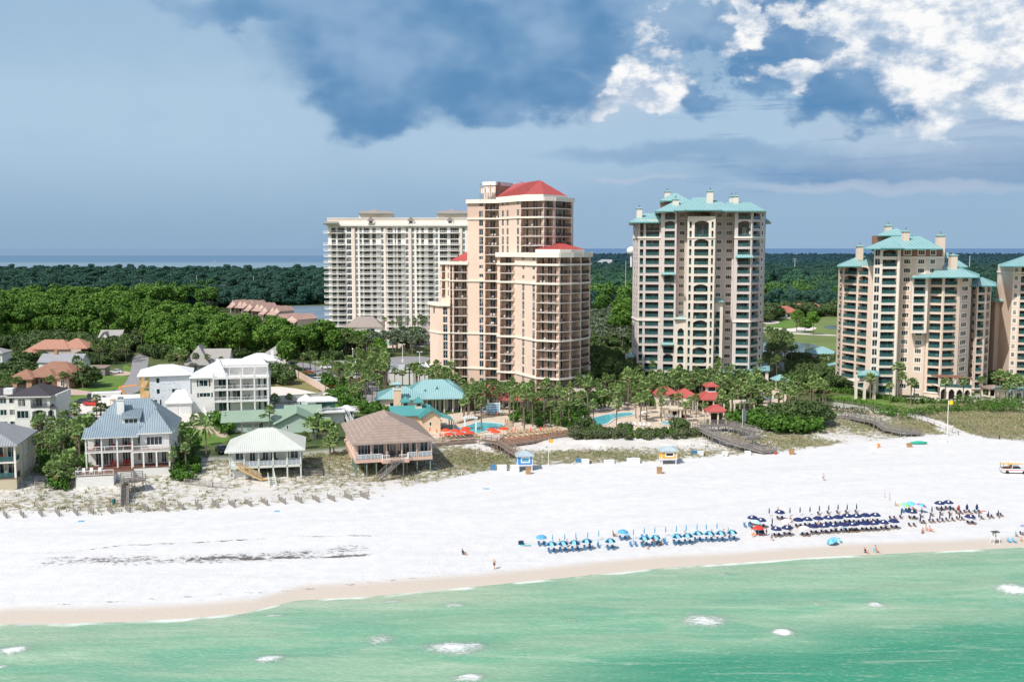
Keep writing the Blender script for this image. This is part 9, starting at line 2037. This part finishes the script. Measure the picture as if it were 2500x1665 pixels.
hedge([(2140,1010),(2190,1018),(2230,1020)], 3.6, 1.8, 'green shrub bank left of the white sand path', seed=12); hedge([(2000,1000),(2060,1006),(2130,1014)], 3.0, 1.5, 'low grey-green shrub bank beside the grey boardwalk', 'leaf_olive', seed=13); hedge([(1445,868),(1495,868)], 5, 3, 'long round hedge at the back of the hotel lawn between the towers', seed=14, dens=18); hedge([(815,978),(870,1003)], 1.2, 1.0, 'reddish green flower hedge beside the bright lawn', 'leaf_olive', seed=16)
hedge([(140,1030),(160,1030)], 2.2, 1.8, 'round clipped shrubs beside the white villa', seed=17)
# ---------------------------------------------------------------- woods too many to count: instanced crowns on points
def forest(name, pts, scale, seed, src, m=None, label=None):
 me = bpy.data.meshes.new(name); me.from_pydata(pts, [], []); o = link(name, me); o['kind'] = 'stuff'; tag(o, label, 'wood')
 rs_ = np.random.RandomState(seed); a = me.attributes.new('sc', 'FLOAT', 'POINT'); a.data.foreach_set('value', (scale*(0.75+0.5*rs_.rand(len(pts)))).astype(np.float32)); a = me.attributes.new('rz', 'FLOAT', 'POINT'); a.data.foreach_set('value', (rs_.rand(len(pts))*6.28).astype(np.float32))
 ng = bpy.data.node_groups.new(name+'_scatter', 'GeometryNodeTree'); ng.interface.new_socket('Geometry', in_out='INPUT', socket_type='NodeSocketGeometry'); ng.interface.new_socket('Geometry', in_out='OUTPUT', socket_type='NodeSocketGeometry')
 n = ng.nodes; gi, go = n.new('NodeGroupInput'), n.new('NodeGroupOutput'); oi = n.new('GeometryNodeObjectInfo'); oi.inputs['Object'].default_value = src; oi.inputs['As Instance'].default_value = True
 ip = n.new('GeometryNodeInstanceOnPoints'); a1 = n.new('GeometryNodeInputNamedAttribute'); a1.data_type = 'FLOAT'; a1.inputs[0].default_value = 'sc'; a2 = n.new('GeometryNodeInputNamedAttribute'); a2.data_type = 'FLOAT'; a2.inputs[0].default_value = 'rz'; cx = n.new('ShaderNodeCombineXYZ'); sx_ = n.new('ShaderNodeCombineXYZ')
 L = ng.links.new; L(gi.outputs[0], ip.inputs['Points']); L(oi.outputs['Geometry'], ip.inputs['Instance']); L(a2.outputs['Attribute'], cx.inputs[2]); L(cx.outputs[0], ip.inputs['Rotation']); L(a1.outputs['Attribute'], sx_.inputs[0]); L(a1.outputs['Attribute'], sx_.inputs[1]); L(a1.outputs['Attribute'], sx_.inputs[2]); L(sx_.outputs[0], ip.inputs['Scale']); L(ip.outputs[0], go.inputs[0])
 md = o.modifiers.new('scatter', 'NODES'); md.node_group = ng; return o
# source crowns stand in the wood themselves
def src_crown(kind, px, D, s, m, label, v):
 V, lob = tree_mesh(kind, 300+v); me = cloudmesh('crown', V, MATS[m]); x = XY(px, D)[0]; r = thing('far_tree', label, 'tree', (x, D, 2.5)); c = link('crown', me, r); t_ = link('trunk', trunk_mesh(kind, lob, np.random.RandomState(v), 7).mesh('trunk'), r); return c
S1 = src_crown('round', 300, 760, 1, 'leaf_far', 'rounded dark tree at the near edge of the far wood, left of the utility poles', 1); S2 = src_crown('oak', 420, 770, 1, 'leaf_far', 'low dark tree at the near edge of the far wood', 2); S3 = src_crown('pine', 620, 800, 1, 'leaf_far', 'tall dark pine at the near edge of the far wood', 3)
rs_ = np.random.RandomState(5); pts = [[], [], []]
LAG = pxpoly([(650,746),(910,742),(910,800),(740,795),(690,775)]); FW = [LAG, pxpoly([(1860,735),(1860,698),(1915,698),(1915,740)])]
def far_ok(x, y):
 far = 1510+min(max((x-60)/340, 0), 1)*3900
 return y < far-25
y = 690.0
while y < 5400:
 sp = 6.4*(1+max(0, y-700)/900); x = -(0.56*y+40)
 while x < 0.56*y+60:
  xx, yy = x+rs_.uniform(-.45,.45)*sp, y+rs_.uniform(-.45,.45)*sp; x += sp
  if not far_ok(xx, yy) or any(inpoly(xx, yy, q) for q in FW): continue
  p_ = 1250+F*xx/yy
  if yy < 760 and 480 < p_ < 760: continue
  pts[rs_.choice(3, p=(.45,.30,.25))].append((xx, yy, 2.4+rs_.uniform(-1.5,1.5)))
 y += sp*.95
for k, (S, sc_) in enumerate(((S1,1.0),(S2,1.5),(S3,.92))):
 arr = np.array(pts[k]); gro = 1+np.clip((arr[:,1]-700)/1500, 0, 2.0)*0.9
 # far crowns stand wider apart and are drawn wider, not taller
 forest('woods', [tuple(q) for q in arr], sc_*np.minimum(gro, 1.25), 7+k, S, label=('dark rounded trees of the far wood stretching to the bay','low dark trees of the far wood stretching to the bay','dark pines of the far wood stretching to the bay')[k])
# dense undergrowth between the counted trees
und = []
for poly, sp in (([(-40,845),(130,830),(310,842),(330,785),(400,797),(500,812),(600,848),(700,868),(800,868),(820,880),(700,878),(440,882),(352,868),(352,850),(250,862),(-40,850)], 4.2),([(-30,800),(520,770),(520,742),(-30,765)], 6.5),([(1436,840),(1548,855),(1548,700),(1436,700)], 5.0),([(1864,760),(2060,755),(2060,695),(1864,705)], 7.5)):
 P = pxpoly(poly); xs = [p[0] for p in P]; ys = [p[1] for p in P]
 for _ in range(int((max(xs)-min(xs))*(max(ys)-min(ys))/sp**2)):
  x, y = rs_.uniform(min(xs), max(xs)), rs_.uniform(min(ys), max(ys))
  if inpoly(x, y, P) and not any(inpoly(x, y, q) for q in (TOWN, STREET, HS, FW[1])): und.append((x, y, 2.3))
src = [o for o in bpy.data.objects if o.name.startswith('oak_tree')][0].children[-1]
ob = put_tree('oak', (*gnd(445, 878, 3), 3.0), .8, 'small oak at the near corner of the dense wood', 'tree'); S4 = [c for c in ob.children if c.name.startswith('crown')][0]
forest('undergrowth', und, .95, 3, S4, label='leafy undergrowth filling the woods')
# ---- the palms: the largest in the picture stand as trees of their own, the rest as one scattered grove
PALMQ.sort(key=lambda q: -q[0]); rest = {}; PROT = {}
for i, (w_, kind, v, loc, label, group, sc3, rz) in enumerate(PALMQ):
 if i < 300:
  cm, tm = PALM[kind][v]; r = thing('palm_tree', label, 'palm tree', loc, rz, group); r.scale = sc3; link('trunk', tm, r); link('crown', cm, r)
 else: rest.setdefault(kind, []).append((loc, sc3[0]))
GV = MB(); fv, ff, fm = [], [], []; off = 0; mats_ = []
for kind, L_q in rest.items():
 data = []
 for me2 in PALM[kind][0]:
  co = np.empty(len(me2.vertices)*3, np.float32); me2.vertices.foreach_get('co', co); data.append((co.reshape(-1,3), [tuple(p.vertices) for p in me2.polygons], [me2.materials[p.material_index] for p in me2.polygons]))
 for (loc, s_) in L_q:
  a_ = random.random()*6.28; R_ = np.array(((cos(a_),sin(a_),0),(-sin(a_),cos(a_),0),(0,0,1)))
  for co, fs, ms in data:
   fv.append((co*s_)@R_+np.array(loc)); ff.extend(tuple(i+off for i in f) for f in fs)
   for m_ in ms:
    if m_ not in mats_: mats_.append(m_)
    fm.append(mats_.index(m_))
   off += len(co)
if ff:
 me = bpy.data.meshes.new('palm_grove'); me.from_pydata(np.concatenate(fv).tolist(), [], ff)
 for m_ in mats_: me.materials.append(m_)
 me.polygons.foreach_set('material_index', fm); tag(link('palm_grove', me), 'the remaining smaller sabal palms of the groves behind and between the towers', 'palm grove', kind='stuff')
# ---------------------------------------------------------------- dune grass
rs_ = np.random.RandomState(17); N = 130000
yy = rs_.uniform(165, 300, N); xx = (rs_.rand(N)*2-1)*(0.54*yy+6); v = veg_at(xx, yy); te = np.interp(xx, *TOE); bk = np.maximum(np.interp(xx, *BK), te+6)
keep = (v > 0.62+0.5*rs_.rand(N)) & (yy > te-1.5) & (yy < bk+9); xx, yy, v = xx[keep], yy[keep], v[keep]; zz = terr(xx, yy); n = len(xx)
for pp in (((2232,1012),(2310,1038)),((2310,1038),(2395,1068))):
 a_, b_ = gnd(*pp[0], 3), gnd(*pp[1], 2.4); ux, uy = b_[0]-a_[0], b_[1]-a_[1]; q = np.clip(((xx-a_[0])*ux+(yy-a_[1])*uy)/(ux*ux+uy*uy), 0, 1); ok = np.hypot(xx-a_[0]-q*ux, yy-a_[1]-q*uy) > 2.4; xx, yy, zz = xx[ok], yy[ok], zz[ok]
n = len(xx); B = []
for k in range(5):
 a = rs_.rand(n)*6.28; h = .25+.38*rs_.rand(n); l = .15+.25*rs_.rand(n); w = .05+.05*rs_.rand(n); ox, oy = rs_.normal(size=n)*.16, rs_.normal(size=n)*.16
 b0 = np.stack([xx+ox-np.sin(a)*w, yy+oy+np.cos(a)*w, zz-.05], 1); b1 = np.stack([xx+ox+np.sin(a)*w, yy+oy-np.cos(a)*w, zz-.05], 1); tp = np.stack([xx+ox+np.cos(a)*l, yy+oy+np.sin(a)*l, zz+h], 1); B.append(np.stack([b0, b1, tp], 1))
V = np.concatenate(B).reshape(-1, 3)
m, t, b = newmat('dune_grass'); P = geo_pos(t); c = t.mix(t.ramp(t.noise(P, .15, 4, .6), .38, .62), (.42,.37,.23), (.28,.31,.14)); c = t.mix(t.math('MULTIPLY', t.noise(P, 3, 3), .5), c, (.14,.14,.075)); t.link(c, b.inputs['Base Color']); b.inputs['Roughness'].default_value = .9
me = npmesh('dune_grass', V, np.arange(len(V)).reshape(-1, 3), [m], False); tag(link('dune_grass', me), 'tan and olive sea oats covering the dunes', 'dune grass', kind='stuff')
print('OBJECTS', len(bpy.data.objects), 'grass', n, 'forest', [len(p) for p in pts], len(und))
